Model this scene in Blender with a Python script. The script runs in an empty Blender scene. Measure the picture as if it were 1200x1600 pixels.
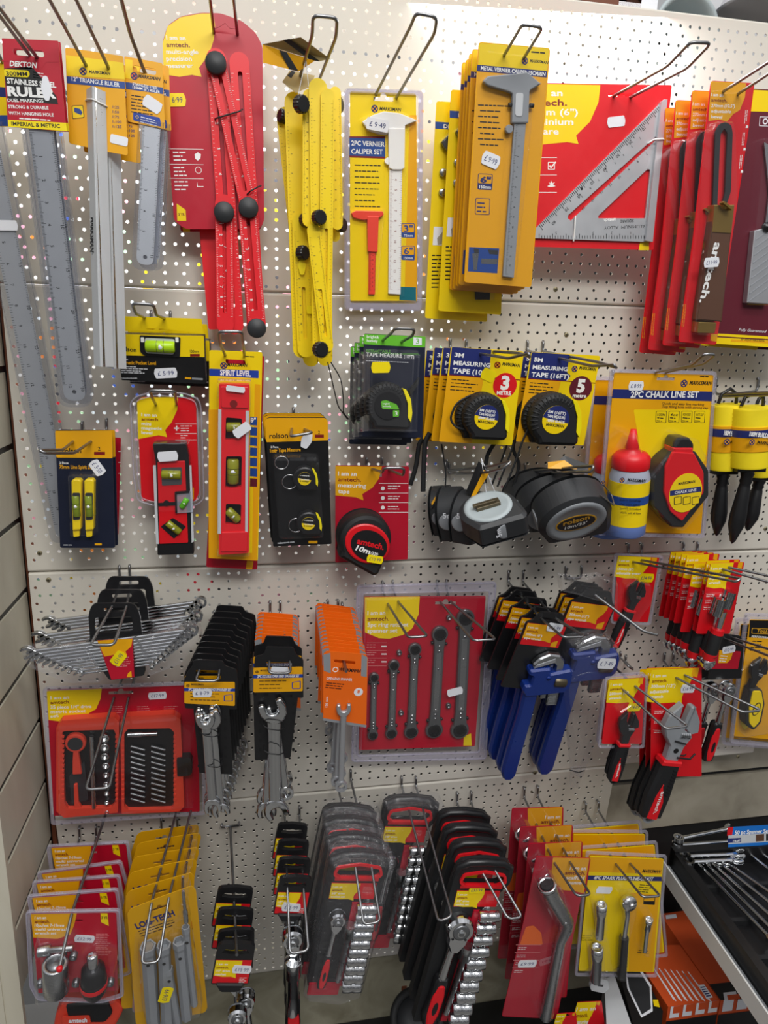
import bpy, math, random
from mathutils import Vector, Matrix
from mathutils.geometry import tessellate_polygon
random.seed(7)
C = bpy.context.scene.collection
PI = math.pi
# ---------------------------------------------------------------- camera
FPX, DCAM = 1110.0, 1049.92          # focal length in pixels, distance to the pegboard in mm
CR = Vector((0.98351977, -0.17894768, 0.02581833))
CU = Vector((0.01784781, 0.23819614, 0.97105306))
CF = Vector((0.17991752, 0.95458909, -0.23746444))
cam = bpy.data.cameras.new('camera'); camo = bpy.data.objects.new('camera', cam); C.objects.link(camo)
cam.sensor_fit = 'HORIZONTAL'; cam.sensor_width = 36; cam.lens = FPX / 1200 * 36; cam.clip_start = .01; cam.clip_end = 50
R = Matrix((CR, CU, -CF)).transposed().to_4x4(); R.translation = Vector((0, -DCAM / 1000, 0)); camo.matrix_world = R
sc = bpy.context.scene; sc.camera = camo
sc.view_settings.view_transform = 'Standard'; sc.view_settings.look = 'None'
sc.view_settings.gamma = 1; sc.view_settings.use_curve_mapping = False
sc.view_settings.exposure = 0.0
sc.cycles.transparent_max_bounces = 40; sc.cycles.max_bounces = 8
# ---------------------------------------------------------------- light
w = bpy.data.worlds.new('shop'); sc.world = w; w.use_nodes = True
# the rest of the shop as seen by reflections: bright ceiling, mid-toned shelves all round, dark floor
_n = w.node_tree.nodes; _l = w.node_tree.links; _tc = _n.new('ShaderNodeTexCoord'); _sx = _n.new('ShaderNodeSeparateXYZ'); _l.new(_tc.outputs['Generated'], _sx.inputs[0])
_cr = _n.new('ShaderNodeValToRGB'); _mr = _n.new('ShaderNodeMapRange'); _mr.inputs['From Min'].default_value = -1; _l.new(_sx.outputs['Z'], _mr.inputs['Value']); _l.new(_mr.outputs[0], _cr.inputs[0])
_e = _cr.color_ramp.elements; _e[0].position = .3; _e[0].color = (.08, .08, .08, 1); _e[1].position = .8; _e[1].color = (.95, .96, 1, 1)
for _p, _c in ((.42, .16), (.52, .30), (.62, .34), (.68, .8)): _x = _e.new(_p); _x.color = (_c, _c, _c * 1.02, 1)
_vo = _n.new('ShaderNodeTexVoronoi'); _vo.inputs['Scale'].default_value = 7; _l.new(_tc.outputs['Generated'], _vo.inputs['Vector'])
_sc = _n.new('ShaderNodeSeparateColor'); _l.new(_vo.outputs['Color'], _sc.inputs[0]); _ms = _n.new('ShaderNodeMapRange'); _ms.inputs['To Min'].default_value = .35; _ms.inputs['To Max'].default_value = 1.55; _l.new(_sc.outputs[0], _ms.inputs['Value'])
_mx = _n.new('ShaderNodeMix'); _mx.data_type = 'RGBA'; _mx.blend_type = 'MULTIPLY'; _mx.inputs[0].default_value = 1; _l.new(_cr.outputs[0], _mx.inputs[6]); _l.new(_ms.outputs[0], _mx.inputs[7]); _l.new(_mx.outputs[2], _n['Background'].inputs[0])
_n['Background'].inputs[1].default_value = .66
def area(name, loc, size, power, target, color=(1, 1, 1)):
    l = bpy.data.lights.new(name, 'AREA'); l.shape = 'RECTANGLE'; l.size, l.size_y = size; l.energy = power; l.color = color
    o = bpy.data.objects.new(name, l); C.objects.link(o); o.location = loc
    o.rotation_euler = (Vector(target) - Vector(loc)).to_track_quat('-Z', 'Y').to_euler(); return o
area('ceiling_lamp', (.2, -1.15, 1.75), (1.9, .25), 19, (.2, 0, -.3), (1, .985, .95))
area('ceiling_lamp', (.3, -2.4, 1.7), (1.8, .5), 44, (.2, 0, -.5), (1, .985, .95))
area('aisle_lamp', (-.05, .15, .44), (1.3, .12), 11, (0, .3, -.6), (.95, .98, 1))

# ---------------------------------------------------------------- pixel -> place (all lengths in mm, d = distance in front of the board)
CAMP = Vector((0, -DCAM, 0))
def ray(px, py): return CF + CR * ((px - 600) / FPX) - CU * ((py - 800) / FPX)
def at(px, py, d=0.0):
    r = ray(px, py); return CAMP + r * ((DCAM - d) / r.y)
class Fr:
    def __init__(s, O, X, Y): s.O = O; s.X = X.normalized(); s.N = X.cross(Y).normalized(); s.Y = s.N.cross(s.X).normalized()
    def p(s, px, py, h=0.0):
        r = ray(px, py); o = s.O + s.N * h - CAMP; t = o.dot(s.N) / r.dot(s.N); q = r * t - o
        return (q.dot(s.X), q.dot(s.Y))
    def loc(s, w, ): q = w - s.O; return Vector((q.dot(s.X), q.dot(s.Y), q.dot(s.N)))
    def w(s, x, y, z=0): return s.O + s.X * x + s.Y * y + s.N * z
    def mat(s):
        m = Matrix((s.X, s.Y, s.N)).transposed().to_4x4(); m.translation = s.O / 1000; return m
def wall(px, py, d): return Fr(at(px, py, d), Vector((1, 0, 0)), Vector((0, 0, 1)))
def quad(tl, tr, bl, d, dtr=None, dbl=None):
    a = at(*tl, d); b = at(*tr, d if dtr is None else dtr); c = at(*bl, d if dbl is None else dbl); return Fr(a, b - a, a - c)
P4 = Fr(Vector((0, 0, -745)), Vector((1, 0, 0)), Vector((0, -math.sin(math.radians(6.12)), math.cos(math.radians(6.12)))))

# ---------------------------------------------------------------- materials
def lin(h):
    c = [int(h[i:i + 2], 16) / 255 for i in (0, 2, 4)]
    return tuple((x / 12.92 if x <= .04045 else ((x + .055) / 1.055) ** 2.4) for x in c) + (1,)
PAL = dict(yellow=('f3d206', .35), amber=('eaa80a', .35), lemon=('f4dc00', .35), red=('d8141f', .35), crimson=('b5102a', .35), maroon=('5e1526', .45),
 orange=('f06a10', .4), boxorange=('d0501e', .5), navy=('1f2a6b', .4), blue=('1f4690', .4), royal=('1b3fa0', .4), brightblue=('1670c8', .4), toolblue=('14307c', .3),
 white=('f2f2f0', .45), paper=('e6e8ee', .55), black=('131315', .4), rubber=('17181a', .6), plasticblack=('1a1a1c', .32), charcoal=('2b2d30', .5), darkblue=('161c30', .35),
 grey=('8b8f94', .45), lightgrey=('c6c9cc', .45), midgrey=('5a5e63', .45), green=('63b82c', .35), lime=('b4e01a', .2), olivelime=('8a8c20', .2), tapeyellow=('f5e400', .45),
 barred=('e3202a', .35), neonred=('f04028', .4), wood=('5a3a28', .5), brass=('a98b4c', .35, .8), creamy=('dcd6c8', .5), pinkish=('d88a8a', .4), salmon=('dc4430', .4),
 chrome=('d6d8da', .09, 1.), steel=('b9bcbf', .27, 1.), darksteel=('8d8f92', .34, .9), blacksteel=('3a3a3c', .28, .7), wire=('8f9092', .32, .95), alu=('c2c4c8', .4, .75), cream=('d9d3c4', .55),
 yarn=('f5dc10', .7), bottle=('aab0c0', .3), powder=('6d86c8', .5), vialgreen=('7f8f2a', .15), ochre=('d49e10', .35), rulersteel=('c9ccd0', .42, .55), stone=('a39d8d', .7), whitemetal=('dfe0de', .35), brownwood=('6b3a22', .6), bronze=('6b6250', .35, .8), lettering=('7d1010', .4), tagbrown=('b5a06a', .5), bucket=('a9b3b6', .45), bowl=('c4c2c6', .45), screw=('8c8468', .5, .5), goldtext=('d8a020', .4), teal=('0f6a78', .4), holder=('c01824', .3))
_m = {}
def M(name):
    if name in _m: return _m[name]
    if name in PAL:
        p = PAL[name]; m = bpy.data.materials.new(name); m.use_nodes = True; nt = m.node_tree; b = nt.nodes['Principled BSDF']
        b.inputs['Base Color'].default_value = lin(p[0]); b.inputs['Roughness'].default_value = p[1]
        b.inputs['Metallic'].default_value = p[2] if len(p) > 2 else 0
        nz = nt.nodes.new('ShaderNodeTexNoise'); nz.inputs['Scale'].default_value = 60; nz.inputs['Detail'].default_value = 3
        tc = nt.nodes.new('ShaderNodeTexCoord'); nt.links.new(tc.outputs['Object'], nz.inputs['Vector'])
        mr = nt.nodes.new('ShaderNodeMapRange'); mr.inputs['To Min'].default_value = max(.03, p[1] - .06); mr.inputs['To Max'].default_value = p[1] + .08
        nt.links.new(nz.outputs['Fac'], mr.inputs['Value']); nt.links.new(mr.outputs[0], b.inputs['Roughness'])
    elif name in ('clear', 'film', 'rim', 'sleeve', 'tint'):
        # thin clear plastic: see-through with a sheen; tints and body per kind
        tcol, body, dens, ior, rough = dict(clear=((.985, .985, .99), (.8, .8, .85), .01, 1.42, .06), film=((.95, .95, .96), (.85, .85, .9), .035, 1.5, .1), rim=((.9, .89, .94), (.72, .7, .8), .22, 1.5, .15),
            sleeve=((.86, .87, .9), (.7, .72, .76), .04, 1.35, .1), tint=((.8, .85, .9), (.6, .65, .75), .35, 1.45, .1))[name]
        m = bpy.data.materials.new(name); m.use_nodes = True; nt = m.node_tree; nt.nodes.clear()
        o = nt.nodes.new('ShaderNodeOutputMaterial'); t = nt.nodes.new('ShaderNodeBsdfTransparent'); t.inputs[0].default_value = (*tcol, 1)
        g = nt.nodes.new('ShaderNodeBsdfGlossy'); g.inputs['Roughness'].default_value = rough; g.inputs[0].default_value = (1, 1, 1, 1)
        d = nt.nodes.new('ShaderNodeBsdfDiffuse'); d.inputs[0].default_value = (*body, 1)
        fr = nt.nodes.new('ShaderNodeFresnel'); fr.inputs[0].default_value = ior
        a = nt.nodes.new('ShaderNodeMixShader'); b = nt.nodes.new('ShaderNodeMixShader'); a.inputs[0].default_value = dens
        nt.links.new(t.outputs[0], a.inputs[1]); nt.links.new(d.outputs[0], a.inputs[2]); ge = nt.nodes.new('ShaderNodeNewGeometry'); mu = nt.nodes.new('ShaderNodeMath'); mu.operation = 'MULTIPLY'; sb = nt.nodes.new('ShaderNodeMath'); sb.operation = 'SUBTRACT'; sb.inputs[0].default_value = 1
        nt.links.new(ge.outputs['Backfacing'], sb.inputs[1]); nt.links.new(fr.outputs[0], mu.inputs[0]); nt.links.new(sb.outputs[0], mu.inputs[1]); nt.links.new(mu.outputs[0], b.inputs[0])      # only outer faces shine
        nt.links.new(a.outputs[0], b.inputs[1]); nt.links.new(g.outputs[0], b.inputs[2]); nt.links.new(b.outputs[0], o.inputs[0])
        if name == 'film':
            nz = nt.nodes.new('ShaderNodeTexNoise'); nz.inputs['Scale'].default_value = 45 if name == 'film' else 12; nz.inputs['Detail'].default_value = 4; nz.inputs['Distortion'].default_value = 1.5
            tc = nt.nodes.new('ShaderNodeTexCoord'); nt.links.new(tc.outputs['Object'], nz.inputs['Vector'])
            bp = nt.nodes.new('ShaderNodeBump'); bp.inputs['Strength'].default_value = .9 if name == 'film' else .15; bp.inputs['Distance'].default_value = .01
            nt.links.new(nz.outputs['Fac'], bp.inputs['Height']); nt.links.new(bp.outputs[0], g.inputs['Normal']); nt.links.new(bp.outputs[0], g.inputs['Normal'])
    else: raise KeyError(name)
    _m[name] = m; return m
def procmat(name, cols, scale, rough=.5, detail=5, dist=0, bump=0, stretch=(1, 1, 1), lo=.35, hi=.65, metal=0):
    m = bpy.data.materials.new(name); m.use_nodes = True; nt = m.node_tree; b = nt.nodes['Principled BSDF']
    tc = nt.nodes.new('ShaderNodeTexCoord'); mp = nt.nodes.new('ShaderNodeMapping'); mp.inputs['Scale'].default_value = stretch
    nz = nt.nodes.new('ShaderNodeTexNoise'); nz.inputs['Scale'].default_value = scale; nz.inputs['Detail'].default_value = detail; nz.inputs['Distortion'].default_value = dist
    cr = nt.nodes.new('ShaderNodeValToRGB'); e = cr.color_ramp.elements; e[0].position = lo; e[1].position = hi
    e[0].color = lin(cols[0]); e[1].color = lin(cols[-1])
    for i, c in enumerate(cols[1:-1]): x = e.new(lo + (hi - lo) * (i + 1) / (len(cols) - 1)); x.color = lin(c)
    nt.links.new(tc.outputs['Object'], mp.inputs[0]); nt.links.new(mp.outputs[0], nz.inputs['Vector']); nt.links.new(nz.outputs['Fac'], cr.inputs[0]); nt.links.new(cr.outputs[0], b.inputs['Base Color'])
    b.inputs['Roughness'].default_value = rough; b.inputs['Metallic'].default_value = metal
    if bump:
        bp = nt.nodes.new('ShaderNodeBump'); bp.inputs['Strength'].default_value = bump; bp.inputs['Distance'].default_value = .002
        nt.links.new(nz.outputs['Fac'], bp.inputs['Height']); nt.links.new(bp.outputs[0], b.inputs['Normal'])
    _m[name] = m; return m

# ---------------------------------------------------------------- 2-D shapes (mm)
def arc(cx, cy, r, a0, a1, n=12, ry=None):
    ry = r if ry is None else ry
    return [(cx + r * math.cos(math.radians(a0 + (a1 - a0) * i / n)), cy + ry * math.sin(math.radians(a0 + (a1 - a0) * i / n))) for i in range(n + 1)]
def circ(cx, cy, r, n=24, ry=None): return arc(cx, cy, r, 0, 360, n, ry)[:-1]
def rpoly(pts, r, n=4):
    out = []; L = len(pts); rr = r if isinstance(r, (list, tuple)) else [r] * L
    for i, p in enumerate(pts):
        a = Vector(pts[i - 1]); b = Vector(p); c = Vector(pts[(i + 1) % L]); u = a - b; v = c - b; q = min(rr[i], u.length * .45, v.length * .45)
        if q < .05 or u.length < 1e-6 or v.length < 1e-6: out.append((b.x, b.y)); continue
        s = b + u.normalized() * q; e = b + v.normalized() * q
        for k in range(n + 1): t = k / n; w_ = s * (1 - t) ** 2 + b * 2 * t * (1 - t) + e * t * t; out.append((w_.x, w_.y))
    return out
def rect(x0, y0, x1, y1, r=0, n=4): return rpoly([(x0, y0), (x1, y0), (x1, y1), (x0, y1)], r, n) if r else [(x0, y0), (x1, y0), (x1, y1), (x0, y1)]
def sarea(p): return sum(p[i - 1][0] * p[i][1] - p[i][0] * p[i - 1][1] for i in range(len(p))) / 2
def inset(p, d):
    n = len(p); out = []; s = 1 if sarea(p) > 0 else -1
    for i in range(n):
        a, b, c = Vector(p[i - 1]), Vector(p[i]), Vector(p[(i + 1) % n]); e1 = b - a; e2 = c - b
        if e1.length < 1e-7: e1 = e2
        if e2.length < 1e-7: e2 = e1
        n1 = Vector((-e1.y, e1.x)).normalized() * s; n2 = Vector((-e2.y, e2.x)).normalized() * s; m = n1 + n2
        if m.length < 1e-3: m = n1
        m.normalize(); k = d / max(.5, m.dot(n1)); out.append((b.x + m.x * k, b.y + m.y * k))
    return out
def xf(p, cx, cy, ang=0, s=1, sy=None):
    c, k = math.cos(math.radians(ang)), math.sin(math.radians(ang)); sy = s if sy is None else sy
    return [(cx + c * x * s - k * y * sy, cy + k * x * s + c * y * sy) for x, y in p]
def fillet3(pts, r, n=4, closed=False):
    P = [Vector(p) for p in pts]; out = []; L = len(P)
    for i in range(L):
        if not closed and i in (0, L - 1): out.append(P[i]); continue
        a, b, c = P[i - 1], P[i], P[(i + 1) % L]; u = a - b; v = c - b; q = min(r, u.length * .45, v.length * .45)
        s = b + u.normalized() * q; e = b + v.normalized() * q
        for k in range(n + 1): t = k / n; out.append(s * (1 - t) ** 2 + b * 2 * t * (1 - t) + e * t * t)
    return out
_txt = {}
def textmesh(s, bold=0):
    k = (s, bold)
    if k not in _txt:
        cu = bpy.data.curves.new('t', 'FONT'); cu.body = s; cu.size = 1; cu.resolution_u = 2; cu.offset = bold; o = bpy.data.objects.new('t', cu); C.objects.link(o)
        dg = bpy.context.evaluated_depsgraph_get(); dg.update(); e = o.evaluated_get(dg); me = e.to_mesh()
        v = [(a.co.x, a.co.y) for a in me.vertices]; f = [tuple(p.vertices) for p in me.polygons]; e.to_mesh_clear()
        bpy.data.objects.remove(o); bpy.data.curves.remove(cu)
        xs = [a[0] for a in v] or [0, 1]; _txt[k] = (v, f, min(xs), max(xs))
    return _txt[k]

class MB:
    def __init__(s, fr=None): s.v = []; s.f = []; s.m = []; s.s = []; s.mats = []; s.fr = fr; s.T = None
    def add(s, vs, fs, mat, smooth=False):
        if mat not in s.mats: s.mats.append(mat)
        k = s.mats.index(mat); b = len(s.v)
        for p in vs:
            p = Vector((p[0], p[1], p[2] if len(p) > 2 else 0))
            s.v.append(tuple(s.T @ p) if s.T else tuple(p))
        for f in fs: s.f.append([i + b for i in f]); s.m.append(k); s.s.append(smooth)
    def P(s, px, py, h=0): return s.fr.p(px, py, h)
    def PP(s, pts, h=0): return [s.fr.p(x, y, h) for x, y in pts]
    def flat(s, poly, z, mat, holes=()):
        ls = [poly] + list(holes); vs = [(x, y, z) for l in ls for x, y in l]
        fs = tessellate_polygon([[Vector((x, y, 0)) for x, y in l] for l in ls]); out = []
        for f in fs:
            a, b, c = (vs[i] for i in f)
            out.append(tuple(f) if (b[0] - a[0]) * (c[1] - a[1]) - (c[0] - a[0]) * (b[1] - a[1]) > 0 else tuple(reversed(f)))
        s.add(vs, out, mat); return out
    def prism(s, poly, z0, z1, mat, holes=(), side=None, bev=0):
        if bev: return s.dome(poly, [(0, z0), (0, z1 - bev), (bev * .3, z1 - bev * .3), (bev, z1)], mat)
        s.flat(poly, z1, mat, holes); n0 = len(s.f); s.flat(poly, z0, mat, holes)
        for i in range(n0, len(s.f)): s.f[i] = s.f[i][::-1]
        for l in [poly] + list(holes):
            n = len(l); ccw = sarea(l) > 0
            if l is not poly: ccw = not ccw
            vs = [(x, y, z0) for x, y in l] + [(x, y, z1) for x, y in l]
            fs = [(i, (i + 1) % n, n + (i + 1) % n, n + i) if ccw else (i, n + i, n + (i + 1) % n, (i + 1) % n) for i in range(n)]
            s.add(vs, fs, side or mat)
    def dome(s, poly, layers, mat, top=None, bottom=True, smooth=False):
        n = len(poly); ccw = sarea(poly) > 0; vs = []
        for off, z in layers: vs += [(x, y, z) for x, y in (inset(poly, off) if off else poly)]
        fs = []
        for k in range(len(layers) - 1):
            for i in range(n):
                a, b = k * n + i, k * n + (i + 1) % n
                fs.append((a, b, b + n, a + n) if ccw else (a, a + n, b + n, b))
        s.add(vs, fs, mat, smooth)
        s.flat(inset(poly, layers[-1][0]) if layers[-1][0] else poly, layers[-1][1], top or mat)
        if bottom: k = len(s.f); s.flat(poly, layers[0][1], mat); s.f[k:] = [f[::-1] for f in s.f[k:]]
    def box(s, x0, y0, z0, x1, y1, z1, mat):
        s.prism([(x0, y0), (x1, y0), (x1, y1), (x0, y1)], z0, z1, mat)
    def tube(s, pts, r, mat, n=8, closed=False, flat=1.0):
        P = [Vector(p) for p in pts]; L = len(P); vs = []; fs = []; prev = None; rr = r if isinstance(r, (list, tuple)) else [r] * L
        for i in range(L):
            t = (P[(i + 1) % L] - P[i - 1]) if closed else (P[min(i + 1, L - 1)] - P[max(i - 1, 0)])
            t = t.normalized() if t.length > 1e-9 else Vector((0, 0, 1))
            if prev is None: u = t.orthogonal().normalized() if flat == 1 else (Vector((0, 0, 1)).cross(t).normalized() if abs(t.z) < .95 else t.orthogonal().normalized())
            else: u = prev - t * prev.dot(t); u = u.normalized() if u.length > 1e-6 else t.orthogonal().normalized()
            prev = u; w_ = t.cross(u)
            for k in range(n): a = 2 * PI * k / n; vs.append(P[i] + (u * math.cos(a) + w_ * math.sin(a) * flat) * rr[i])
        for i in range(L if closed else L - 1):
            for k in range(n): a = i * n + k; b = i * n + (k + 1) % n; c = ((i + 1) % L) * n; fs.append((a, b, c + (k + 1) % n, c + k))
        s.add(vs, fs, mat, True)
        if not closed: s.add(vs[:n], [tuple(range(n))[::-1]], mat); s.add(vs[-n:], [tuple(range(n))], mat)
    def lathe(s, prof, mat, o=(0, 0, 0), ax=(0, 0, 1), n=20, smooth=True, sx=1.0, ref=None):
        A = Vector(ax).normalized(); u = Vector(ref) if ref else A.orthogonal(); u = (u - A * u.dot(A)).normalized(); w_ = A.cross(u); o = Vector(o); vs = []; fs = []
        for r, t in prof:
            for k in range(n): a = 2 * PI * k / n; vs.append(o + A * t + (u * math.cos(a) * sx + w_ * math.sin(a)) * r)
        for i in range(len(prof) - 1):
            for k in range(n): a = i * n + k; b = i * n + (k + 1) % n; fs.append((a, b, b + n, a + n))
        s.add(vs, fs, mat, smooth)
        if prof[0][0] > .01: s.add(vs[:n], [tuple(range(n))[::-1]], mat)
        if prof[-1][0] > .01: s.add(vs[-n:], [tuple(range(n))], mat)
    def text(s, t, x, y, h, mat, z=.3, ang=0, width=None, bold=.012, shear=0, maxw=None):
        v, f, x0, x1 = textmesh(t, bold); sy = h / .70; sx = sy if width is None else width / max(.01, x1 - x0)
        if maxw and (x1 - x0) * sx > maxw: sx = maxw / (x1 - x0)
        c, k = math.cos(math.radians(ang)), math.sin(math.radians(ang)); vs = []
        for a, b in v: a = (a - x0) * sx + b * sy * shear; b *= sy; vs.append((x + c * a - k * b, y + k * a + c * b, z))
        s.add(vs, f, mat)
    def ptext(s, t, a, b, hpx, mat, z=.3, bold=.012, shear=0):
        # baseline from pixel a to pixel b, cap height hpx
        p = Vector(s.P(*a, z)); q = Vector(s.P(*b, z)); u = q - p; nx, ny = (b[1] - a[1]), -(b[0] - a[0]); L = math.hypot(nx, ny)
        up = Vector(s.P(a[0] + nx / L * hpx, a[1] + ny / L * hpx, z)) - p
        s.text(t, p.x, p.y, up.length, mat, z, math.degrees(math.atan2(u.y, u.x)), u.length, bold, shear)
    def ppoly(s, pts, z0, z1, mat, r=0, bev=0, holes=()): s.prism(rpoly(s.PP(pts, z1), r) if r else s.PP(pts, z1), z0, z1, mat, holes=holes, bev=bev)
    def pflat(s, pts, z, mat, r=0): s.flat(rpoly(s.PP(pts, z), r) if r else s.PP(pts, z), z, mat)
    def small(s, x, y, w_, h, n, mat, z=.3, ang=0):
        # n lines of illegible small print as short dashes
        for i in range(n):
            yy = -i * h * 1.9; xx = 0; end = w_ * random.uniform(.7, 1)
            while xx < end:
                l = min(random.uniform(1.6, 4.2) * h, end - xx)
                if l > .4 * h: s.flat(xf([(xx, yy - h * .62), (xx + l, yy - h * .62), (xx + l, yy), (xx, yy)], x, y, ang), z, mat)
                xx += l + h * .5
    def psmall(s, a, b, hpx, n, mat, z=.3):
        p = Vector(s.P(*a, z)); q = Vector(s.P(*b, z)); sc_ = (q - p).length / max(1, math.hypot(b[0] - a[0], b[1] - a[1]))
        s.small(p.x, p.y, (q - p).length, hpx * sc_, n, mat, z, math.degrees(math.atan2((q - p).y, (q - p).x)))
    def build(s, name, parent=None):
        me = bpy.data.meshes.new(name); me.from_pydata([(x / 1000, y / 1000, z / 1000) for x, y, z in s.v], [], s.f)
        for m in s.mats: me.materials.append(M(m))
        me.polygons.foreach_set('material_index', s.m); me.polygons.foreach_set('use_smooth', s.s); me.update()
        o = bpy.data.objects.new(name, me); C.objects.link(o)
        if parent: o.parent = parent
        return o
KIDS = {}
class Item:
    def __init__(s, name, label, cat, fr, group=None):
        s.fr = fr; s.root = bpy.data.objects.new(name, None); C.objects.link(s.root); s.root.matrix_world = fr.mat(); s.root.empty_display_size = .01
        s.root['label'] = label; s.root['category'] = cat
        if group: s.root['group'] = group
        s.parts = []; s.objs = {}
    def part(s, name, parent=None, label=None):
        mb = MB(s.fr); s.parts.append((name, parent, label, mb)); return mb
    def done(s):
        for name, par, label, mb in s.parts:
            if not mb.v: continue
            o = mb.build(name, s.objs[par] if par else s.root); s.objs.setdefault(name, o)
            if label: o['label'] = label
            KIDS.setdefault(s.objs[par] if par else s.root, []).append(o)
        return s
    def copy(s, label, px, py, d, anchor=(0, 0), rz=0, ry=0, rx=0, group=None, stick=False):
        # a copy whose local point `anchor` stands on the photo pixel (px,py) at distance d from the board
        def dup(o, par):
            c = o.copy(); C.objects.link(c); c.parent = par
            for k in KIDS.get(o, []):
                if stick or not k.name.startswith('price_sticker'): dup(k, c)
            return c
        r = dup(s.root, None); r['label'] = label
        if group: r['group'] = group
        rot = s.fr.mat().to_3x3() @ Matrix.Rotation(math.radians(ry), 3, 'Y') @ Matrix.Rotation(math.radians(rx), 3, 'X') @ Matrix.Rotation(math.radians(rz), 3, 'Z')
        m = rot.to_4x4(); m.translation = (at(px, py, d) - rot @ Vector((anchor[0], anchor[1], 0))) / 1000; r.matrix_world = m
        return r
def single(mb, name, label, cat, group=None, kind=None, parent=None):
    o = mb.build(name, parent)
    if kind: o['kind'] = kind
    if label: o['label'] = label
    if cat: o['category'] = cat
    if group: o['group'] = group
    return o
WF = Fr(Vector((0, 0, 0)), Vector((1, 0, 0)), Vector((0, 0, 1)))     # board frame: x right, y up, z = d
def world_mb(mb, name, label=None, cat=None, group=None, kind=None):
    # mesh authored in board frame (x, z, d) placed as a world object
    o = single(mb, name, label, cat, group, kind); o.matrix_world = WF.mat(); return o
# ================================================================ setting
procmat('powdercoat', ['cdc8bd', 'd6d1c6', 'd1ccc1'], 3.0, .6, 4, lo=.3, hi=.7)
procmat('slatwood', ['b8b2a0', 'c6c0ae', 'cfcab9'], 6, .45, 6, 1.2, .15, (1, .35, 1.6), .3, .7)
procmat('marble', ['6f6a58', '8d8873', 'a39e89', '7b7560'], 9, .5, 8, 1.0, .05, (1, 1, 1), .25, .75)
procmat('ledge', ['8f8878', 'a39c8b', 'aea797'], 14, .5, 7, .5, 0, (1, 1, 1), .3, .7)
procmat('floortile', ['5c5a56', '6c6a66'], 4, .4)
procmat('fridgeblack', ['0d0d0e', '161617'], 30, .5)
def backgoods():
    # goods on the far side of the board, seen only through its holes
    m = bpy.data.materials.new('back_goods'); m.use_nodes = True; nt = m.node_tree; b = nt.nodes['Principled BSDF']
    tc = nt.nodes.new('ShaderNodeTexCoord'); vo = nt.nodes.new('ShaderNodeTexVoronoi'); vo.distance = 'CHEBYCHEV'; vo.inputs['Scale'].default_value = 20
    sp = nt.nodes.new('ShaderNodeSeparateColor'); cr = nt.nodes.new('ShaderNodeValToRGB'); cr.color_ramp.interpolation = 'CONSTANT'
    e = cr.color_ramp.elements; e[0].color = lin('f5f5f5'); e[0].position = 0; e[1].color = lin('e8f4ff'); e[1].position = .38
    for p, c in ((.5, 'ffb0c8'), (.58, 'fafafa'), (.68, '3a5fc0'), (.72, 'e0203c'), (.75, 'f4d800'), (.79, 'b8f0c0'), (.84, '404048'), (.9, 'f0f0f0'), (.96, 'f08a30')): x = e.new(p); x.color = lin(c)
    nt.links.new(tc.outputs['Object'], vo.inputs['Vector']); nt.links.new(vo.outputs['Color'], sp.inputs[0]); nt.links.new(sp.outputs[0], cr.inputs[0])
    # right-hand third and the lowest rows hold dark stock
    sx = nt.nodes.new('ShaderNodeSeparateXYZ'); nt.links.new(tc.outputs['Object'], sx.inputs[0])
    mr = nt.nodes.new('ShaderNodeMapRange'); mr.inputs['From Min'].default_value = .30; mr.inputs['From Max'].default_value = .42
    nz = nt.nodes.new('ShaderNodeTexNoise'); nz.inputs['Scale'].default_value = 4; nt.links.new(tc.outputs['Object'], nz.inputs['Vector'])
    ad = nt.nodes.new('ShaderNodeMath'); ad.operation = 'MULTIPLY_ADD'; ad.inputs[1].default_value = .9; nt.links.new(nz.outputs['Fac'], ad.inputs[0])
    sb = nt.nodes.new('ShaderNodeMath'); sb.operation = 'SUBTRACT'; sb.inputs[1].default_value = .45; nt.links.new(sx.outputs['X'], sb.inputs[0]); nt.links.new(sb.outputs[0], ad.inputs[2])
    nt.links.new(ad.outputs[0], mr.inputs['Value'])
    mz = nt.nodes.new('ShaderNodeMapRange'); mz.inputs['From Min'].default_value = -.42; mz.inputs['From Max'].default_value = -.6; nt.links.new(sx.outputs['Y'], mz.inputs['Value'])
    mx = nt.nodes.new('ShaderNodeMath'); mx.operation = 'MAXIMUM'; nt.links.new(mr.outputs[0], mx.inputs[0]); nt.links.new(mz.outputs[0], mx.inputs[1])
    mix = nt.nodes.new('ShaderNodeMix'); mix.data_type = 'RGBA'; mix.inputs[7].default_value = lin('1c1a1a')
    nt.links.new(mx.outputs[0], mix.inputs[0]); nt.links.new(cr.outputs[0], mix.inputs[6]); nt.links.new(mix.outputs[2], b.inputs['Base Color'])
    b.inputs['Roughness'].default_value = .6; _m['back_goods'] = m
backgoods()
XL, XR = -322.0, 921.0
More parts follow.
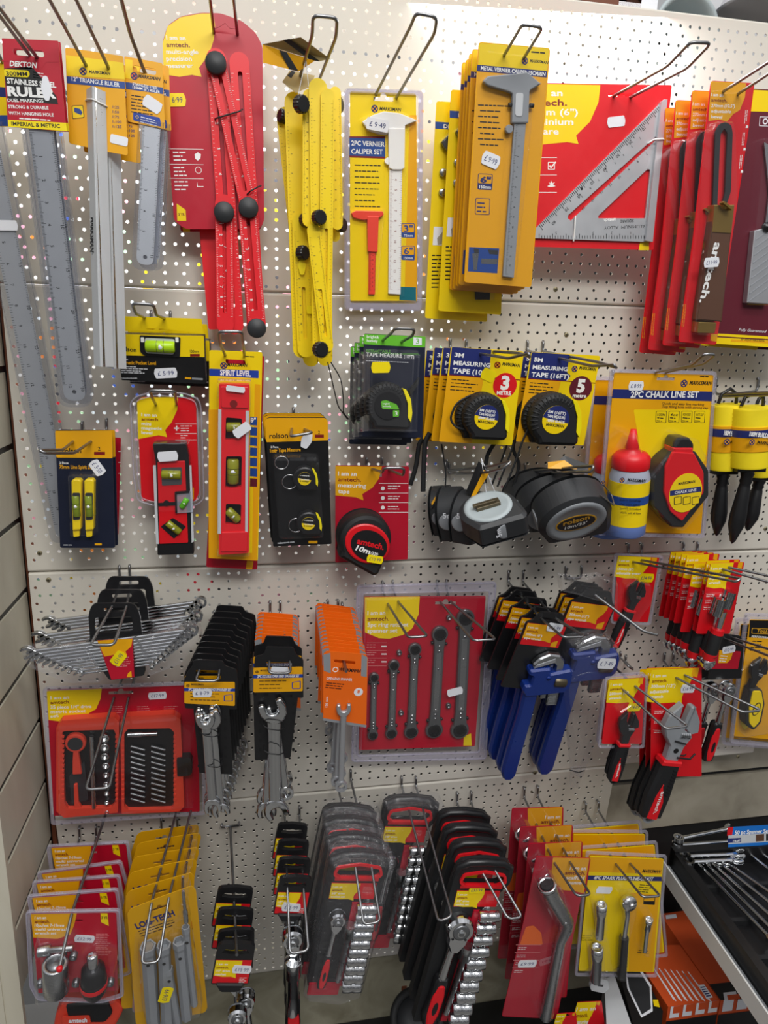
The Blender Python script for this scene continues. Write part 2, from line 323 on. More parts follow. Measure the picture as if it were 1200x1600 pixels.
def perf(mb, x0, x1, ytop, ybot, dense0, sparse0, phase, r=2.35, T=1.0):
    rows = []
    k = 0
    while dense0 - 25 * k > ybot + 3: rows.append((dense0 - 25 * k, 15)); k += 1
    k = 0
    while sparse0 - 25 * k > ybot + 3: rows.append((sparse0 - 25 * k, 25)); k += 1
    rows = sorted([q for q in rows if q[0] < ytop - 3], reverse=True); N = 8
    ys = [ytop] + [(rows[i][0] + rows[i + 1][0]) / 2 for i in range(len(rows) - 1)] + [ybot]
    for i, (yc, pit) in enumerate(rows):
        top, bot = ys[i], ys[i + 1]; a = phase + math.ceil((x0 + 7 - phase) / pit) * pit; xs = []
        while a < x1 - 5: xs.append(a); a += pit
        eds = [x0] + [(xs[j] + xs[j + 1]) / 2 for j in range(len(xs) - 1)] + [x1]
        vs = []; fs = []; wv = []; wf = []
        for j, xc in enumerate(xs):
            l, rr_ = eds[j], eds[j + 1]; b = len(vs)
            outer = [(rr_, yc), (rr_, top), (xc, top), (l, top), (l, yc), (l, bot), (xc, bot), (rr_, bot)]
            c = [(xc + r * math.cos(PI * t / 4), yc + r * math.sin(PI * t / 4)) for t in range(8)]
            vs += [(x, y, 0) for x, y in outer] + [(x, y, 0) for x, y in c]
            fs += [(b + t, b + (t + 1) % 8, b + 8 + (t + 1) % 8, b + 8 + t) for t in range(8)]
            q = len(wv); wv += [(x, y, 0) for x, y in c] + [(x, y, -T) for x, y in c]
            wf += [(q + t, q + (t + 1) % 8, q + 8 + (t + 1) % 8, q + 8 + t) for t in range(8)]
        mb.add(vs, fs, 'powdercoat'); mb.add(wv, wf, 'powdercoat', True)
def panel(name, x0, x1, ytop, ybot, d0, s0, phase, fr=None, lip=3):
    mb = MB(); fr = fr or WF
    perf(mb, x0, x1, ytop - lip, ybot + lip, d0, s0, phase)
    # rolled edges: short returns towards the wall at the top and the foot, and at both sides
    for y, s_ in ((ytop - lip, 1), (ybot + lip, -1)):
        pr = [(y, 0), (y + s_ * lip * .7, -.8), (y + s_ * lip, -3), (y + s_ * lip, -16)]
        vs = [(x, yy, zz) for x in (x0, x1) for yy, zz in pr]; mb.add(vs, [(i, i + 1, i + 5, i + 4) for i in range(3)], 'powdercoat', True)
    for x in (x0, x1): mb.add([(x, ytop - lip, 0), (x, ybot + lip, 0), (x, ybot + lip, -16), (x, ytop - lip, -16)], [(0, 1, 2, 3)], 'powdercoat')
    o = mb.build(name); o['kind'] = 'structure'; o.matrix_world = fr.mat(); return o
panel('wall_top', XL, XR, 458.5, 58.6, 441, 453.5, -262.9)
panel('wall_upper', XL, XR, 57.4, -341, 39, 51.5, -262.9)
panel('wall_lower', XL, XR, -342.6, -745, -352.8, -365.3, -264.6)
panel('wall_bottom', XL + 4, 640, -1.5, -405, -19, -31.5, 20 - 300, fr=P4)
for k, (px, py) in enumerate([(1196, 826), (868, 452), (885, 523), (62, 864), (76, 906), (836, 1207), (832, 1239), (1153, 1182)]):
    mb = MB(); x, y = WF.p(px, py); mb.lathe([(3.6, 0), (3.4, 1), (2, 1.8), (0, 2)], 'screw', (x, y, 0)); mb.box(x - 2, y - .4, 1.6, x + 2, y + .4, 2.1, 'black'); mb.box(x - .4, y - 2, 1.6, x + .4, y + 2, 2.1, 'black')
    o = world_mb(mb, 'panel_screw', ['screw fixing the right end of the upper pegboard panel, by the pointed line pins', 'screw just above the seam right of the yellow caliper cards', 'screw just below the seam right of the yellow caliper cards', 'screw at the lower left corner below the long ruler',
        'screw at the upper left corner of the lower panel', 'grey plug above the bottom seam, right of the blue wrench handle', 'screw below the bottom seam, between hook pegs', 'screw at the lower right corner of the pegboard'][k], 'screw')
    if k == 6: o.location.y += .006
mb = MB(); mb.add([(-900, -1300, -330), (1400, -1300, -330), (1400, 470, -330), (-900, 470, -330)], [(0, 1, 2, 3)], 'back_goods'); world_mb(mb, 'wall_back', kind='structure')
mb = MB(); mb.add([(-1800, -1450, 2500), (2200, -1450, 2500), (2200, -1450, -330), (-1800, -1450, -330)], [(0, 1, 2, 3)], 'floortile'); world_mb(mb, 'floor', kind='structure')
# left wall: horizontal boards with dark joints, running towards the viewer
mb = MB(); xw = XL - 7
def slat_z(px, py): r = ray(px, py); t = xw / r.x; return (CAMP + r * t)
joints = [slat_z(*p).z for p in ((47, 915), (55, 1024), (64, 1120), (74, 1213), (84, 1300))]
st = (joints[0] - joints[-1]) / 4; endd = -slat_z(22, 1440).y
ztop = joints[0] + st * 8
for k in range(13):
    z1 = ztop - k * st - 2.5; z0 = ztop - (k + 1) * st + 2.5
    mb.T = None; pr = [(xw, z0), (xw, z1)]
    z0 += 2; z1 -= 2
    mb.add([(xw - 12, z0, -8), (xw, z0, -8), (xw, z1, -8), (xw - 12, z1, -8), (xw - 12, z0, endd), (xw, z0, endd), (xw, z1, endd), (xw - 12, z1, endd)], [(0, 1, 5, 4), (1, 2, 6, 5), (2, 3, 7, 6)], 'slatwood')
mb.add([(xw - 2.5, ztop, -60), (xw - 2.5, ztop - 13 * st, -60), (xw - 2.5, ztop - 13 * st, endd), (xw - 2.5, ztop, endd)], [(0, 1, 2, 3)], 'fridgeblack')
world_mb(mb, 'wall_left', kind='structure')
mb = MB(); mb.box(xw - 30, -1450, endd, xw + 1, 900, endd + 8, 'slatwood'); mb.box(xw - 300, -1450, endd + 3, xw - 22, 900, endd + 10, 'slatwood'); world_mb(mb, 'trim_1', kind='structure')
mb = MB(); mb.box(XL - 7, -1450, -40, XL - 1, 900, -14, 'brownwood'); world_mb(mb, 'trim_2', kind='structure')
# kick plate below the board, base deck
yb = P4.w(0, -405).z
mb = MB(); mb.box(XL - 14, -1450, -80, 700, yb + 30, -62, 'marble'); world_mb(mb, 'wall_base', kind='structure')
# ================================================================ shared builders
ORD = ['frontmost', 'second from the front', 'third from the front', 'fourth from the front', 'fifth from the front', 'sixth from the front', 'seventh from the front', 'eighth from the front', 'ninth from the front', 'tenth from the front', 'eleventh from the front', 'twelfth from the front', 'thirteenth from the front', 'fourteenth from the front']
def hook(label, slots, ds, tips, dt, mids=None, dm=None, drop=16, base=2, r=1.9, single_wire=False, pg=None, fr=None):
    """double wire display hook: two prongs run from the board through the goods' slots to a cross bar at the tip.
    slots / tips: one pixel per prong at distances ds / dt; the wire is carried on straight to the board."""
    mb = MB(); W = []
    for i in range(len(slots)):
        a = at(*slots[i], ds); b = at(*tips[i], dt)
        if mids: m = at(*mids[i], dm); dirn = m - a
        else: m = None; dirn = b - a
        if pg: e = (at(*pg[i], 3) if fr is None else fr.w(*fr.p(*pg[i], 3), 3)) - Vector((0, 0, drop))
        else: sl = lambda v: max(-.11, min(.11, v / max(20, abs(dirn.y)))); k = ds - base - 3; e = a + Vector((-sl(dirn.x) * k, k, -sl(dirn.z) * k))      # elbow just in front of the board
        W.append((e, m, b))
    f = lambda v: (v.x, v.z, -v.y)
    if len(W) == 2:
        (e0, m0, b0), (e1, m1, b1) = W
        path = [Vector(f(e0)) + Vector((0, drop, -base - 6)), Vector(f(e0)) + Vector((0, drop, 0)), f(e0)] + ([f(m0)] if m0 else [Vector(f(at(*slots[0], ds)))]) + [f(b0), f(b1)] + ([f(m1)] if m1 else [Vector(f(at(*slots[1], ds)))]) + [f(e1), Vector(f(e1)) + Vector((0, drop, 0)), Vector(f(e1)) + Vector((0, drop, -base - 6))]
        mb.tube(fillet3(path, 7, 5), r, 'wire', 8)
    else:
        e0, m0, b0 = W[0]; e = Vector(f(e0)); 
        mb.tube(fillet3([e + Vector((0, -2, 0))] + [f(at(*slots[0], ds))] + ([f(m0)] if m0 else []) + [f(b0)], 7, 5), r * 1.15, 'wire', 8)
        mb.tube(fillet3([e + Vector((-14, drop + 4, -base - 6)), e + Vector((-14, drop + 4, 0)), e + Vector((-14, 0, 0)), e + Vector((14, 0, 0)), e + Vector((14, drop + 4, 0)), e + Vector((14, drop + 4, -base - 6))], 6, 4), r, 'wire', 8)
        if not single_wire: pass
    return world_mb(mb, 'display_hook', label, 'hook', 'wire display hooks in the pegboard')
def pegs(label, pts, drop=16, r=1.8, fr=None, out=3):
    # the two pegs of a hook whose arms are hidden behind goods: they drop from their holes and turn out
    mb = MB(); fr = fr or WF; P = [fr.p(*q) for q in pts]
    path = []
    (x0, y0), (x1, y1) = P
    path = [(x0, y0, -4), (x0, y0, out), (x0, y0 - drop, out + .5), (x0, y0 - drop - 3, 30), (x1, y1 - drop - 3, 30), (x1, y1 - drop, out + .5), (x1, y1, out), (x1, y1, -4)]
    mb.tube(fillet3(path, 4, 4), r, 'wire', 8); o = single(mb, 'display_hook', label, 'hook', 'wire display hooks in the pegboard'); o.matrix_world = fr.mat(); return o
def slot(cx, cy, w_=26, h=5, euro=True):
    if not euro: return rect(cx - w_ / 2, cy - h / 2, cx + w_ / 2, cy + h / 2, h * .45)
    t = h * .9
    return [(cx - w_ / 2, cy - h / 2), (cx + w_ / 2, cy - h / 2), (cx + w_ / 2, cy + h / 2), (cx + t * .9, cy + h / 2)] + [(cx + t * math.cos(a), cy + h / 2 + t * math.sin(a)) for a in (.7, 1.2, 1.94, 2.44)] + [(cx - t * .9, cy + h / 2), (cx - w_ / 2, cy + h / 2)]
def sticker(it, c, wpx, hpx, ang, text, col='paper', z=.5, parent=None, ink='navy', hexa=True):
    """price sticker centred on pixel c, ang in degrees (picture sense, counter-clockwise)"""
    mb = it.part('price_sticker', parent); x, y = mb.P(*c, z); s_ = (Vector(mb.P(c[0] + 10, c[1], z)) - Vector((x, y))).length / 10; s2 = (Vector(mb.P(c[0], c[1] - 10, z)) - Vector((x, y))).length / 10
    ss = (s_ + s2) / 2; W_, H = wpx * ss / 2, hpx * ss / 2; k = H * .45
    pts = [(-W_, 0), (-W_ + k * .6, -H), (W_ - k * .6, -H), (W_, 0), (W_ - k * .6, H), (-W_ + k * .6, H)] if hexa else rect(-W_, -H, W_, H, k)
    mb.prism(xf(rpoly(pts, k * .5), x, y, ang), z - .25, z, col)
    if text: c_, k_ = math.cos(math.radians(ang)), math.sin(math.radians(ang)); tx, ty = -W_ * .68, -H * .42; mb.text(text, x + c_ * tx - k_ * ty, y + k_ * tx + c_ * ty, H * .85, ink, z + .12, ang, width=W_ * 1.36, bold=.0)
def bubble(mb, x, y, w_, h, z, lines, col='yellow', th=None, tail=.84, txt=True, lh=None, x0=.06, curve=True):
    """yellow speech bubble with its top-left corner at x,y: white and dark red lettering"""
    if curve: pts = [(0, 0), (w_, 0), (w_ * 1.0, -h * .2), (w_ * .95, -h * .45), (w_ * .86, -h * .66), (w_ * tail, -h * .78), (w_ * (tail + .03), -h * 1.0), (w_ * (tail - .16), -h * .92), (w_ * .35, -h * .93), (0, -h * .86)]
    else: pts = [(0, 0), (w_, 0), (w_ * .98, -h * .8), (w_, -h), (w_ * .8, -h * .9), (0, -h * .86)]
    mb.flat([(x + a, y + b) for a, b in pts], z, col)
    if txt:
        n = len(lines) + 2; lh = lh or h * .80 / (n + .6); yy = y - lh * 1.05 - (h * .06); ch = lh * .60
        mb.text('I am an', x + w_ * x0, yy, ch, 'white', z + .1, bold=.01); yy -= lh
        mb.text('amtech.', x + w_ * x0, yy, ch * 1.05, 'lettering', z + .1, bold=.018, maxw=w_ * .7); yy -= lh
        for l in lines: mb.text(l, x + w_ * x0, yy, ch, 'white', z + .1, bold=.02, maxw=w_ * .82); yy -= lh
def marks(mb, x, y, s_, z=.4, dark='navy', col=None, text='MARKSMAN', sub=True, red=False):
    """round cross badge and maker's lettering, x,y = left middle, s_ = badge diameter"""
    mb.flat(circ(x + s_ / 2, y, s_ / 2, 16), z, dark); mb.flat(circ(x + s_ / 2, y, s_ * .36, 16), z + .05, col or 'amber')
    for a in (45, 135): mb.flat(xf(rect(-s_ * .42, -s_ * .09, s_ * .42, s_ * .09), x + s_ / 2, y, a), z + .1, dark)
    if text: mb.text(text, x + s_ * 1.25, y - s_ * .18, s_ * .46, 'black', z, bold=.03, shear=.15)
    if sub and text: mb.text('QUALITY TOOLS', x + s_ * 1.7, y - s_ * .45, s_ * .13, 'black', z, bold=0)
def cable_tie(mb, x, y, w_, ang, z, h=3, r=.8, mat='black'):
    p = [(-w_ / 2, 0, -h), (-w_ / 2, 0, h * .4), (-w_ / 4, 0, h), (w_ / 4, 0, h), (w_ / 2, 0, h * .4), (w_ / 2, 0, -h)]
    c, k = math.cos(math.radians(ang)), math.sin(math.radians(ang)); mb.tube(fillet3([(x + c * a, y + k * a, z + b) for a, _, b in p], 1.5, 3), r, mat, 6)
def ring2(mb, x, y, ro, ri, z0, z1, mat, n=20, ihex=False):
    mb.prism(circ(x, y, ro, n), z0, z1, mat, holes=[circ(x, y, ri, 12 if ihex else n)])
def spanner(mb, p, q, ro, rr, z, th, mat='chrome', shaft=.42, ring_end=True, open_ang=15, open_both=False):
    """combination spanner lying in the frame from open end p to ring end q (outer radii ro, rr)"""
    p, q = Vector(p), Vector(q); d = (q - p); L = d.length; a = math.degrees(math.atan2(d.y, d.x)); u = d / L; n = Vector((-u.y, u.x))
    w0, w1 = ro * shaft, rr * shaft * 1.05
    sh = [p + u * ro * .7 - n * w0, q - u * rr * .7 - n * w1, q - u * rr * .7 + n * w1, p + u * ro * .7 + n * w0]
    mb.tube([(*(p + u * ro * .7), z + th * .5), (*(p + u * (ro * .7 + L * .12)), z + th * .5), (*(q - u * rr * .9), z + th * .5), (*(q - u * rr * .6), z + th * .5)], [w0 * 1.15, w0, w1, w1 * 1.2], mat, 12, flat=min(1, th * .55 / w0))
    def jaw(c, ang, r):
        pts = [(-r * 1.0, r * .45), (-r * 1.05, r * .95), (-r * .3, r * 1.08), (r * .45, r * .9), (r * .95, r * .45), (r * 1.1, 0), (r * .95, -r * .45), (r * .45, -r * .9), (-r * .3, -r * 1.08), (-r * 1.05, -r * .95), (-r * 1.0, -r * .45), (-r * .15, -r * .45), (r * .12, -r * .2), (r * .12, r * .2), (-r * .15, r * .45)]
        mb.dome(rpoly(xf(pts, c.x, c.y, ang), r * .2, 3), [(r * .1, z - th * .1), (0, z + th * .2), (0, z + th * .7), (r * .05, z + th * .95), (r * .14, z + th * 1.1)], mat, smooth=True)
    jaw(p, a + open_ang, ro)
    if open_both: jaw(q, a + 180 + open_ang, rr)
    else: ring2(mb, q.x, q.y, rr, rr * .62, z - th * .2, z + th * 1.3, mat, 20, True)
def ratchet(it, hd, end, hr, z, grip0=.5, mat='chrome', red='red', hx=1.0, gw=None, part='ratchet_handle', cut=False, th=None):
    """reversible ratchet: head centre and handle end are pixels; hr = head radius in mm"""
    f = it.fr; H = Vector(f.p(*hd, z)); E = Vector(f.p(*end, z)); d = E - H; L = d.length; u = d / L; n = Vector((-u.y, u.x)); th = th or hr * .55
    m = it.part('ratchet_head', label='polished ratchet head'); a = math.degrees(math.atan2(u.y, u.x))
    tear = [(hr * math.cos(math.radians(t)), hr * math.sin(math.radians(t))) for t in range(50, 311, 13)] + [(hr * 1.1, -hr * .72), (hr * 1.9, -hr * .28), (hr * 1.9, hr * .28), (hr * 1.1, hr * .72)]
    m.dome(xf(tear, H.x, H.y, a), [(hr * .08, z - th), (0, z - th * .6), (0, z + th * .5), (hr * .12, z + th)], mat)
    m.lathe([(hr * .62, 0), (hr * .62, 1.0), (hr * .5, 1.6), (0, 1.6)], 'darksteel', (H.x, H.y, z + th), n=20)
    m.prism(circ(H.x, H.y, hr * .3, 16), z + th, z + th + 2.6, mat); m.box(H.x - hr * .15, H.y - hr * .15, z + th + 2, H.x + hr * .15, H.y + hr * .15, z + th + 4, 'darksteel')
    for t in (40, -40, 180): c = xf([(hr * .75, 0)], H.x, H.y, a + t)[0]; m.lathe([(hr * .1, 0), (hr * .1, .6), (0, .6)], 'blacksteel', (c[0], c[1], z + th), n=8)
    s_ = it.part('shaft'); g0 = H + u * (L * grip0); st = H + u * hr * 1.5
    s_.tube([(st.x, st.y, z), (H.x + u.x * L * (grip0 * .6), H.y + u.y * L * grip0 * .6, z), (g0.x + u.x * 4, g0.y + u.y * 4, z)], [hr * .36, hr * .3, hr * .36], mat, 12)
    gw = gw or hr * .62; g = it.part('grip', label='red and black grip')
    pts = [(0, gw * .62), (gw * .5, gw * .85), (L * (1 - grip0) * .5, gw * .8), (L * (1 - grip0) * .85, gw), (L * (1 - grip0), gw * .75)]
    poly = pts + [(x, -y) for x, y in reversed(pts)]
    g.dome(xf(rpoly(poly, gw * .3), g0.x, g0.y, a), [(gw * .25, z - gw * .7), (0, z - gw * .35), (0, z + gw * .35), (gw * .25, z + gw * .62)], 'plasticblack')
    Lg = L * (1 - grip0); rp = [(gw * .9, gw * .35), (Lg * .35, gw * .7), (Lg * .75, gw * .72), (Lg * .97, gw * .4)]
    g.dome(xf(rpoly(rp + [(x, -y) for x, y in reversed(rp)], gw * .3), g0.x, g0.y, a), [(0, z + gw * .3), (0, z + gw * .62), (gw * .18, z + gw * .74)], red)
    g.flat(xf(circ(Lg * .6, 0, Lg * .14, 14, gw * .32), g0.x, g0.y, a), z + gw * .75, 'black')
def socket(mb, p, ax, r, l, mat='chrome', hole=True, n=20):
    """cylindrical socket starting at p along ax"""
    k = l; prof = [(r * .88, 0), (r, r * .12), (r, k * .42), (r * .93, k * .46), (r * .93, k * .54), (r, k * .58), (r, k - r * .12), (r * .9, k)]
    if hole: prof += [(r * .68, k), (r * .62, k - r * .8), (0, k - r * .8)]
    mb.lathe(prof, mat, p, ax, n)
def knob(mb, c, r, h, z, mat='plasticblack', ribs=20):
    pts = []
    for i in range(ribs * 2): a = PI * i / ribs; q = r * (1 if i % 2 else .93); pts.append((c[0] + q * math.cos(a), c[1] + q * math.sin(a)))
    mb.dome(pts, [(0, z), (0, z + h * .85), (r * .12, z + h)], mat)
def vial(mb, c, L, r, z, ang=0, col='lime'):
    c_, k = math.cos(math.radians(ang)), math.sin(math.radians(ang)); ax = (c_, k, 0)
    mb.lathe([(r * .8, 0), (r, r * .2), (r, L - r * .2), (r * .8, L)], col, (c[0] - c_ * L / 2, c[1] - k * L / 2, z), ax, 14)
    for t in (.38, .62): mb.lathe([(r * 1.03, 0), (r * 1.03, max(.25, L * .012))], 'black', (c[0] + c_ * L * (t - .5), c[1] + k * L * (t - .5), z), ax, 14)
    mb.lathe([(0, 0), (r * .55, r * .3), (r * .6, L * .1), (r * .5, L * .2), (0, L * .2)], 'paper', (c[0] - c_ * L * .1, c[1] - k * L * .1, z + r * .5), ax, 10)
def ruler_ticks(mb, p, q, wd, z, mat='black', n=60, every=5, side=1, nums=None, nh=2.0, tl=1.6, nang=None, off=0, th=.16):
    """graduations from p to q (mm) along an edge, ticks pointing to `side`"""
    p, q = Vector(p), Vector(q); d = q - p; L = d.length; u = d / L; n_ = Vector((-u.y, u.x)) * side; a = math.degrees(math.atan2(u.y, u.x))
    vs = []; fs = []
    for i in range(n + 1):
        c = p + u * (L * i / n) + n_ * off; l = tl * (2.0 if i % (every * 2) == 0 else 1.5 if i % every == 0 else 1); b = len(vs)
        e = c + n_ * l; t = u * th; vs += [(c.x - t.x, c.y - t.y, z), (c.x + t.x, c.y + t.y, z), (e.x + t.x, e.y + t.y, z), (e.x - t.x, e.y - t.y, z)]; fs.append((b, b + 1, b + 2, b + 3) if side > 0 else (b + 3, b + 2, b + 1, b))
    mb.add(vs, fs, mat)
    if nums:
        for k, t in nums:
            c = p + u * (L * k) + n_ * (off + tl * 2.6); mb.text(t, c.x, c.y, nh, mat, z, a if nang is None else nang, bold=.01)
# ================================================================ top row, left to right
# ---- long 500 mm steel ruler in a clear sleeve
def sleeve_ruler(name, label, tl, tr, bl, br, d, d2, card=None, sleeve_top=None, inches=True, n=100, nums=(), yb=0):
    fr = quad(tl, tr, bl, d, d, d2); it = Item(name, label, 'ruler', fr)
    P = it.fr.p; a, b, c, e = P(*tl), P(*tr), P(*bl), P(*br); w_ = abs(b[0] - a[0]); L = abs(c[1] - a[1])
    return it, a, b, c, e
fr = quad((-24, 196), (46, 196), (28, 828), 95, 95, 40)
it = Item('steel_ruler', 'longest steel ruler in a clear sleeve, 20 inch, hanging at the far left', 'ruler', fr)
P = fr.p; bl = P(28, 830); br = P(80, 830); W0 = 42.0
L0 = P(52, 850)[1]
r_ = it.part('blade'); xo = P(40, 500)[0] - 16
r_.prism(rect(xo, L0 + 6, xo + 25, -0, [12, 12, 1, 1], 6), -.5, .5, 'rulersteel', holes=[circ(xo + 12.5, L0 + 17, 2.6, 14)])
S = (-L0 - 24) / 21.0
ruler_ticks(r_, (xo + .3, -2), (xo + .3, L0 + 26), 0, .6, 'black', 160, 8, 1, [(i / 20.0, str(i)) for i in range(1, 21)], 3.6, 2.6, -83, 0, .22)
ruler_ticks(r_, (xo + 24.7, -2), (xo + 24.7, L0 + 22), 0, .6, 'black', 250, 5, -1, [((i + .0) / 50, str(i)) for i in range(5, 51, 5)], 3.6, 1.6, -83, 0, .2)
s_ = it.part('sleeve'); s_.dome(rect(xo - 8, L0 - 2, xo + 34, 4, [14, 14, 1, 1], 6), [(0, -1.5), (0, 1.6), (2.5, 2.4)], 'sleeve')
c_ = it.part('header_card'); c_.ppoly([(-60, 98), (10, 98), (14, 198), (-55, 196)], -.4, .4, 'yellow', 3); c_.ppoly([(-60, 130), (12, 137), (12, 152), (-60, 146)], .4, .6, 'navy'); c_.ppoly([(-60, 180), (13, 180), (14, 197), (-60, 197)], .4, .6, 'blue')
sticker(it, (6, 352), 44, 16, -2, '', 'paper', 3.2, hexa=True); it.done()
hook('double wire hook at the far left carrying the long steel rulers', [(-14, 108), (8, 105)], 95, [(-70, 10), (-40, 10)], 170)
# ---- red card with a 300 mm ruler
fr = quad((3, 60), (92, 65), (14, 198), 150); fr2 = quad((36, 200), (88, 203), (72, 600), 148, 148, 110)
it = Item('steel_ruler', '300 mm stainless steel ruler in a clear sleeve under a red and black header card', 'ruler', fr)
c_ = it.part('header_card'); P = fr.p; c_.prism(rpoly([P(3, 60), P(91, 64), P(104, 206), P(13, 198)], 1), -.6, .6, 'crimson', holes=[rpoly([P(20, 76), P(68, 80), P(70, 90), P(22, 86)], 3)]); z = .75
c_.pflat([(6, 107), (50, 104), (88, 150), (91, 163), (12, 156)], z, 'black', 0); c_.ptext('DEKTON', (15, 103), (57, 106), 8, 'white', z + .1, .03, .2)
c_.pflat([(10, 96), (3, 96), (3, 94), (12, 92), (62, 95), (70, 92), (92, 95), (92, 97), (72, 97), (64, 108), (10, 106), (10, 104), (62, 106)], z, 'crimson')
c_.pflat([(6, 108), (44, 110), (47, 116), (44, 121), (7, 119)], z + .2, 'lemon', 1.5); c_.ptext('300MM', (10, 118), (43, 119), 6.5, 'black', z + .3, .02)
c_.ptext('STAINLESS STEEL', (11, 130), (88, 137), 8, 'white', z + .2, .03); c_.ptext('RULER', (12, 149), (88, 153), 14, 'white', z + .2, .05)
for i, t in enumerate(('DUEL MARKINGS', 'STRONG & DURABLE', 'WITH HANGING HOLE')): c_.ptext(t, (12 + i, 159 + i * 10), (68 + i * 8, 160 + i * 11), 5, 'white', z + .2, .02)
c_.psmall((52, 112), (74, 116), 2, 3, 'white', z); c_.psmall((30, 184), (96, 188), 3, 1, 'white', z); c_.pflat([(12, 187), (103, 192), (105, 205), (13, 198)], z, 'lemon'); c_.ptext('IMPERIAL & METRIC', (18, 196), (94, 200), 6, 'black', z + .1, .02)
sticker(it, (72, 138), 17, 38, -2, '', 'paper', 1.3)
o = Item('steel_ruler', 'x', 'x', fr2); bl_ = o.part('blade'); f2 = fr2.p
a, b = f2(45, 205), f2(82, 205); e = f2(98, 636); w_ = b[0] - a[0]; yb = e[1] + 8; xm = (a[0] + b[0]) / 2 + .5
bl_.prism(rect(xm - 12.5, yb, xm + 12.5, 2, [11, 11, 0, 0], 6), -.5, .5, 'rulersteel', holes=[circ(xm, yb + 11, 2.6, 14)])
ruler_ticks(bl_, (xm - 12.2, -4), (xm - 12.2, yb + 20), 0, .6, 'black', 192, 8, 1, [(i / 12, str(i)) for i in range(1, 13)], 3.6, 2.6, -84, 0, .22)
ruler_ticks(bl_, (xm + 12.2, -4), (xm + 12.2, yb + 16), 0, .6, 'black', 150, 5, -1, [(i / 30, str(i)) for i in range(5, 31, 5)], 3.6, 1.6, -84, 0, .2)
sl = o.part('sleeve'); sl.dome(rect(xm - 20, yb - 8, xm + 20, 4, [14, 14, 1, 1], 6), [(0, -1.5), (0, 1.6), (2.5, 2.4)], 'sleeve')
it.done()
for nm, par, lb, m in o.parts:
    q = m.build(nm); q.matrix_world = it.root.matrix_world.inverted() @ fr2.mat(); q.parent = it.root; KIDS.setdefault(it.root, []).append(q)
bpy.data.objects.remove(o.root)
it.copy('300 mm ruler on a red card, hanging just behind the front one of its kind', 8, 62, 138, it.fr.p(3, 60))
hook('wire hook holding the red ruler cards, running out of the top left corner', [(46, 86), (58, 90)], 150, [(-26, -10), (-4, 8)], 235)
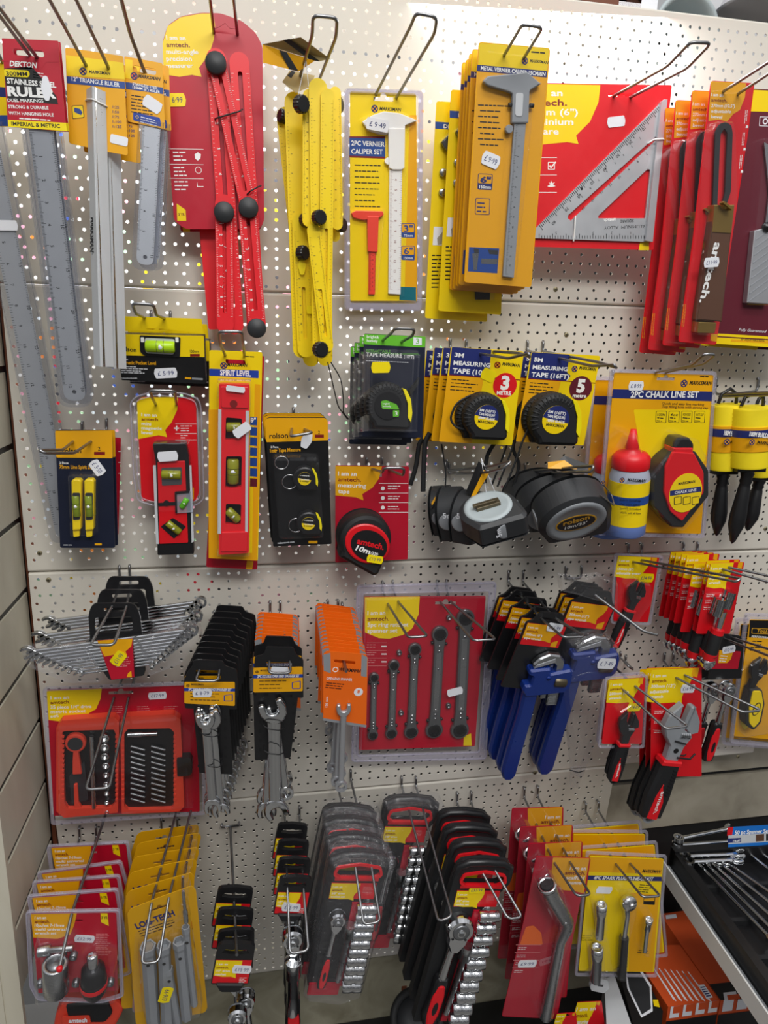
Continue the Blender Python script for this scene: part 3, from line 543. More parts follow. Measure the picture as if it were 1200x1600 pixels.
# ---- triangle ruler on yellow card
def triangle(label, tl, tr, bl, d, shift=None):
    fr = quad(tl, tr, bl, d); it = Item('triangular_scale_ruler', label, 'ruler', fr); P = fr.p
    c_ = it.part('backing_card'); c_.prism(rpoly([P(102, 74), P(193, 88), P(200, 243), P(172, 238), P(108, 224)], 2.5), -.5, .5, 'amber'); z = .65
    c_.pflat([(103, 86), (193, 98), (195, 124), (104, 118)], z, 'yellow'); c_.pflat([(104, 119), (195, 128), (196, 139), (105, 130)], z + .1, 'blue'); c_.ptext('12" TRIANGLE RULER', (112, 126), (187, 136), 6.5, 'white', z + .2, .02)
    x, y = P(124, 111); marks(c_, x, y, 8, z + .1, text=None); c_.ptext('MARKSMAN', (139, 114), (172, 117), 4.5, 'black', z + .1, .03, .15)
    c_.pflat([(112, 165), (130, 164), (132, 184), (113, 186)], z, 'black', 1.5); c_.pflat([(113, 166), (129, 165), (131, 183), (114, 185)], z + .1, 'yellow', 1.2); c_.pflat([(116, 168), (125, 170), (129, 176), (127, 180), (116, 175)], z + .2, 'blue', 1)
    for i, t in enumerate(('1:25', '1:50', '1:75', '1:100', '1:125')): c_.ptext(t, (176, 169 + i * 7.6), (186 + (i > 2) * 4, 170 + i * 7.6), 4.2, 'navy', z)
    r_ = it.part('scale'); q = quad((133, 142), (167, 142), (147, 570), d + 18, d + 18, d - 20) if 0 else None
    A, B, D_ = P(135, 140), P(166, 140), P(168, 572); L = D_[1] - 0 * 0
    yt = A[1]; yb = P(160, 572, 0)[1]; x0 = A[0]; wd = B[0] - A[0]; lean = 0.0
    prof = [(0, 0), (wd * .42, 15), (wd * .46, 15.6), (wd * .5, 15), (wd * .98, 1), (wd * .94, 0), (wd * .72, 5), (wd * .55, 2)]
    n = len(prof); lx = P(147, 572)[0] - x0
    vs = [(x0 + a, yt, b + .6) for a, b in prof] + [(x0 + lx + a * 1.12, yb, b + .6) for a, b in prof]
    r_.add(vs, [(i, i + n, (i + 1) % n + n, (i + 1) % n) for i in range(n)], 'lightgrey'); r_.add(vs[:n], [tuple(range(n))], 'grey'); r_.add(vs[n:], [tuple(range(n))[::-1]], 'grey')
    # printed edge face
    for fct, mt in (((.56, .70), 'steel'), ((.74, .97), 'grey')):
        zz = lambda t: .9 + 15 * (1 - (t - .5) / .48)
        r_.add([(x0 + wd * fct[0], yt, zz(fct[0])), (x0 + wd * fct[1], yt, zz(fct[1])), (x0 + lx + wd * 1.12 * fct[1], yb, zz(fct[1])), (x0 + lx + wd * 1.12 * fct[0], yb, zz(fct[0]))], [(0, 3, 2, 1)], mt)
    for i in range(110):
        t = .03 + i / 113; yy = yt + (yb - yt) * t; xx = x0 + lx * t + wd * (1 + .12 * t) * .72; l = 3.4 if i % 5 == 0 else 2; z1 = 9.2; z2 = z1 - l * 1.0
        r_.add([(xx, yy, z1), (xx + l * .75, yy, z2), (xx + l * .75, yy - .35, z2), (xx, yy - .35, z1)], [(0, 3, 2, 1)], 'black')
    px = (152, 365); x, y = P(150, 330, 12); r_.text('MARKSMAN', x0 + lx * .53 + 2.2, yt + (yb - yt) * .445, 4, 'black', 7.9, -92, bold=.04, width=38)
    t = it.part('cable_tie', label='white plastic tie'); t.tube(fillet3([(x0 - 1, P(140, 158)[1], 0), (x0 + 2, P(140, 158)[1], 6), (x0 + wd * .46, P(140, 160)[1] - 1, 17.5), (x0 + wd, P(140, 160)[1] - 2, 4), (x0 + wd + 1, P(140, 160)[1] - 2, 0)], 2), .8, 'white', 6)
    return it
it = triangle('silver triangular scale ruler on the front yellow card with white price label', (102, 74), (193, 88), (108, 224), 120)
sticker(it, (186, 219), 28, 14, -6, '', 'paper', 1.0, hexa=False); it.done()
it.copy('triangular scale ruler on a yellow card behind the front triangular ruler', 126, 92, 98, it.fr.p(102, 74))
hook('two-prong hook carrying the triangular scale rulers', [(135, 103), (170, 107)], 120, [(62, -28), (106, -28)], 225)
# ---- 150 mm ruler
fr = quad((194, 88), (254, 100), (200, 190), 100); it = Item('steel_ruler', 'short 150 mm steel ruler in a rounded clear sleeve below a small yellow card', 'ruler', fr); P = fr.p
c_ = it.part('header_card'); c_.prism(rpoly([P(194, 88), P(254, 99), P(258, 202), P(200, 190)], 2), -.5, .5, 'amber', holes=[rpoly([P(208, 102), P(244, 108), P(244, 118), P(208, 111)], 2.5)]); z = .65
c_.pflat([(196, 92), (207, 94), (207, 124), (196, 122)], z, 'yellow'); c_.pflat([(196, 128), (255, 137), (255, 147), (197, 139)], z, 'blue'); c_.ptext('STAINLESS STEEL', (207, 133), (247, 140), 4, 'white', z + .1, .02); c_.ptext('150MM (6") RULER', (207, 138), (250, 146), 4, 'white', z + .1, .02)
x, y = P(204, 118); marks(c_, x, y, 8, z + .1, text=None, dark='navy', col='orange'); c_.ptext('MARKSMAN', (216, 121), (250, 126), 5, 'black', z, .03, .15)
c_.psmall((205, 148), (240, 153), 2.6, 6, 'black', z); c_.pflat([(208, 175), (250, 184), (252, 198), (208, 188)], z, 'royal', 2); x, y = P(211, 181); marks(c_, x, y - 1, 5, z + .1, text=None, dark='royal', col='yellow'); c_.psmall((220, 182), (248, 189), 2, 3, 'paper', z + .1)
sticker(it, (238, 163), 32, 19, -24, '', 'paper', 1.1)
b_ = it.part('blade'); xa, xb = P(218, 300)[0], P(245, 300)[0]; yb = P(238, 418)[1]; yt = P(230, 190)[1]; xm = (xa + xb) / 2
b_.prism(rect(xm - 10, yb + 2, xm + 10, yt, [9, 9, 0, 0], 5), -1.5, -.8, 'rulersteel', holes=[circ(xm, yb + 11, 2.4, 12)])
ruler_ticks(b_, (xm - 9.8, yt - 4), (xm - 9.8, yb + 18), 0, -.7, 'black', 96, 8, 1, [(i / 6, str(i)) for i in range(1, 6)], 3, 2, -90, 0, .18); ruler_ticks(b_, (xm + 9.8, yt - 4), (xm + 9.8, yb + 14), 0, -.7, 'black', 75, 5, -1, [(i / 15, str(i)) for i in range(5, 16, 5)], 3, 1.4, -90, 0, .17)
s_ = it.part('sleeve'); s_.dome(rect(xm - 15, yb - 5, xm + 15, yt + 3, [12, 12, 1, 1], 6), [(0, -3), (0, .2), (2, 1.2)], 'sleeve'); it.done()
it.copy('short steel ruler on a yellow card hanging behind the front short ruler', 205, 93, 84, it.fr.p(194, 88))
hook('bent single prong holding the short steel rulers', [(226, 113)], 100, [(186, -14)], 190, mids=[(203, 52)], dm=140, single_wire=True)

# ---- red multi-angle measurer
fr = quad((253, 50), (411, 50), (270, 350), 48); P = fr.p
it = Item('angle_measurer', 'red multi-angle ruler with round black knobs on a rounded red card', 'angle ruler', fr)
out = [(258, 356 - 20), (253, 62)] ; pp = [(272, 345), (262, 210), (254, 66), (262, 40), (282, 26), (315, 20), (345, 21), (378, 33), (400, 52), (410, 72), (413, 345), (405, 358), (290, 358)]
c_ = it.part('backing_card'); c_.prism(rpoly(c_.PP(pp), 5), -.6, .6, 'crimson', holes=[rpoly([P(333, 51), P(372, 55), P(373, 46), P(358, 44), P(352, 36), P(343, 42), P(334, 46)], 1.5)]); z = .75
c_.pflat([(254, 68), (262, 41), (282, 27), (315, 21), (333, 21), (336, 40), (334, 62), (327, 84), (311, 106), (315, 120), (300, 117), (280, 120), (256, 116)], z, 'yellow')
for i, t in enumerate(('I am an', 'amtech.', 'multi-angle', 'precision', 'measurer')): c_.ptext(t, (260, 62 + i * 11), (260 + (30, 37, 50, 40, 42)[i], 63 + i * 10.7), 7, 'lettering' if i == 1 else 'white', z + .15, .02)
for i, (yy, n) in enumerate(((232, 3), (256, 3), (278, 3))): c_.pflat([(264, yy), (318, yy + 1), (318, yy + 1.8), (264, yy + .8)], z, 'white'); c_.psmall((270 + i, yy + 5), (290 + i * 2, yy + 5), 3, 3, 'white', z)
c_.pflat([(304, 241), (309, 238), (314, 241), (313, 248), (309, 251), (305, 248)], z, 'white'); x, y = P(310, 266); c_.prism(circ(x, y, 4, 16), .6, z, 'white', holes=[circ(x, y, 3.4, 16)]); c_.pflat([(308, 284), (309, 291), (318, 291), (318, 292), (308, 292)], z, 'white')
c_.pflat([(276, 318), (290, 328), (291, 345), (277, 345)], z, 'yellow'); c_.ptext('3 YR', (279, 337), (289, 337), 4, 'lettering', z + .1, .03)
sticker(it, (273, 156), 37, 20, 0, '£ 6·99', 'lemon', 1.2)
def bar(name, a, b, wd, z0, z1, mat, slot0=None, ticks=True, tm='white', label=None, nums=True, sl=.22, n=60):
    m = it.part(name, label=label); A, B = Vector(m.P(*a, z1)), Vector(m.P(*b, z1)); d = B - A; L = d.length; ang = math.degrees(math.atan2(d.y, d.x)); h = wd / 2
    poly = xf(arc(L, 0, h, -90, 90, 8) + arc(0, 0, h, 90, 270, 8), A.x, A.y, ang); hs = []
    if slot0: hs = [xf(rect(L * slot0[0], -h * sl, L * slot0[1], h * sl, h * .2), A.x, A.y, ang)]
    m.prism(poly, z0, z1, mat, holes=hs); m.prism(xf(rect(h * .5, -h, L - h * .5, -h * .86), A.x, A.y, ang), z1, z1 + .4, mat); m.prism(xf(rect(h * .5, h * .86, L - h * .5, h), A.x, A.y, ang), z1, z1 + .4, mat)
    if ticks:
        q = xf([(h, h * .9), (L - h, h * .9), (h, -h * .9), (L - h, -h * .9)], A.x, A.y, ang); nn = [(i / 10, str(i)) for i in range(1, 10)] if nums else None
        ruler_ticks(m, q[2], q[3], 0, z1 + .5, tm, n, 5, 1, nn, wd * .16, wd * .07, None, 0, .16); ruler_ticks(m, q[0], q[1], 0, z1 + .5, tm, n, 5, -1, None, wd * .16, wd * .07, None, 0, .16)
    return m
bar('ruler_arm', (338, 92), (366, 508), 24, 3, 7, 'barred', (.05, .93)); bar('ruler_arm', (374, 98), (400, 508), 24, 2.5, 6, 'barred', (.03, .6))
bar('ruler_arm', (338, 94), (388, 320), 21, 10, 14, 'barred', (.06, .9), nums=False); bar('ruler_arm', (350, 318), (352, 508), 22, 10, 13.5, 'barred', (.05, .9)); bar('ruler_arm', (386, 324), (402, 512), 23, 11, 14.5, 'barred', (.06, .85))
for c in ((337, 97), (350, 331), (388, 324), (401, 513)):
    k = it.part('knob', label='round black clamping knob'); x, y = k.P(*c, 21); k.lathe([(12.6, 0), (12.6, 5), (11.8, 6.2), (0, 6.6)], 'charcoal', (x, y, 14.5), n=28)
t = it.part('cable_tie'); t.tube(fillet3([(*P(336, 186, 8), 8), (*P(340, 184, 17), 17), (*P(374, 174, 17), 17), (*P(379, 171, 10), 10)], 2), 1.0, 'black', 6); t = it.part('cable_tie'); t.tube(fillet3([(*P(386, 304, 15), 15), (*P(392, 298, 19), 19), (*P(403, 292, 17), 17), (*P(408, 290, 8), 8)], 2), 1.0, 'black', 6)
it.done()
g2 = Item('angle_measurer', 'red multi-angle ruler pack hidden directly behind the front one', 'angle ruler', quad((272, 50), (413, 55), (285, 350), 26)); c_ = g2.part('backing_card'); c_.ppoly([(282, 362), (272, 60), (300, 30), (350, 30), (400, 60), (411, 350), (404, 362)], -.6, .6, 'crimson', 4); c_.ppoly([(285, 345), (296, 345), (297, 362), (286, 362)], .6, .8, 'yellow')
m = g2.part('ruler_arm'); m.prism(rect(*g2.fr.p(326, 515, 2), *g2.fr.p(345, 340, 2), 3), .8, 5, 'barred'); g2.done()
hook('double hook above the red multi-angle ruler', [(334, 50), (371, 53)], 50, [(327, -12), (364, -12)], 110)

# ---- bundle of yellow template rulers
def tmpl(label, dx, d, bars, knobs, dark=False):
    fr = wall(480 + dx, 330, d); it = Item('template_ruler', label, 'angle ruler', fr, 'yellow folding template rulers'); P = fr.p
    for a, b, wd, z0, ed in bars:
        m = it.part('ruler_arm'); A, B = Vector(m.P(*a, z0)), Vector(m.P(*b, z0)); dd = B - A; L = dd.length; ang = math.degrees(math.atan2(dd.y, dd.x)); h = wd / 2
        if ed: h = wd / 2
        poly = xf(arc(L, 0, h, -90, 90, 8) + arc(0, 0, h, 90, 270, 8), A.x, A.y, ang); hs = [xf(rect(L * .5, -h * .22, L * .92, h * .22, h * .2), A.x, A.y, ang)] if wd > 15 else []
        m.prism(poly, z0 - 3, z0, 'yellow', holes=hs)
        for s1 in (-1, 1): m.prism(xf(rect(h * .4, min(s1 * h, s1 * h * .82), L - h * .4, max(s1 * h, s1 * h * .82)), A.x, A.y, ang), z0, z0 + .7, 'yellow')
        q = xf([(h, -h * .8), (L - h, -h * .8), (h, h * .8), (L - h, h * .8)], A.x, A.y, ang); ruler_ticks(m, q[0], q[1], 0, z0 + .3, 'charcoal', 70, 5, 1, [(i / 12, str(i)) for i in range(1, 12)], 2, 1.2, None, 0, .12)
        if wd > 12: ruler_ticks(m, q[2], q[3], 0, z0 + .3, 'charcoal', 70, 5, -1, None, 2, 1.2, None, 0, .12)
    for c, r, z0, ax in knobs:
        k = it.part('knob', label='ribbed black knob'); x, y = P(*c, z0); ax_ = Vector(ax).normalized(); u = ax_.orthogonal().normalized()
        T = ax_.to_track_quat('Z', 'Y').to_matrix().to_4x4(); T.translation = Vector((x, y, z0)); k.T = T; knob(k, (0, 0), r, 9, -3, 'plasticblack', 16); k.lathe([(3, -12), (3, -2)], 'plasticblack', (0, 0, 0), n=10)
    return it
A = tmpl('rearmost yellow template ruler of the bundle, lowest rounded end', 0, 60, [((446, 182), (486, 560), 22, 0, 0), ((504, 160), (508, 560), 20, 2, 0), ((520, 160), (524, 370), 12, 6, 0)], [((443, 182), 8, 4, (-.8, .1, .4)), ((526, 164), 10, 4, (.7, 0, .5)), ((532, 352), 9, 4, (.7, 0, .6))]); A.done()
A = tmpl('middle yellow template ruler of the bundle with worn price label', 0, 85, [((460, 160), (472, 545), 24, 2, 0), ((470, 348), (478, 545), 22, 6, 0), ((524, 145), (527, 350), 14, 0, 0)], [((472, 395), 9, 10, (.6, 0, .6)), ((478, 344), 9, 12, (.5, 0, .9))])
sticker(A, (472, 416), 13, 26, 0, '', 'lemon', 9.5); sticker(A, (485, 484), 13, 13, 0, '', 'lemon', 9); A.done()
A = tmpl('front yellow template ruler of the bundle, its top highest', 0, 112, [((497, 138), (502, 546), 22, 8, 0), ((483, 150), (482, 344), 15, 4, 0), ((512, 150), (508, 548), 16, 12, 0), ((490, 360), (511, 540), 16, 15, 0)], [((470, 163), 10, 16, (.55, -.1, .8)), ((498, 340), 9, 20, (.4, 0, .9)), ((500, 546), 10, 18, (.4, 0, .9))])
A.done()
# hang tags
fr = wall(455, 90, 118); T = Item('hang_tag', 'brown and yellow folded paper tag on the hook above the yellow template rulers', 'tag', fr)
m = T.part('upper_fold'); m.add([(*m.P(410, 69, 0), 0), (*m.P(470, 58, 25), 25), (*m.P(516, 92, 12), 12), (*m.P(498, 96, 8), 8)], [(0, 3, 2, 1)], 'tagbrown'); a = [(*m.P(442, 63, 14), 14.6), (*m.P(452, 61, 18), 18.6), (*m.P(500, 96, 9), 9.6), (*m.P(486, 95, 7), 7.6)]; m.add(a, [(0, 3, 2, 1)], 'charcoal'); 
m = T.part('lower_fold'); m.add([(*m.P(410, 69, 0), 0), (*m.P(492, 95, 9), 9), (*m.P(466, 112, 2), 2), (*m.P(411, 98, -2), -2)], [(0, 3, 2, 1)], 'amber'); m.add([(*m.P(436, 78, 4), 4.6), (*m.P(448, 82, 5), 5.6), (*m.P(466, 111, 3), 3.6), (*m.P(452, 108, 1), 1.6)], [(0, 3, 2, 1)], 'charcoal')
m.tube([(*m.P(478, 92, 12), 12), (*m.P(482, 135, 8), 8)], .4, 'paper', 5); m.tube([(*m.P(478, 92, 12), 12), (*m.P(466, 148, 8), 8)], .4, 'paper', 5)
T.done()
fr = wall(460, 125, 100); T = Item('hang_tag', 'olive paper tag lower down behind the folded brown tag', 'tag', fr); m = T.part('tag_card'); m.ppoly([(441, 128), (453, 110), (492, 118), (486, 135), (462, 145)], -.3, .3, 'tagbrown'); m.ppoly([(449, 118), (456, 110), (462, 112), (455, 122)], .3, .5, 'charcoal'); T.done()
hook('tall rounded hook carrying the yellow template rulers', [(467, 142), (500, 128)], 92, [(489, 24), (527, 28)], 195, mids=[(488, 55), (525, 58)], dm=172)

# ---- 2pc vernier caliper set (clamshell)
fr = quad((546, 142), (655, 146), (548, 470), 48, 48, 30); it = Item('caliper_set', 'clear clamshell with a white and an orange vernier caliper on yellow card', 'caliper set', fr); P = fr.p
c_ = it.part('backing_card'); c_.ppoly([(547, 142), (650, 146), (652, 470), (547, 470)], -.5, .5, 'yellow', 3, holes=[slot(*P(599, 155), 26, 5)]); z = .65
c_.pflat([(546, 213), (602, 213), (602, 248), (546, 246)], z, 'lettering'); c_.pflat([(546, 215), (602, 216), (602, 245), (546, 243)], z + .1, 'blue'); c_.ptext('2PC VERNIER', (549, 227), (601, 229), 7.5, 'white', z + .2, .02); c_.ptext('CALIPER SET', (549, 240), (598, 241), 7.5, 'white', z + .2, .02)
x, y = P(580, 170); marks(c_, x, y, 9, z, text=None); c_.ptext('MARKSMAN', (593, 172), (626, 174), 5, 'black', z, .03, .15)
for i in range(8): c_.psmall((554, 257 + i * 9.2), (596, 258 + i * 9.2), 2.4, 1, 'black', z)
for yy, t, u in ((349, '3"', '75mm'), (384, '6"', '150mm')): c_.pflat([(627, yy), (648, yy), (648, yy + 23), (627, yy + 22)], z, 'blue', 2); c_.pflat([(628, yy + 1), (647, yy + 1), (647, yy + 14), (628, yy + 14)], z + .1, 'amber', 1.5); c_.ptext(t, (631, yy + 13), (645, yy + 13), 10, 'blue', z + .2, .02); c_.ptext(u, (631, yy + 21), (645, yy + 21), 4, 'white', z + .2, .01)
c_.pflat([(625, 448), (650, 449), (650, 470), (624, 469)], z, 'teal'); c_.pflat([(640, 180), (651, 180), (652, 470), (632, 470)], z - .05, 'amber')
def caliper(part, jaw, body, vern, beam, mat, z0, th, tm='black', it=it, label=None):
    m = it.part(part, label=label); m.ppoly(jaw, z0, z0 + th, mat, 1.2, bev=.8); m.ppoly(beam, z0, z0 + th * .7, mat, .5, bev=.5); m.ppoly(vern, z0 + .4, z0 + th * 1.2, mat, 1, bev=.6)
    a = Vector(m.P(*beam[0], z0)); b = Vector(m.P(*beam[3], z0)); k = Vector(m.P(*beam[1], z0)); w_ = (k - a).length
    ruler_ticks(m, (a.x + .4, a.y - 6), (b.x + .4, b.y + 6), 0, z0 + th * .72, tm, 110, 5, 1, [(i / 15, str(i)) for i in range(1, 15)], w_ * .18, w_ * .14, None, 0, .13)
    ruler_ticks(m, (k.x - .4, k.y - 6), (k.x - .4 + b.x - a.x, b.y + 6), 0, z0 + th * .72, tm, 70, 5, -1, None, w_ * .18, w_ * .12, None, 0, .13); return m
m = caliper('caliper', [(566, 190), (582, 180), (600, 174), (625, 177), (652, 188), (633, 196), (633, 206), (607, 207), (604, 210), (592, 209), (575, 203)], None, [(607, 200), (633, 200), (632, 262), (628, 265), (614, 265), (608, 262)], [(609, 205), (629, 205), (626, 460), (607, 459)], 'white', 1, 5, 'lettering', label='white plastic caliper')
x, y = m.P(606, 252, 4); knob(m, (x, y), 4.5, 4, 1.5, 'white', 12)
m = caliper('caliper', [(549, 333), (556, 329), (598, 330), (600, 335), (594, 340), (575, 343), (568, 344), (552, 340)], None, [(574, 338), (592, 338), (590, 394), (575, 393)], [(577, 342), (588, 342), (586, 460), (576, 460)], 'neonred', 1, 4.5, 'black', label='small orange caliper')
b = it.part('clamshell', label='clear plastic shell with raised rim'); o_ = b.PP([(537, 138), (661, 142), (659, 486), (538, 485)]); i_ = b.PP([(545, 146), (653, 150), (651, 474), (547, 473)])
b.prism(rpoly(o_, 7), -2, 2.5, 'rim', holes=[rpoly(i_, 4)]); b.prism(rpoly(inset(o_, 1.5), 6), 2.5, 4, 'rim', holes=[rpoly(inset(i_, -1), 4)])
b.dome(rpoly(b.PP([(560, 186), (590, 172), (625, 172), (655, 186), (637, 208), (633, 465), (604, 464), (602, 212), (570, 208)], 6.8), 4), [(0, .8), (1.5, 8), (3, 9)], 'clear', bottom=False)
b.dome(rpoly(b.PP([(547, 328), (602, 326), (600, 348), (590, 464), (574, 464), (570, 348), (548, 344)], 6), 3), [(0, .8), (1, 7), (2, 8)], 'clear', bottom=False)
sticker(it, (590, 195), 40, 18, -8, '£ 9·49', 'paper', 9.6); it.done()
hook('slender hook above the two-caliper clamshell', [(586, 156), (618, 160)], 50, [(650, 20), (683, 27)], 190, mids=[(642, 40), (679, 52)], dm=172)

# ---- digital caliper cards
fr = quad((682, 160), (770, 164), (665, 496), 60, 60, 40); it = Item('digital_caliper', 'yellow digital caliper card hanging lowest, its left side showing battery cells', 'caliper', fr); P = fr.p
c_ = it.part('backing_card'); c_.ppoly([(682, 158), (770, 163), (761, 503), (664, 497)], -.5, .5, 'yellow', 3, holes=[slot(*P(724, 172), 26, 5)]); z = .65; c_.pflat([(680, 190), (768, 196), (768, 207), (680, 201)], z, 'blue'); c_.ptext('DIGITAL CALIPER', (693, 200), (765, 205), 6, 'white', z + .1, .02)
c_.psmall((675, 398), (735, 398), 3, 9, 'black', z); c_.pflat([(678, 354), (700, 355), (699, 384), (676, 383)], z, 'paper'); c_.pflat([(683, 372), (692, 362), (699, 364), (698, 380), (684, 383)], z + .1, 'stone')
m = it.part('caliper', label='black caliper'); m.ppoly([(690, 222), (700, 212), (712, 206), (716, 228), (706, 240), (695, 232)], 1, 8, 'charcoal', 1, bev=1); m.ppoly([(712, 206), (750, 206), (744, 480), (722, 480)], 1, 6, 'charcoal', 1, bev=1)
for c in ((692, 270), (691, 301)): q = it.part('battery', label='round silver cell'); x, y = q.P(*c, 2); q.lathe([(5, 0), (5, 4), (4, 4.6), (0, 4.6)], 'steel', (x, y, .6), n=18)
b = it.part('blister'); b.dome(rpoly(b.PP([(686, 222), (704, 204), (756, 204), (752, 484), (716, 482), (704, 246)], 7.5), 4), [(0, .7), (1.5, 9), (3, 10)], 'clear', bottom=False)
it.done(); it.copy('yellow digital caliper card hanging second lowest, in front of the lowest one', 705, 140, 76, it.fr.p(682, 158))
# ---- metal vernier calipers
fr = quad((747, 66), (858, 75), (726, 443), 138, 138, 110); it = Item('metal_caliper', 'grey metal 6 inch vernier caliper on orange and yellow card, frontmost', 'caliper', fr, 'metal vernier calipers on cards'); P = fr.p
c_ = it.part('backing_card'); c_.ppoly([(748, 65), (860, 75), (830, 449), (725, 441)], -.5, .5, 'amber', 4, holes=[rpoly([P(786, 84), P(821, 90), P(819, 96), P(806, 94), P(785, 91)], 1.2)]); z = .65
c_.pflat([(749, 67), (858, 76), (854, 118), (747, 108)], z - .06, 'yellow', 3)
c_.pflat([(746, 101), (855, 111), (854, 121), (745, 111)], z, 'navy'); c_.ptext('METAL VERNIER CALIPER 15CM/6IN', (751, 109), (852, 119), 6, 'white', z + .1, .03); x, y = P(815, 95); marks(c_, x, y, 8, z, text=None); c_.ptext('MARKSMAN', (828, 97), (856, 100), 4.5, 'black', z, .03, .15); c_.psmall((830, 80), (855, 82), 3, 1, 'black', z)
for i, l in enumerate((50, 46, 42, 40, 46, 30, 50, 36)): c_.psmall((747 + (i % 2) * 3, 163 + i * 8.8), (747 + l, 165 + i * 8.8), 2.6, 1, 'black', z)
c_.pflat([(747, 271), (770, 272), (769, 297), (746, 296)], z, 'navy', 2); c_.pflat([(748, 272), (769, 273), (768, 287), (747, 286)], z + .1, 'amber', 1.5); c_.ptext('6"', (750, 285), (767, 286), 9, 'navy', z + .2, .05); c_.ptext('150mm', (749, 294), (767, 295), 5, 'white', z + .2, .02)
c_.pflat([(743, 309), (766, 310), (765, 336), (742, 335)], z, 'navy', 2); c_.pflat([(744, 310), (765, 311), (764, 335), (743, 334)], z + .1, 'amber', 1.6); c_.psmall((746, 316), (763, 317), 3, 3, 'navy', z + .2)
c_.pflat([(733, 386), (780, 388), (777, 427), (731, 424)], z, 'blue'); c_.pflat([(738, 396), (748, 396), (745, 422), (740, 422)], z + .1, 'steel'); c_.pflat([(752, 404), (778, 405), (777, 413), (752, 412)], z + .1, 'steel'); c_.pflat([(740, 388), (748, 389), (748, 396), (741, 396)], z + .1, 'charcoal'); c_.pflat([(762, 390), (778, 391), (778, 398), (765, 397)], z + .1, 'charcoal')
m = it.part('caliper', label='grey metal vernier caliper'); m.ppoly([(755, 127), (762, 119), (812, 114), (824, 112), (846, 131), (828, 141), (826, 192), (800, 192), (801, 146), (795, 143), (762, 133)], 2, 8, 'grey', 1.5, bev=1.2); m.ppoly([(806, 145), (818, 145), (816, 182), (805, 181)], 8, 8.6, 'lightgrey', 3)
m.ppoly([(804, 190), (822, 192), (803, 434), (786, 432)], 2, 5.5, 'grey', .5, bev=.5); a = Vector(m.P(806, 194, 5)); bb = Vector(m.P(789, 428, 5)); ruler_ticks(m, a, bb, 0, 5.7, 'charcoal', 100, 5, 1, [(i / 15, str(i)) for i in range(1, 15)], 2, 1.8, None, 0, .13)
for c in ((797, 164), (830, 165)): x, y = m.P(*c, 5); m.lathe([(2.6, 0), (2.6, 5), (0, 5)], 'charcoal', (x - 2, y, 5), (1, 0, 0), 12)
x, y = m.P(795, 202, 5); knob(m, (x, y), 5, 5, 3, 'grey', 12)
b = it.part('blister'); b.dome(rpoly(b.PP([(752, 124), (764, 115), (824, 108), (850, 130), (832, 146), (832, 196), (808, 438), (780, 436), (794, 200), (796, 148), (760, 140)], 8.2), 4), [(0, .7), (1.5, 9.5), (3.5, 11)], 'clear', bottom=False)
b.ppoly([(750, 66), (858, 75), (829, 449), (727, 441)], .9, 1.1, 'clear', 4)
sticker(it, (767, 250), 32, 20, -18, '£ 9·99', 'paper', 1.7); it.done()
for k, (x, y, d) in enumerate(((738, 76, 122), (733, 83, 112), (728, 92, 102), (722, 97, 92))): it.copy('metal vernier caliper card, ' + ORD[k + 1] + ' of its stack', x, y, d, it.fr.p(748, 65))
hook('square-ended hook through the metal vernier caliper cards', [(788, 86), (819, 90)], 138, [(816, 38), (848, 43)], 200)

# ---- aluminium square
fr = quad((800, 130), (1049, 133), (800, 385), 62); it = Item('rafter_square', 'large triangular aluminium square on wide red card', 'square', fr); P = fr.p
c_ = it.part('backing_card'); c_.ppoly([(760, 128), (1050, 133), (1021, 391), (750, 383)], -.6, .6, 'red', 3, holes=[rpoly([P(950, 146), P(986, 146), P(986, 151), P(950, 151)], 1)]); z = .75
c_.pflat([(760, 129), (938, 133), (935, 160), (922, 190), (900, 212), (904, 225), (886, 222), (845, 226), (755, 222)], z, 'yellow')
for i, (t, a, b) in enumerate((('I am an', 820, 879), ('amtech.', 815, 886), ('150mm (6")', 810, 903), ('aluminium', 812, 896), ('square', 822, 873))): c_.ptext(t, (a, 150 + i * 15), (b, 150 + i * 15), 10, 'lettering' if i == 1 else 'white', z + .1, .02)
for yy in (246, 273, 300): c_.pflat([(800, yy), (870, yy), (870, yy + .8), (800, yy + .8)], z, 'white')
c_.pflat([(856, 253), (867, 253), (867, 265), (856, 265)], z, 'white', 1); c_.pflat([(857.2, 254.2), (865.8, 254.2), (865.8, 263.8), (857.2, 263.8)], z + .1, 'red', 1); c_.pflat([(859, 258), (861, 260), (868, 252), (869, 254), (861, 263), (858, 260)], z + .2, 'white')
c_.pflat([(855, 291), (860, 288), (857, 285), (860, 286), (861, 282), (863, 286), (867, 285), (864, 288), (868, 291), (863, 292), (858, 292)], z, 'white'); c_.pflat([(1000, 379), (1014, 378), (1014, 391), (998, 391)], z, 'yellow')
s_ = it.part('square', label='aluminium square'); zt = 4
outl = s_.PP([(832, 362), (1038, 155), (1043, 156), (1034, 162), (1012, 378), (834, 372)], zt); h1 = s_.PP([(1025, 213), (1026, 218), (892, 345), (887, 341), (888, 336)], zt); h2 = s_.PP([(1016, 265), (1008, 341), (935, 341), (935, 337), (1012, 264)], zt)
s_.prism(outl, 1, zt, 'alu', holes=[h1, h2]); s_.ppoly([(1034, 158), (1043, 155), (1020, 378), (1009, 376)], 1, 9, 'alu', .4)
for i in range(85):
    t = i / 85; x, y = 842 + (1030 - 842) * t, 352 - (352 - 165) * t; l = 10 if i % 5 == 0 else 6; s_.pflat([(x, y), (x + .7, y - .7), (x + .7 + l * .55, y - .7 + l * .75), (x + l * .55, y + l * .75)], zt + .12, 'black')
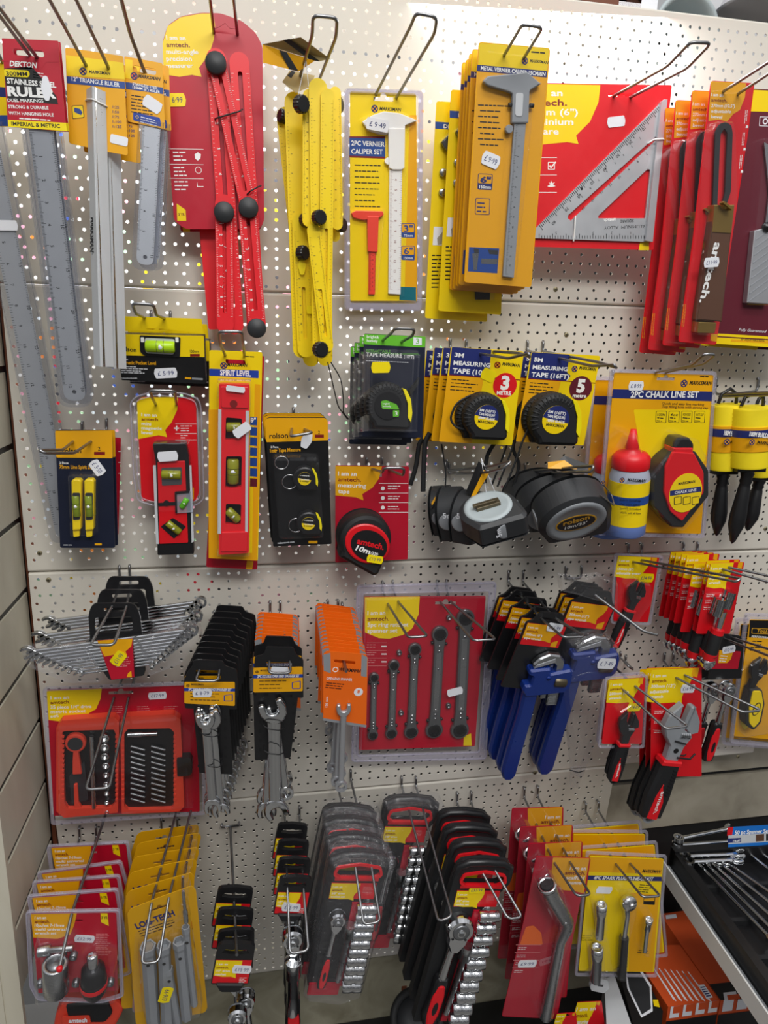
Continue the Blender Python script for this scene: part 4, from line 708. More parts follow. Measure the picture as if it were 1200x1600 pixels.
for i in range(40): x = 842 + i * 4.2; l = 7 if i % 5 == 0 else 4; s_.pflat([(x, 372 - l), (x + .9, 372 - l), (x + .9, 373), (x, 373)], zt + .12, 'black')
for i, t in enumerate(('10', '20', '30', '40', '50', '60', '70', '80')): x = 1006 - i * 20; y = 197 + i * 21; s_.text(t, *P(x, y, zt), 4.2, 'black', zt + .12, 225, bold=.01)
for i, t in enumerate(('7', '8', '9', '10', '12', '16', '18', '24')): x = 1010 - i * 14; y = 238 + i * 12; s_.text(t, *P(x, y, zt), 3.4, 'black', zt + .12, 225, bold=0)
for i, t in enumerate(('2', '3', '4', '5', '6', '7', '8', '9')): x = 1000 - i * 13; y = 214 + i * 13; s_.text(t, *P(x, y, zt), 3.0, 'black', zt + .12, 225, bold=0)
for i, t in enumerate(('1', '2', '3', '4', '5')): s_.text(t, *P(986 - i * 29, 362, zt), 3.6, 'black', zt + .12, 180, bold=0)
s_.text('ALUMINUM  ALLOY', *P(1008, 351, zt), 4, 'black', zt + .12, 181, width=62, bold=0); s_.text('SQUARE', *P(990, 343, zt), 3.6, 'black', zt + .12, 181, width=20, bold=.01); s_.text('amtech.', *P(962, 341, zt), 4.2, 'white', zt + .14, 181, bold=.03)
x, y = P(909, 295, zt); s_.prism(circ(x, y, 1.8, 12), zt, zt + .1, 'black')
t = it.part('cable_tie', label='white plastic tie'); t.tube([(*P(899, 337, 6), 6), (*P(898, 358, 7), 7), (*P(896, 377, 3), 3)], 1.1, 'white', 6); t = it.part('cable_tie', label='white plastic tie'); t.tube([(*P(1013, 224, 5), 5), (*P(1022, 218, 11), 11), (*P(1036, 217, 11), 11), (*P(1039, 220, 2), 2)], 1.1, 'white', 6)
sticker(it, (963, 190), 31, 15, 6, '', 'paper', 1.3); it.done()
for k, (x, y, d) in enumerate(((752, 130, 48), (744, 131, 34))): it.copy('red card with aluminium square, ' + ORD[k + 1] + ' of its stack', x, y, d, it.fr.p(760, 128))
hook('long hook with upturned end above the aluminium square', [(953, 150), (978, 152)], 62, [(1078, 66), (1111, 67)], 200, mids=[(1043, 103), (1074, 106)], dm=160)

# ---- adjustable bevels on red blister cards
fr = quad((1112, 128), (1180, 132), (1061, 535), 130, 130, 100); it = Item('angle_gauge', 'wooden sliding angle gauge with black blade on a red blister card, frontmost', 'angle gauge', fr, 'angle gauges on tall red cards'); P = fr.p
c_ = it.part('backing_card'); c_.ppoly([(1111, 126), (1179, 130), (1170, 200), (1119, 539), (1060, 534), (1082, 380)], -.6, .6, 'red', 4, holes=[rpoly([P(1131, 140), P(1158, 141), P(1157, 148), P(1130, 147)], 1.2)]); z = .75
c_.pflat([(1111, 127), (1166, 130), (1164, 152), (1156, 172), (1146, 178), (1136, 190), (1124, 187), (1107, 189)], z, 'amber', 1)
for i, (t, b) in enumerate((('I am an', 1130), ('amtech.', 1136), ('270mm (10.5")', 1148), ('adjustable', 1142), ('bevel', 1128))): c_.ptext(t, (1111, 150 + i * 8.6), (b, 151 + i * 8.6), 5, 'lettering' if i == 1 else 'white', z + .1, .02)
c_.pflat([(1111, 522), (1121, 522), (1120, 534), (1110, 532)], z, 'amber'); c_.psmall((1072, 475), (1068, 516), 1.6, 2, 'amber', z)
for i in range(3): a = 172 + i * 35; c_.psmall((1168 - i * 4, a), (1166 - i * 4, a + 22), 1.6, 2, 'white', z); c_.pflat([(1166 - i * 4, a + 24), (1169 - i * 4, a + 24), (1169 - i * 4, a + 28), (1165 - i * 4, a + 28)], z, 'white')
m = it.part('blade', label='black slotted blade'); o_ = m.PP([(1113, 336), (1118, 205), (1124, 194), (1134, 190), (1143, 196), (1145, 208), (1142, 300), (1130, 336)], 6); m.prism(rpoly(o_, 3), 4, 6, 'charcoal', holes=[rpoly(m.PP([(1121, 320), (1126, 210), (1132, 200), (1137, 208), (1133, 300), (1128, 322)], 6), 2)])
w_ = it.part('stock', label='brown wooden stock with brass ends'); w_.ppoly([(1114, 345), (1145, 345), (1128, 503), (1090, 500)], 2, 16, 'wood', 1, bev=1.5); w_.ppoly([(1117, 320), (1148, 320), (1143, 365), (1113, 363)], 1.5, 17, 'brass', 1, bev=1); w_.ppoly([(1092, 503), (1120, 504), (1117, 521), (1090, 520)], 1.5, 17, 'brass', 1, bev=1)
w_.text('amtech.', *P(1117, 378, 16.5), 11, 'white', 16.6, -97, width=79, bold=.03)
n_ = it.part('wing_nut', label='brass wing nut'); x, y = n_.P(1133, 322, 20); n_.lathe([(5, 0), (4, 6), (2.5, 8), (0, 8)], 'brass', (x, y, 16), n=14); n_.prism(xf(rect(-9, -1.4, 9, 1.4, 1), x, y, -30), 18, 27, 'brass')
b = it.part('blister'); b.dome(rpoly(b.PP([(1108, 210), (1120, 188), (1146, 188), (1150, 210), (1152, 320), (1122, 528), (1084, 524), (1106, 340)], 16.5), 5), [(0, .7), (1.5, 18), (4, 22)], 'clear', bottom=False); b.ppoly([(1112, 128), (1178, 131), (1168, 200), (1118, 538), (1062, 533), (1084, 380)], .9, 1.1, 'clear', 4)
sticker(it, (1112, 410), 26, 14, 4, '£11·99', 'paper', 23); it.done()
for k, (x, y, d) in enumerate(((1082, 141, 108), (1056, 156, 90), (1040, 168, 72))): it.copy('sliding angle gauge on a red blister card, ' + ORD[k + 1] + ' of its stack', x, y, d, it.fr.p(1111, 126))
hook('double hook of the red angle gauge cards, running off the right edge', [(1130, 143), (1153, 147)], 130, [(1212, 90), (1236, 92)], 225)
# ---- maroon card with steel bevel at the right edge
fr = quad((1168, 138), (1260, 142), (1112, 522), 78); it = Item('angle_gauge', 'steel sliding angle gauge on a maroon card with a yellow foot, at the right edge', 'angle gauge', fr); P = fr.p
c_ = it.part('backing_card'); c_.ppoly([(1168, 138), (1290, 145), (1270, 548), (1115, 536)], -.8, .8, 'maroon', 2); z = .95; c_.pflat([(1168, 140), (1290, 146), (1290, 177), (1168, 174)], z, 'yellow'); c_.pflat([(1120, 521), (1272, 530), (1271, 534), (1120, 525)], z, 'yellow'); c_.pflat([(1119, 527), (1272, 536), (1271, 547), (1118, 537)], z, 'yellow'); c_.pflat([(1142, 530), (1272, 536), (1272, 540), (1142, 534)], z + .05, 'amber')
c_.ptext('Fully Guaranteed', (1154, 517), (1196, 520), 4.5, 'paper', z, .0, .35); c_.ptext('20" ADJUSTABLE BEVEL', (1157, 532), (1195, 534), 3, 'black', z + .1, .01); c_.pflat([(1187, 182), (1215, 183), (1215, 198), (1186, 197)], z, 'paper', 1); c_.pflat([(1188, 183), (1214, 184), (1214, 197), (1187, 196)], z + .1, 'maroon', 1); x, y = P(1195, 190); c_.prism(circ(x, y, 4, 16), z, z + .2, 'paper', holes=[circ(x, y, 2.4, 12)])
m = it.part('stock', label='knurled steel stock'); m.ppoly([(1179, 360), (1215, 352), (1202, 475), (1167, 473)], 2, 12, 'alu', 1, bev=1)
for i in range(9): m.ppoly([(1170 + i * 1.4, 470 - i * 12), (1200 + i * 1.6, 448 - i * 12), (1200 + i * 1.6, 450 - i * 12), (1170 + i * 1.4, 472 - i * 12)], 12, 12.5, 'grey')
m = it.part('blade', label='steel blade'); m.ppoly([(1194, 222), (1260, 260), (1240, 380), (1196, 350), (1202, 300)], 3, 5, 'steel', 1); x, y = m.P(1198, 355, 12); m.lathe([(7, 0), (7, 5), (0, 6)], 'blacksteel', (x, y, 10), n=16)
b = it.part('blister'); b.dome(rpoly(b.PP([(1190, 215), (1262, 215), (1240, 480), (1163, 478), (1176, 350)], 11.2), 4), [(0, .9), (1.5, 13), (3, 15)], 'clear', bottom=False); it.done()
fr = quad((1150, 142), (1260, 142), (1095, 530), 62); it = Item('angle_gauge', 'yellow foot of a maroon gauge card hanging just behind the front maroon card', 'angle gauge', fr); c_ = it.part('backing_card'); c_.ppoly([(1166, 150), (1290, 150), (1250, 550), (1096, 540)], -.8, .8, 'maroon', 2); c_.ppoly([(1098, 530), (1190, 533), (1182, 547), (1095, 540)], .8, 1, 'yellow'); it.done()
# ---- bowls and buckets standing on top of the shelving
for nm, lab, q, col in (('plastic_bucket', 'blue-grey plastic bucket with a dark opening, above the top edge of the board', (1068, 56), 'bucket'), ('mixing_bowl', 'pale lilac upturned bowl above the top edge in the right corner', (1190, 19), 'bowl')):
    b = MB()
    if col == 'bucket': b.lathe([(38, -110), (50, 0), (56, 0), (57, 4), (54, 6), (50, 5), (46, -6), (36, -105), (0, -105)], col, (0, 0, 0), (0, -.12, 1), 44); b.lathe([(36, -100), (0, -100)], 'charcoal', (0, 0, 0), (0, -.12, 1), 30)
    else: b.lathe([(66, 0), (70, 2), (66, 5), (63, 8), (48, 40), (26, 52), (0, 54)], col, (0, 0, 0), (0, 1, 0), 44)
    o = single(b, nm, lab, 'bucket' if col == 'bucket' else 'bowl'); m = WF.mat(); m.translation = at(*q, -75) / 1000; o.matrix_world = m
b = MB(); b.box(-60, 0, -60, 30, 60, 0, 'brownwood'); o = single(b, 'cardboard_carton', 'brown carton corner on top of the shelving left of the bucket', 'carton'); m = WF.mat(); m.translation = Vector((at(972, 0, -30).x / 1000, .03, .4605)); o.matrix_world = m
b = MB(); b.box(-40, 0, -60, 20, 60, 0, 'paper'); o = single(b, 'paper_carton', 'white carton beside the grey bucket on top of the shelving', 'carton'); m = WF.mat(); m.translation = Vector((at(1008, 0, -30).x / 1000, .03, .4605)); o.matrix_world = m
mb = MB(); mb.box(XL, 452, -230, 575, 459.5, -17, 'powdercoat'); world_mb(mb, 'trim_3', kind='structure')
# ================================================================ second row
# ---- pocket level in a folded box card
fr = quad((182, 493), (317, 497), (190, 592), 62, 62, 50)
it = Item('pocket_level', 'small pocket level with a green vial in a yellow and black card box', 'spirit level', fr); P = fr.p
c_ = it.part('carton'); c_.ppoly([(186, 494), (315, 498), (318, 524), (186, 520)], -.4, .4, 'yellow', 2, holes=[rpoly([P(228, 513), P(262, 514), P(262, 517), P(250, 516), P(245, 511), P(240, 516), P(228, 516)], 1)])
c_.ppoly([(182, 524), (319, 527), (322, 600), (190, 594)], -14, 14, 'black', 1.2); c_.ppoly([(180.5, 522), (318.5, 525), (319.5, 558), (181.5, 555)], 14, 14.6, 'yellow', 1); z = 14.8
c_.ptext('rolson', (187, 548), (213, 550), 7, 'black', z, .02); c_.ptext('100mm', (297, 551), (311, 551), 4.5, 'black', z, .01); c_.pflat([(297, 553), (312, 553), (312, 557), (297, 557)], z, 'lettering')
c_.ptext('100mm', (189, 563), (200, 563), 3.4, 'white', z - .6, .01); c_.ptext('Magnetic Pocket Level', (188, 569), (244, 570), 5.2, 'amber', z - .6, .03)
for i in range(4): c_.psmall((189, 572 + i * 3.2), (222 + (i % 2) * 14, 573 + i * 3.2), 2, 1, 'paper', z - .6)
c_.ptext('rolsontools.com', (190, 592), (214, 592), 2.6, 'paper', z - .6, .01); c_.pflat([(289, 589), (299, 590), (299, 593), (289, 592)], z - .6, 'amber'); c_.pflat([(300, 590), (317, 591), (317, 594), (300, 593)], z - .6, 'grey')
w_ = it.part('window', label='black frame around the vial'); w_.ppoly([(218, 524), (282, 527), (281, 558), (226, 556), (219, 550)], 14, 16, 'plasticblack', 2); w_.ppoly([(226, 528), (273, 530), (272, 554), (228, 552)], 16, 16.5, 'lightgrey', 3)
v = it.part('vial', label='green bubble vial'); x, y = v.P(250, 542, 20); q = (Vector(v.P(274, 542, 20)) - Vector((x, y))).length; vial(v, (x, y), q * 2 * .95, 7.5, 18, -1)
for sx in (222.5, 276.5): x, y = w_.P(sx, 531, 17); w_.prism(rect(x - 2, y - 3, x + 2, y + 3, 1), 16, 17, 'white')
sticker(it, (259, 583), 36, 16, 4, '£ 5·99', 'paper', 14.9); it.done()
it.copy('second pocket level box hanging behind the front one', 196, 502, 26, fr.p(182, 493)); hook('square hook above the pocket level box', [(240, 515), (266, 515)], 62, [(206, 474), (240, 476)], 150, mids=[(212, 490), (244, 492)], dm=128, pg=[(236, 486), (266, 487)], drop=12)

# ---- mini magnetic level
fr = quad((214, 620), (305, 625), (224, 783), 60, 60, 48); it = Item('magnetic_level', 'red and black torpedo level half out of a rounded clear shell on red card', 'spirit level', fr); P = fr.p
c_ = it.part('backing_card'); c_.ppoly([(214, 626), (222, 620), (300, 622), (306, 628), (311, 770), (305, 783), (224, 783), (221, 776)], -.5, .5, 'red', 3, holes=[slot(*P(259, 640), 28, 4)]); z = .65
c_.pflat([(214, 627), (222, 621), (278, 620), (277, 640), (268, 660), (258, 672), (261, 683), (248, 680), (216, 686)], z, 'yellow')
for i, (t, b) in enumerate((('I am an', 245), ('amtech.', 249), ('mini', 236), ('magnetic', 253), ('level', 238))): c_.ptext(t, (221, 650 + i * 7), (b, 651 + i * 7), 5, 'lettering' if i == 1 else 'white', z + .1, .02)
for i in range(3): c_.pflat([(274, 662 + i * 15 - (i == 2) * 5), (307, 662 + i * 15 - (i == 2) * 5), (307, 662.8 + i * 15 - (i == 2) * 5), (274, 662.8 + i * 15 - (i == 2) * 5)], z, 'white')
c_.psmall((282, 665), (300, 665), 2, 3, 'white', z); c_.psmall((282, 680), (294, 680), 2, 2, 'white', z); c_.pflat([(272, 668), (280, 668), (280, 670), (272, 670)], z, 'white'); c_.pflat([(275, 665), (277, 665), (277, 673), (275, 673)], z, 'white'); c_.pflat([(293, 763), (303, 762), (303, 780), (290, 778)], z, 'amber')
b = it.part('level_body', label='black frame of the level'); b.ppoly([(238, 694), (244, 692), (290, 692), (296, 716), (303, 866), (246, 868), (243, 720)], 1, 16, 'plasticblack', 2, bev=1.5)
f_ = it.part('face', label='red face'); f_.ppoly([(246, 722), (289, 720), (294, 848), (249, 850)], 16, 17.2, 'red', 1.5, bev=.5); f_.ppoly([(239, 728), (243.5, 728), (248, 850), (244, 850)], 14, 17.6, 'lightgrey'); f_.ppoly([(296, 728), (299, 728), (303, 846), (299.5, 848)], 14, 17.6, 'lightgrey')
f_.ppoly([(247, 786), (292, 783), (292, 789), (248, 791)], 17, 18, 'plasticblack', 1); x, y = P(260, 786, 18); f_.prism(circ(x, y, 4, 14), 17, 19, 'plasticblack')
v = it.part('vial', label='upper bubble vial'); v.ppoly([(252, 731), (284, 730), (284, 757), (253, 759)], 17.2, 17.6, 'darksteel', 2); x, y = v.P(267.5, 742, 20); vial(v, (x, y), 25, 6, 19, 0, 'olivelime')
v = it.part('vial', label='diagonal bubble vial'); v.ppoly([(251, 823), (270, 809), (291, 823), (272, 842)], 17.2, 17.6, 'blacksteel', 2); x, y = v.P(271, 825, 20); vial(v, (x, y), 22, 5, 18, -40, 'olivelime')
v = it.part('side_vial', label='clear side vial in a black bracket'); v.ppoly([(275, 770), (298, 768), (302, 800), (276, 802)], 12, 20, 'tint', 1); v.ppoly([(273, 769), (296, 767), (296, 770), (276, 772), (277, 802), (274, 802)], 12, 21, 'plasticblack', .5); x, y = v.P(288, 786, 20); vial(v, (x, y), 15, 4, 20.5, 60, 'green')
s_ = it.part('clamshell'); o_ = s_.PP([(203, 628), (212, 618), (240, 610), (290, 613), (312, 622), (316, 640), (320, 780), (306, 790), (284, 792), (240, 790), (214, 782), (208, 740)]); s_.prism(rpoly(o_, 7), -2, 3, 'clear', holes=[rpoly(inset(o_, 5), 5)]); s_.tube([(x, y, 3) for x, y in rpoly(inset(o_, 1), 7)], 1.1, 'rim', 6, closed=True); s_.tube([(x, y, 3) for x, y in rpoly(inset(o_, 6), 6)], .9, 'rim', 6, closed=True)
s_.dome(rpoly(s_.PP([(237, 690), (296, 690), (302, 798), (244, 800)], 16.1), 4), [(0, .7), (1.5, 20), (3, 21.5)], 'clear', bottom=False)
sticker(it, (262, 713), 32, 16, 7, '', 'paper', 22); it.done(); hook('short square hook at the head of the magnetic level shell', [(244, 641), (276, 641)], 60, [(234, 610), (274, 611)], 135, mids=[(238, 622), (274, 622)], dm=112)
# ---- spirit level
fr = quad((326, 548), (410, 552), (327, 872), 80, 80, 60); it = Item('spirit_level', 'long red torpedo spirit level on a yellow and amber card', 'spirit level', fr); P = fr.p
c_ = it.part('backing_card'); c_.ppoly([(327, 547), (410, 550), (403, 876), (326, 872)], -.5, .5, 'yellow', 3, holes=[rpoly([P(352, 561), P(383, 563), P(384, 570), P(353, 568)], 2)]); z = .65
c_.pflat([(326, 640), (345, 640), (345, 872), (326, 872)], z - .05, 'amber'); c_.pflat([(398, 600), (407, 601), (402, 876), (326, 872), (326, 860), (394, 864)], z - .04, 'amber')
x, y = P(344, 571); marks(c_, x, y, 9, z, text=None); c_.ptext('MARKSMAN', (355, 572), (386, 573), 5, 'black', z, .03, .15); c_.pflat([(327, 576), (404, 579), (404, 591), (327, 587)], z, 'royal', 1); c_.ptext('SPIRIT LEVEL', (344, 586), (392, 588), 8.5, 'white', z + .1, .035); c_.psmall((383, 556), (400, 557), 2.4, 1, 'black', z)
for i in range(7): c_.pflat([(391, 651 + i * 16), (402, 652 + i * 16), (401.5, 665 + i * 16), (390.5, 664 + i * 16)], z, 'blue' if i < 6 else 'maroon')
c_.ptext('9"', (392, 660), (400, 660), 7, 'white', z + .1, .03)
b = it.part('level_body', label='red plastic level body'); holes = [b.PP(q, 18) for q in ([(353, 652), (378, 654), (378, 686), (352, 688)], [(353, 713), (378, 713), (377, 762), (352, 763)], [(353, 787), (377, 788), (376, 820), (352, 820)])]
b.prism(rpoly(b.PP([(342, 600), (390, 601), (389, 864), (342, 867)], 18), 3), 2, 18, 'barred', holes=[rpoly(h, 2.5) for h in holes], bev=0); b.ppoly([(345, 604), (388, 605), (388, 638), (346, 637)], 18, 20, 'barred', 2, bev=.8); b.ppoly([(346, 832), (387, 831), (386, 862), (345, 862)], 18, 20, 'barred', 2, bev=.8)
for h in holes: b.prism(rpoly(h, 2.5), 2, 6, 'black')
x, y = P(365, 631, 20); b.prism(circ(x, y, 5, 18), 20, 20.3, 'lettering')
r_ = it.part('edge_rail', label='grey metal edge'); r_.ppoly([(341, 640), (346, 640), (345, 834), (340, 834)], 12, 19, 'lightgrey', .5)
r_ = it.part('edge_rail', label='grey metal edge'); r_.ppoly([(384, 642), (389, 642), (387, 832), (383, 832)], 12, 19, 'lightgrey', .5)
for c, L, a in (((365, 668), 19, 2), ((364, 737), 34, 90), ((364, 806), 22, -45)): v = it.part('vial', label='olive bubble vial'); x, y = v.P(*c, 16); vial(v, (x, y), L, 6.5 if a != 90 else 8, 13, a, 'olivelime')
b = it.part('blister'); b.dome(rpoly(b.PP([(338, 592), (394, 594), (392, 870), (338, 870)], 17.2), 3), [(0, .7), (1.5, 20), (3, 23)], 'clear', bottom=False)
sticker(it, (378, 672), 30, 15, 38, '', 'paper', 23.6); sticker(it, (368, 608), 30, 9, -5, '', 'paper', 23.6); it.done()
g = Item('spirit_level', 'maroon card showing at the foot and side behind the long red spirit level', 'spirit level', quad((340, 552), (414, 556), (322, 884), 48, 48, 36)); P = g.fr.p; c_ = g.part('backing_card'); c_.ppoly([(338, 552), (413, 556), (402, 890), (322, 886)], -.5, .5, 'crimson', 3); c_.ppoly([(386, 876), (396, 877), (394, 890), (384, 889)], .5, .7, 'amber'); m = g.part('level_body'); m.ppoly([(352, 600), (390, 600), (388, 872), (350, 872)], .8, 10, 'plasticblack', 2); g.done()
hook('square hook at the head of the red spirit level card', [(352, 566), (382, 567)], 80, [(342, 518), (378, 518)], 180, mids=[(344, 536), (380, 537)], dm=150)
# ---- tape measures: body builder
def tape_body(it, c, r, z0, z1, ang=0, body='rubber', ring=None, lab='navy', lab2='amber', strip='lemon', lines=('',), lt='white', ribs=True, k=1.0, sx=1.0, foot=True, name='tape_case'):
    """D-shaped tape case round pixel c: back rounded, nose with mouth at lower right; strip = belt of colour on the front"""
    m = it.part(name, label='ribbed black tape case' if ribs else None); x, y = m.P(*c, z1); sc_ = (Vector(m.P(c[0] + 10, c[1], z1)) - Vector((x, y))).length / 10; R_ = r * sc_
    pts = [(R_ * math.cos(math.radians(t)) * (1.0), R_ * math.sin(math.radians(t))) for t in range(25, 241, 9)] + [(-R_ * .55, -R_ * 1.02), (R_ * .98, -R_ * 1.08), (R_ * 1.12, -R_ * .92), (R_ * 1.08, -R_ * .6), (R_ * 1.0, -R_ * .1)]
    m.dome(xf(rpoly(pts, R_ * .08, 2), x, y, ang, sx, 1), [(R_ * .12, z0), (0, z0 + (z1 - z0) * .2), (0, z0 + (z1 - z0) * .72), (R_ * .05, z0 + (z1 - z0) * .9), (R_ * .16, z1)], body)
    if ribs:
        for t in range(40, 215, 11): a = math.radians(t + ang); m.tube([(x + R_ * .72 * math.cos(a), y + R_ * .72 * math.sin(a), z1 - .3), (x + R_ * .93 * math.cos(a), y + R_ * .92 * math.sin(a), z1 - 1), (x + R_ * .985 * math.cos(a + .05), y + R_ * .985 * math.sin(a + .05), z0 + (z1 - z0) * .5)], R_ * .038, 'rubber', 6)
    if strip:
        s_ = it.part('front_strip', label='yellow front strip'); q = [(R_ * .62, R_ * .78), (R_ * .8, R_ * .72), (R_ * 1.03, R_ * .3), (R_ * 1.12, -R_ * .3), (R_ * 1.08, -R_ * .72), (R_ * .92, -R_ * .5), (R_ * .9, R_ * .1)]; s_.prism(xf(rpoly(q, 1, 3), x, y, ang, sx, 1), z0 + (z1 - z0) * .3, z1 + .3, strip, bev=.5)
    if ring: g = it.part('face_ring'); g.dome(xf(circ(0, 0, R_ * .78, 32), x, y, 0, sx, 1), [(0, z1 - .5), (R_ * .08, z1 + 1.2)], ring)
    if lab:
        l = it.part('face_label'); rr = R_ * .55; zz = z1 + (1.6 if ring else .9); l.prism(xf(circ(0, 0, rr, 30), x, y, 0, sx, 1), z1 - .5, zz, lab2 or lab)
        if lab2: l.flat(xf([(rr * math.cos(math.radians(t)), rr * math.sin(math.radians(t))) for t in range(-5, 186, 8)], x, y, -8, sx, 1), zz + .1, lab)
        for i, t in enumerate(lines): l.text(t, x - rr * .68 * sx, y + rr * (.48 - i * .30), rr * .2, lt if i < 3 else 'black', zz + .2, -5, width=rr * 1.36 * sx, bold=.02)
    return x, y, R_
def strap(it, pts, r=1.6, name='wrist_strap'):
    m = it.part(name, label='black wrist strap'); m.tube(fillet3([(*m.P(a, b, z), z) for a, b, z in pts], 12, 5), r, 'rubber', 8, flat=.5)
# bright&homely
fr = quad((569, 522), (665, 526), (568, 672), 92); it = Item('tape_measure', 'retractable tape measure on a dark blue and green card, frontmost', 'tape measure', fr, 'tape measures on dark blue and green cards'); P = fr.p
c_ = it.part('backing_card'); c_.ppoly([(569, 521), (665, 526), (660, 684), (566, 682)], -.5, .5, 'darkblue', 2, holes=[slot(*P(620, 535), 24, 4)]); z = .65
c_.pflat([(569, 522), (665, 526), (664, 543), (569, 538)], z, 'green', 1.5); c_.ptext('bright&', (573, 528), (592, 529), 4.5, 'white', z + .1, .01); c_.ptext('homely', (573, 534), (590, 535), 4.5, 'white', z + .1, .01); c_.pflat([(646, 527), (659, 528), (659, 539), (646, 539)], z + .1, 'paper'); c_.ptext('3', (650, 537), (655, 537), 8, 'green', z + .2, .0)
c_.ptext('RETRACTABLE', (572, 550), (610, 551), 4, 'green', z, .01); c_.ptext('TAPE MEASURE', (572, 557), (628, 559), 6.5, 'white', z, .01); c_.ptext('(10FT)', (631, 559), (647, 560), 5, 'white', z, .01); c_.psmall((572, 563), (640, 566), 1.4, 1, 'paper', z)
x, y, R_ = tape_body(it, (606, 634), 35, 1, 26, 0, lab=None, strip='tapeyellow'); l = it.part('face_label', label='small green badge'); l.prism(circ(x, y, R_ * .6, 30), 25, 27.4, 'plasticblack'); l.pflat([(595, 627), (603, 625), (620, 632), (624, 640), (597, 639)], 27.6, 'green', 2); l.pflat([(614, 641), (624, 641), (623, 651), (614, 651)], 27.6, 'green', 1); l.ptext('3', (617, 649), (621, 649), 6, 'white', 27.8); l.ptext('bright&', (598, 632), (609, 632), 2.6, 'white', 27.8); l.ptext('homely', (598, 636), (611, 636), 2.6, 'white', 27.8)
b = it.part('belt_clip'); b.ppoly([(640, 610), (656, 590), (654, 600), (642, 618)], 6, 16, 'rubber', 1)
b = it.part('blister'); b.dome(rpoly(b.PP([(571, 545), (662, 548), (657, 681), (568, 679)], 21.8), 6), [(0, .7), (1, 5), (6, 27), (9, 29)], 'clear', bottom=False)
sticker(it, (595, 574), 31, 17, 3, '', 'lemon', 30.5); it.done()
for k, (x, y, d) in enumerate(((562, 525, 76), (554, 535, 60), (548, 541, 44))): it.copy('retractable tape on a dark blue and green card, ' + ORD[k + 1] +  ' of its stack', x, y, d, fr.p(569, 521))
hook('arched hook through the dark blue and green tape cards', [(598, 539), (627, 540)], 92, [(617, 513), (648, 514)], 160, mids=[(612, 520), (645, 524)], dm=145)
# 3M and 5M
def mtape(name_l, tl, tr, br, bl, d, m_, ft, blue_w, strapz, sticker_c, rotate, extra, body_c, r, copies, badge, bcol):
    fr = quad(tl, tr, bl, d, d, d - 10); it = Item('tape_measure', name_l, 'tape measure', fr, extra); P = fr.p; z = .65
    X = lambda u, v: (tl[0] + (tr[0] - tl[0]) * u + (bl[0] - tl[0]) * v + (br[0] - tr[0] - bl[0] + tl[0]) * u * v, tl[1] + (tr[1] - tl[1]) * u + (bl[1] - tl[1]) * v + (br[1] - tr[1] - bl[1] + tl[1]) * u * v)
    c_ = it.part('backing_card'); c_.ppoly([tl, tr, br, bl], -.5, .5, 'yellow', 3); c_.pflat([X(0, .3), X(.5, .3), X(.45, 1), X(0, 1)], z - .08, 'amber', 2)
    c_.pflat([X(0.01, 0), X(.56, 0.005), X(.56, .2), X(.63, .24), X(.57, .30), X(.02, .29)], z, 'navy', 1.5); c_.pflat([X(.02, .29), X(1, .30), X(1, .31), X(.02, .30)], z, 'lettering')
    for i, (t, h, bw) in enumerate(((m_, .07, .13), ('MEASURING', .07, .52), ('TAPE ' + ft, .08, .56))): c_.ptext(t, X(.06, .10 + i * .085), X(.06 + bw * .98, .105 + i * .085), h * (bl[1] - tl[1]) * .62, 'white', z + .1, .03)
    x, y = P(*X(.62, .16)); marks(c_, x, y, 9, z + .1, text=None, dark='lettering' if m_ == '3M' else 'navy'); c_.ptext('MARKSMAN', X(.73, .16), X(.97, .17), 5, 'black', z, .03, .15)
    for i in range(4): c_.psmall(X(.06, .335 + i * .036), X(.40 + .04 * (i % 2), .34 + i * .036), 2.3, 1, 'black', z)
    x, y = P(*X(.80, .37)); s1 = (Vector(P(*X(1, .3))) - Vector(P(*X(0, .3)))).length; c_.prism(circ(x, y, s1 * .165, 30), .5, z + .15, bcol); c_.text(badge[0], x - s1 * .06, y - s1 * .05, s1 * .17, 'white', z + .3, width=s1 * .12, bold=.05); c_.text(badge[1], x - s1 * .1, y - s1 * .125, s1 * .05, 'white', z + .3, width=s1 * .2, bold=.03)
    tape_body(it, body_c, r, 1, 28, 2, lab='navy', lab2='yellow', strip='tapeyellow', lines=(m_ + ' ' + ft, 'TAPE MEASURE', '18MM BLADE', 'MARKSMAN'), lt='white'); strap(it, strapz); it.X = X
    if sticker_c: sticker(it, sticker_c, 24, 18, -20, '', 'lemon', 1.2)
    it.done()
    for k, (x, y, d2) in enumerate(copies): it.copy(name_l.split(' on a')[0] + ' on its card, ' + ORD[k + 1] + ' of its stack', x, y, d2, P(*tl))
    return it
mtape('black three metre tape measure on a yellow and navy card, frontmost', (705, 542), (818, 549), (800, 696), (686, 690), 92, '3M', '(10FT)', .5, [(735, 618, 8), (712, 630, 10), (703, 655, 10), (712, 668, 12), (732, 672, 14)], (763, 586), 0, '3 metre tapes on yellow and navy cards', (760, 652), 34, ((692, 543, 74), (678, 543, 56), (666, 547, 38)), ('3', 'METRE'), 'red')
mtape('black five metre tape measure on a yellow and navy card, frontmost', (830, 550), (938, 556), (912, 696), (806, 690), 88, '5M', '(16FT)', .5, [(830, 660, 8), (818, 685, 10), (806, 720, 10), (788, 765, 12)], None, 0, '5 metre tapes on yellow and navy cards', (868, 656), 38, ((818, 549, 70), (808, 550, 52)), ('5', 'metre'), 'maroon')
def loose_strap(label, pts, d, r=2.4):
    mb = MB(WF); mb.tube(fillet3([(*WF.p(a, b, z), z) for a, b, z in pts], 10, 4), r, 'rubber', 8, flat=.45); return world_mb(mb, 'wrist_strap', label, 'strap', 'black straps hanging below the yellow tape cards')
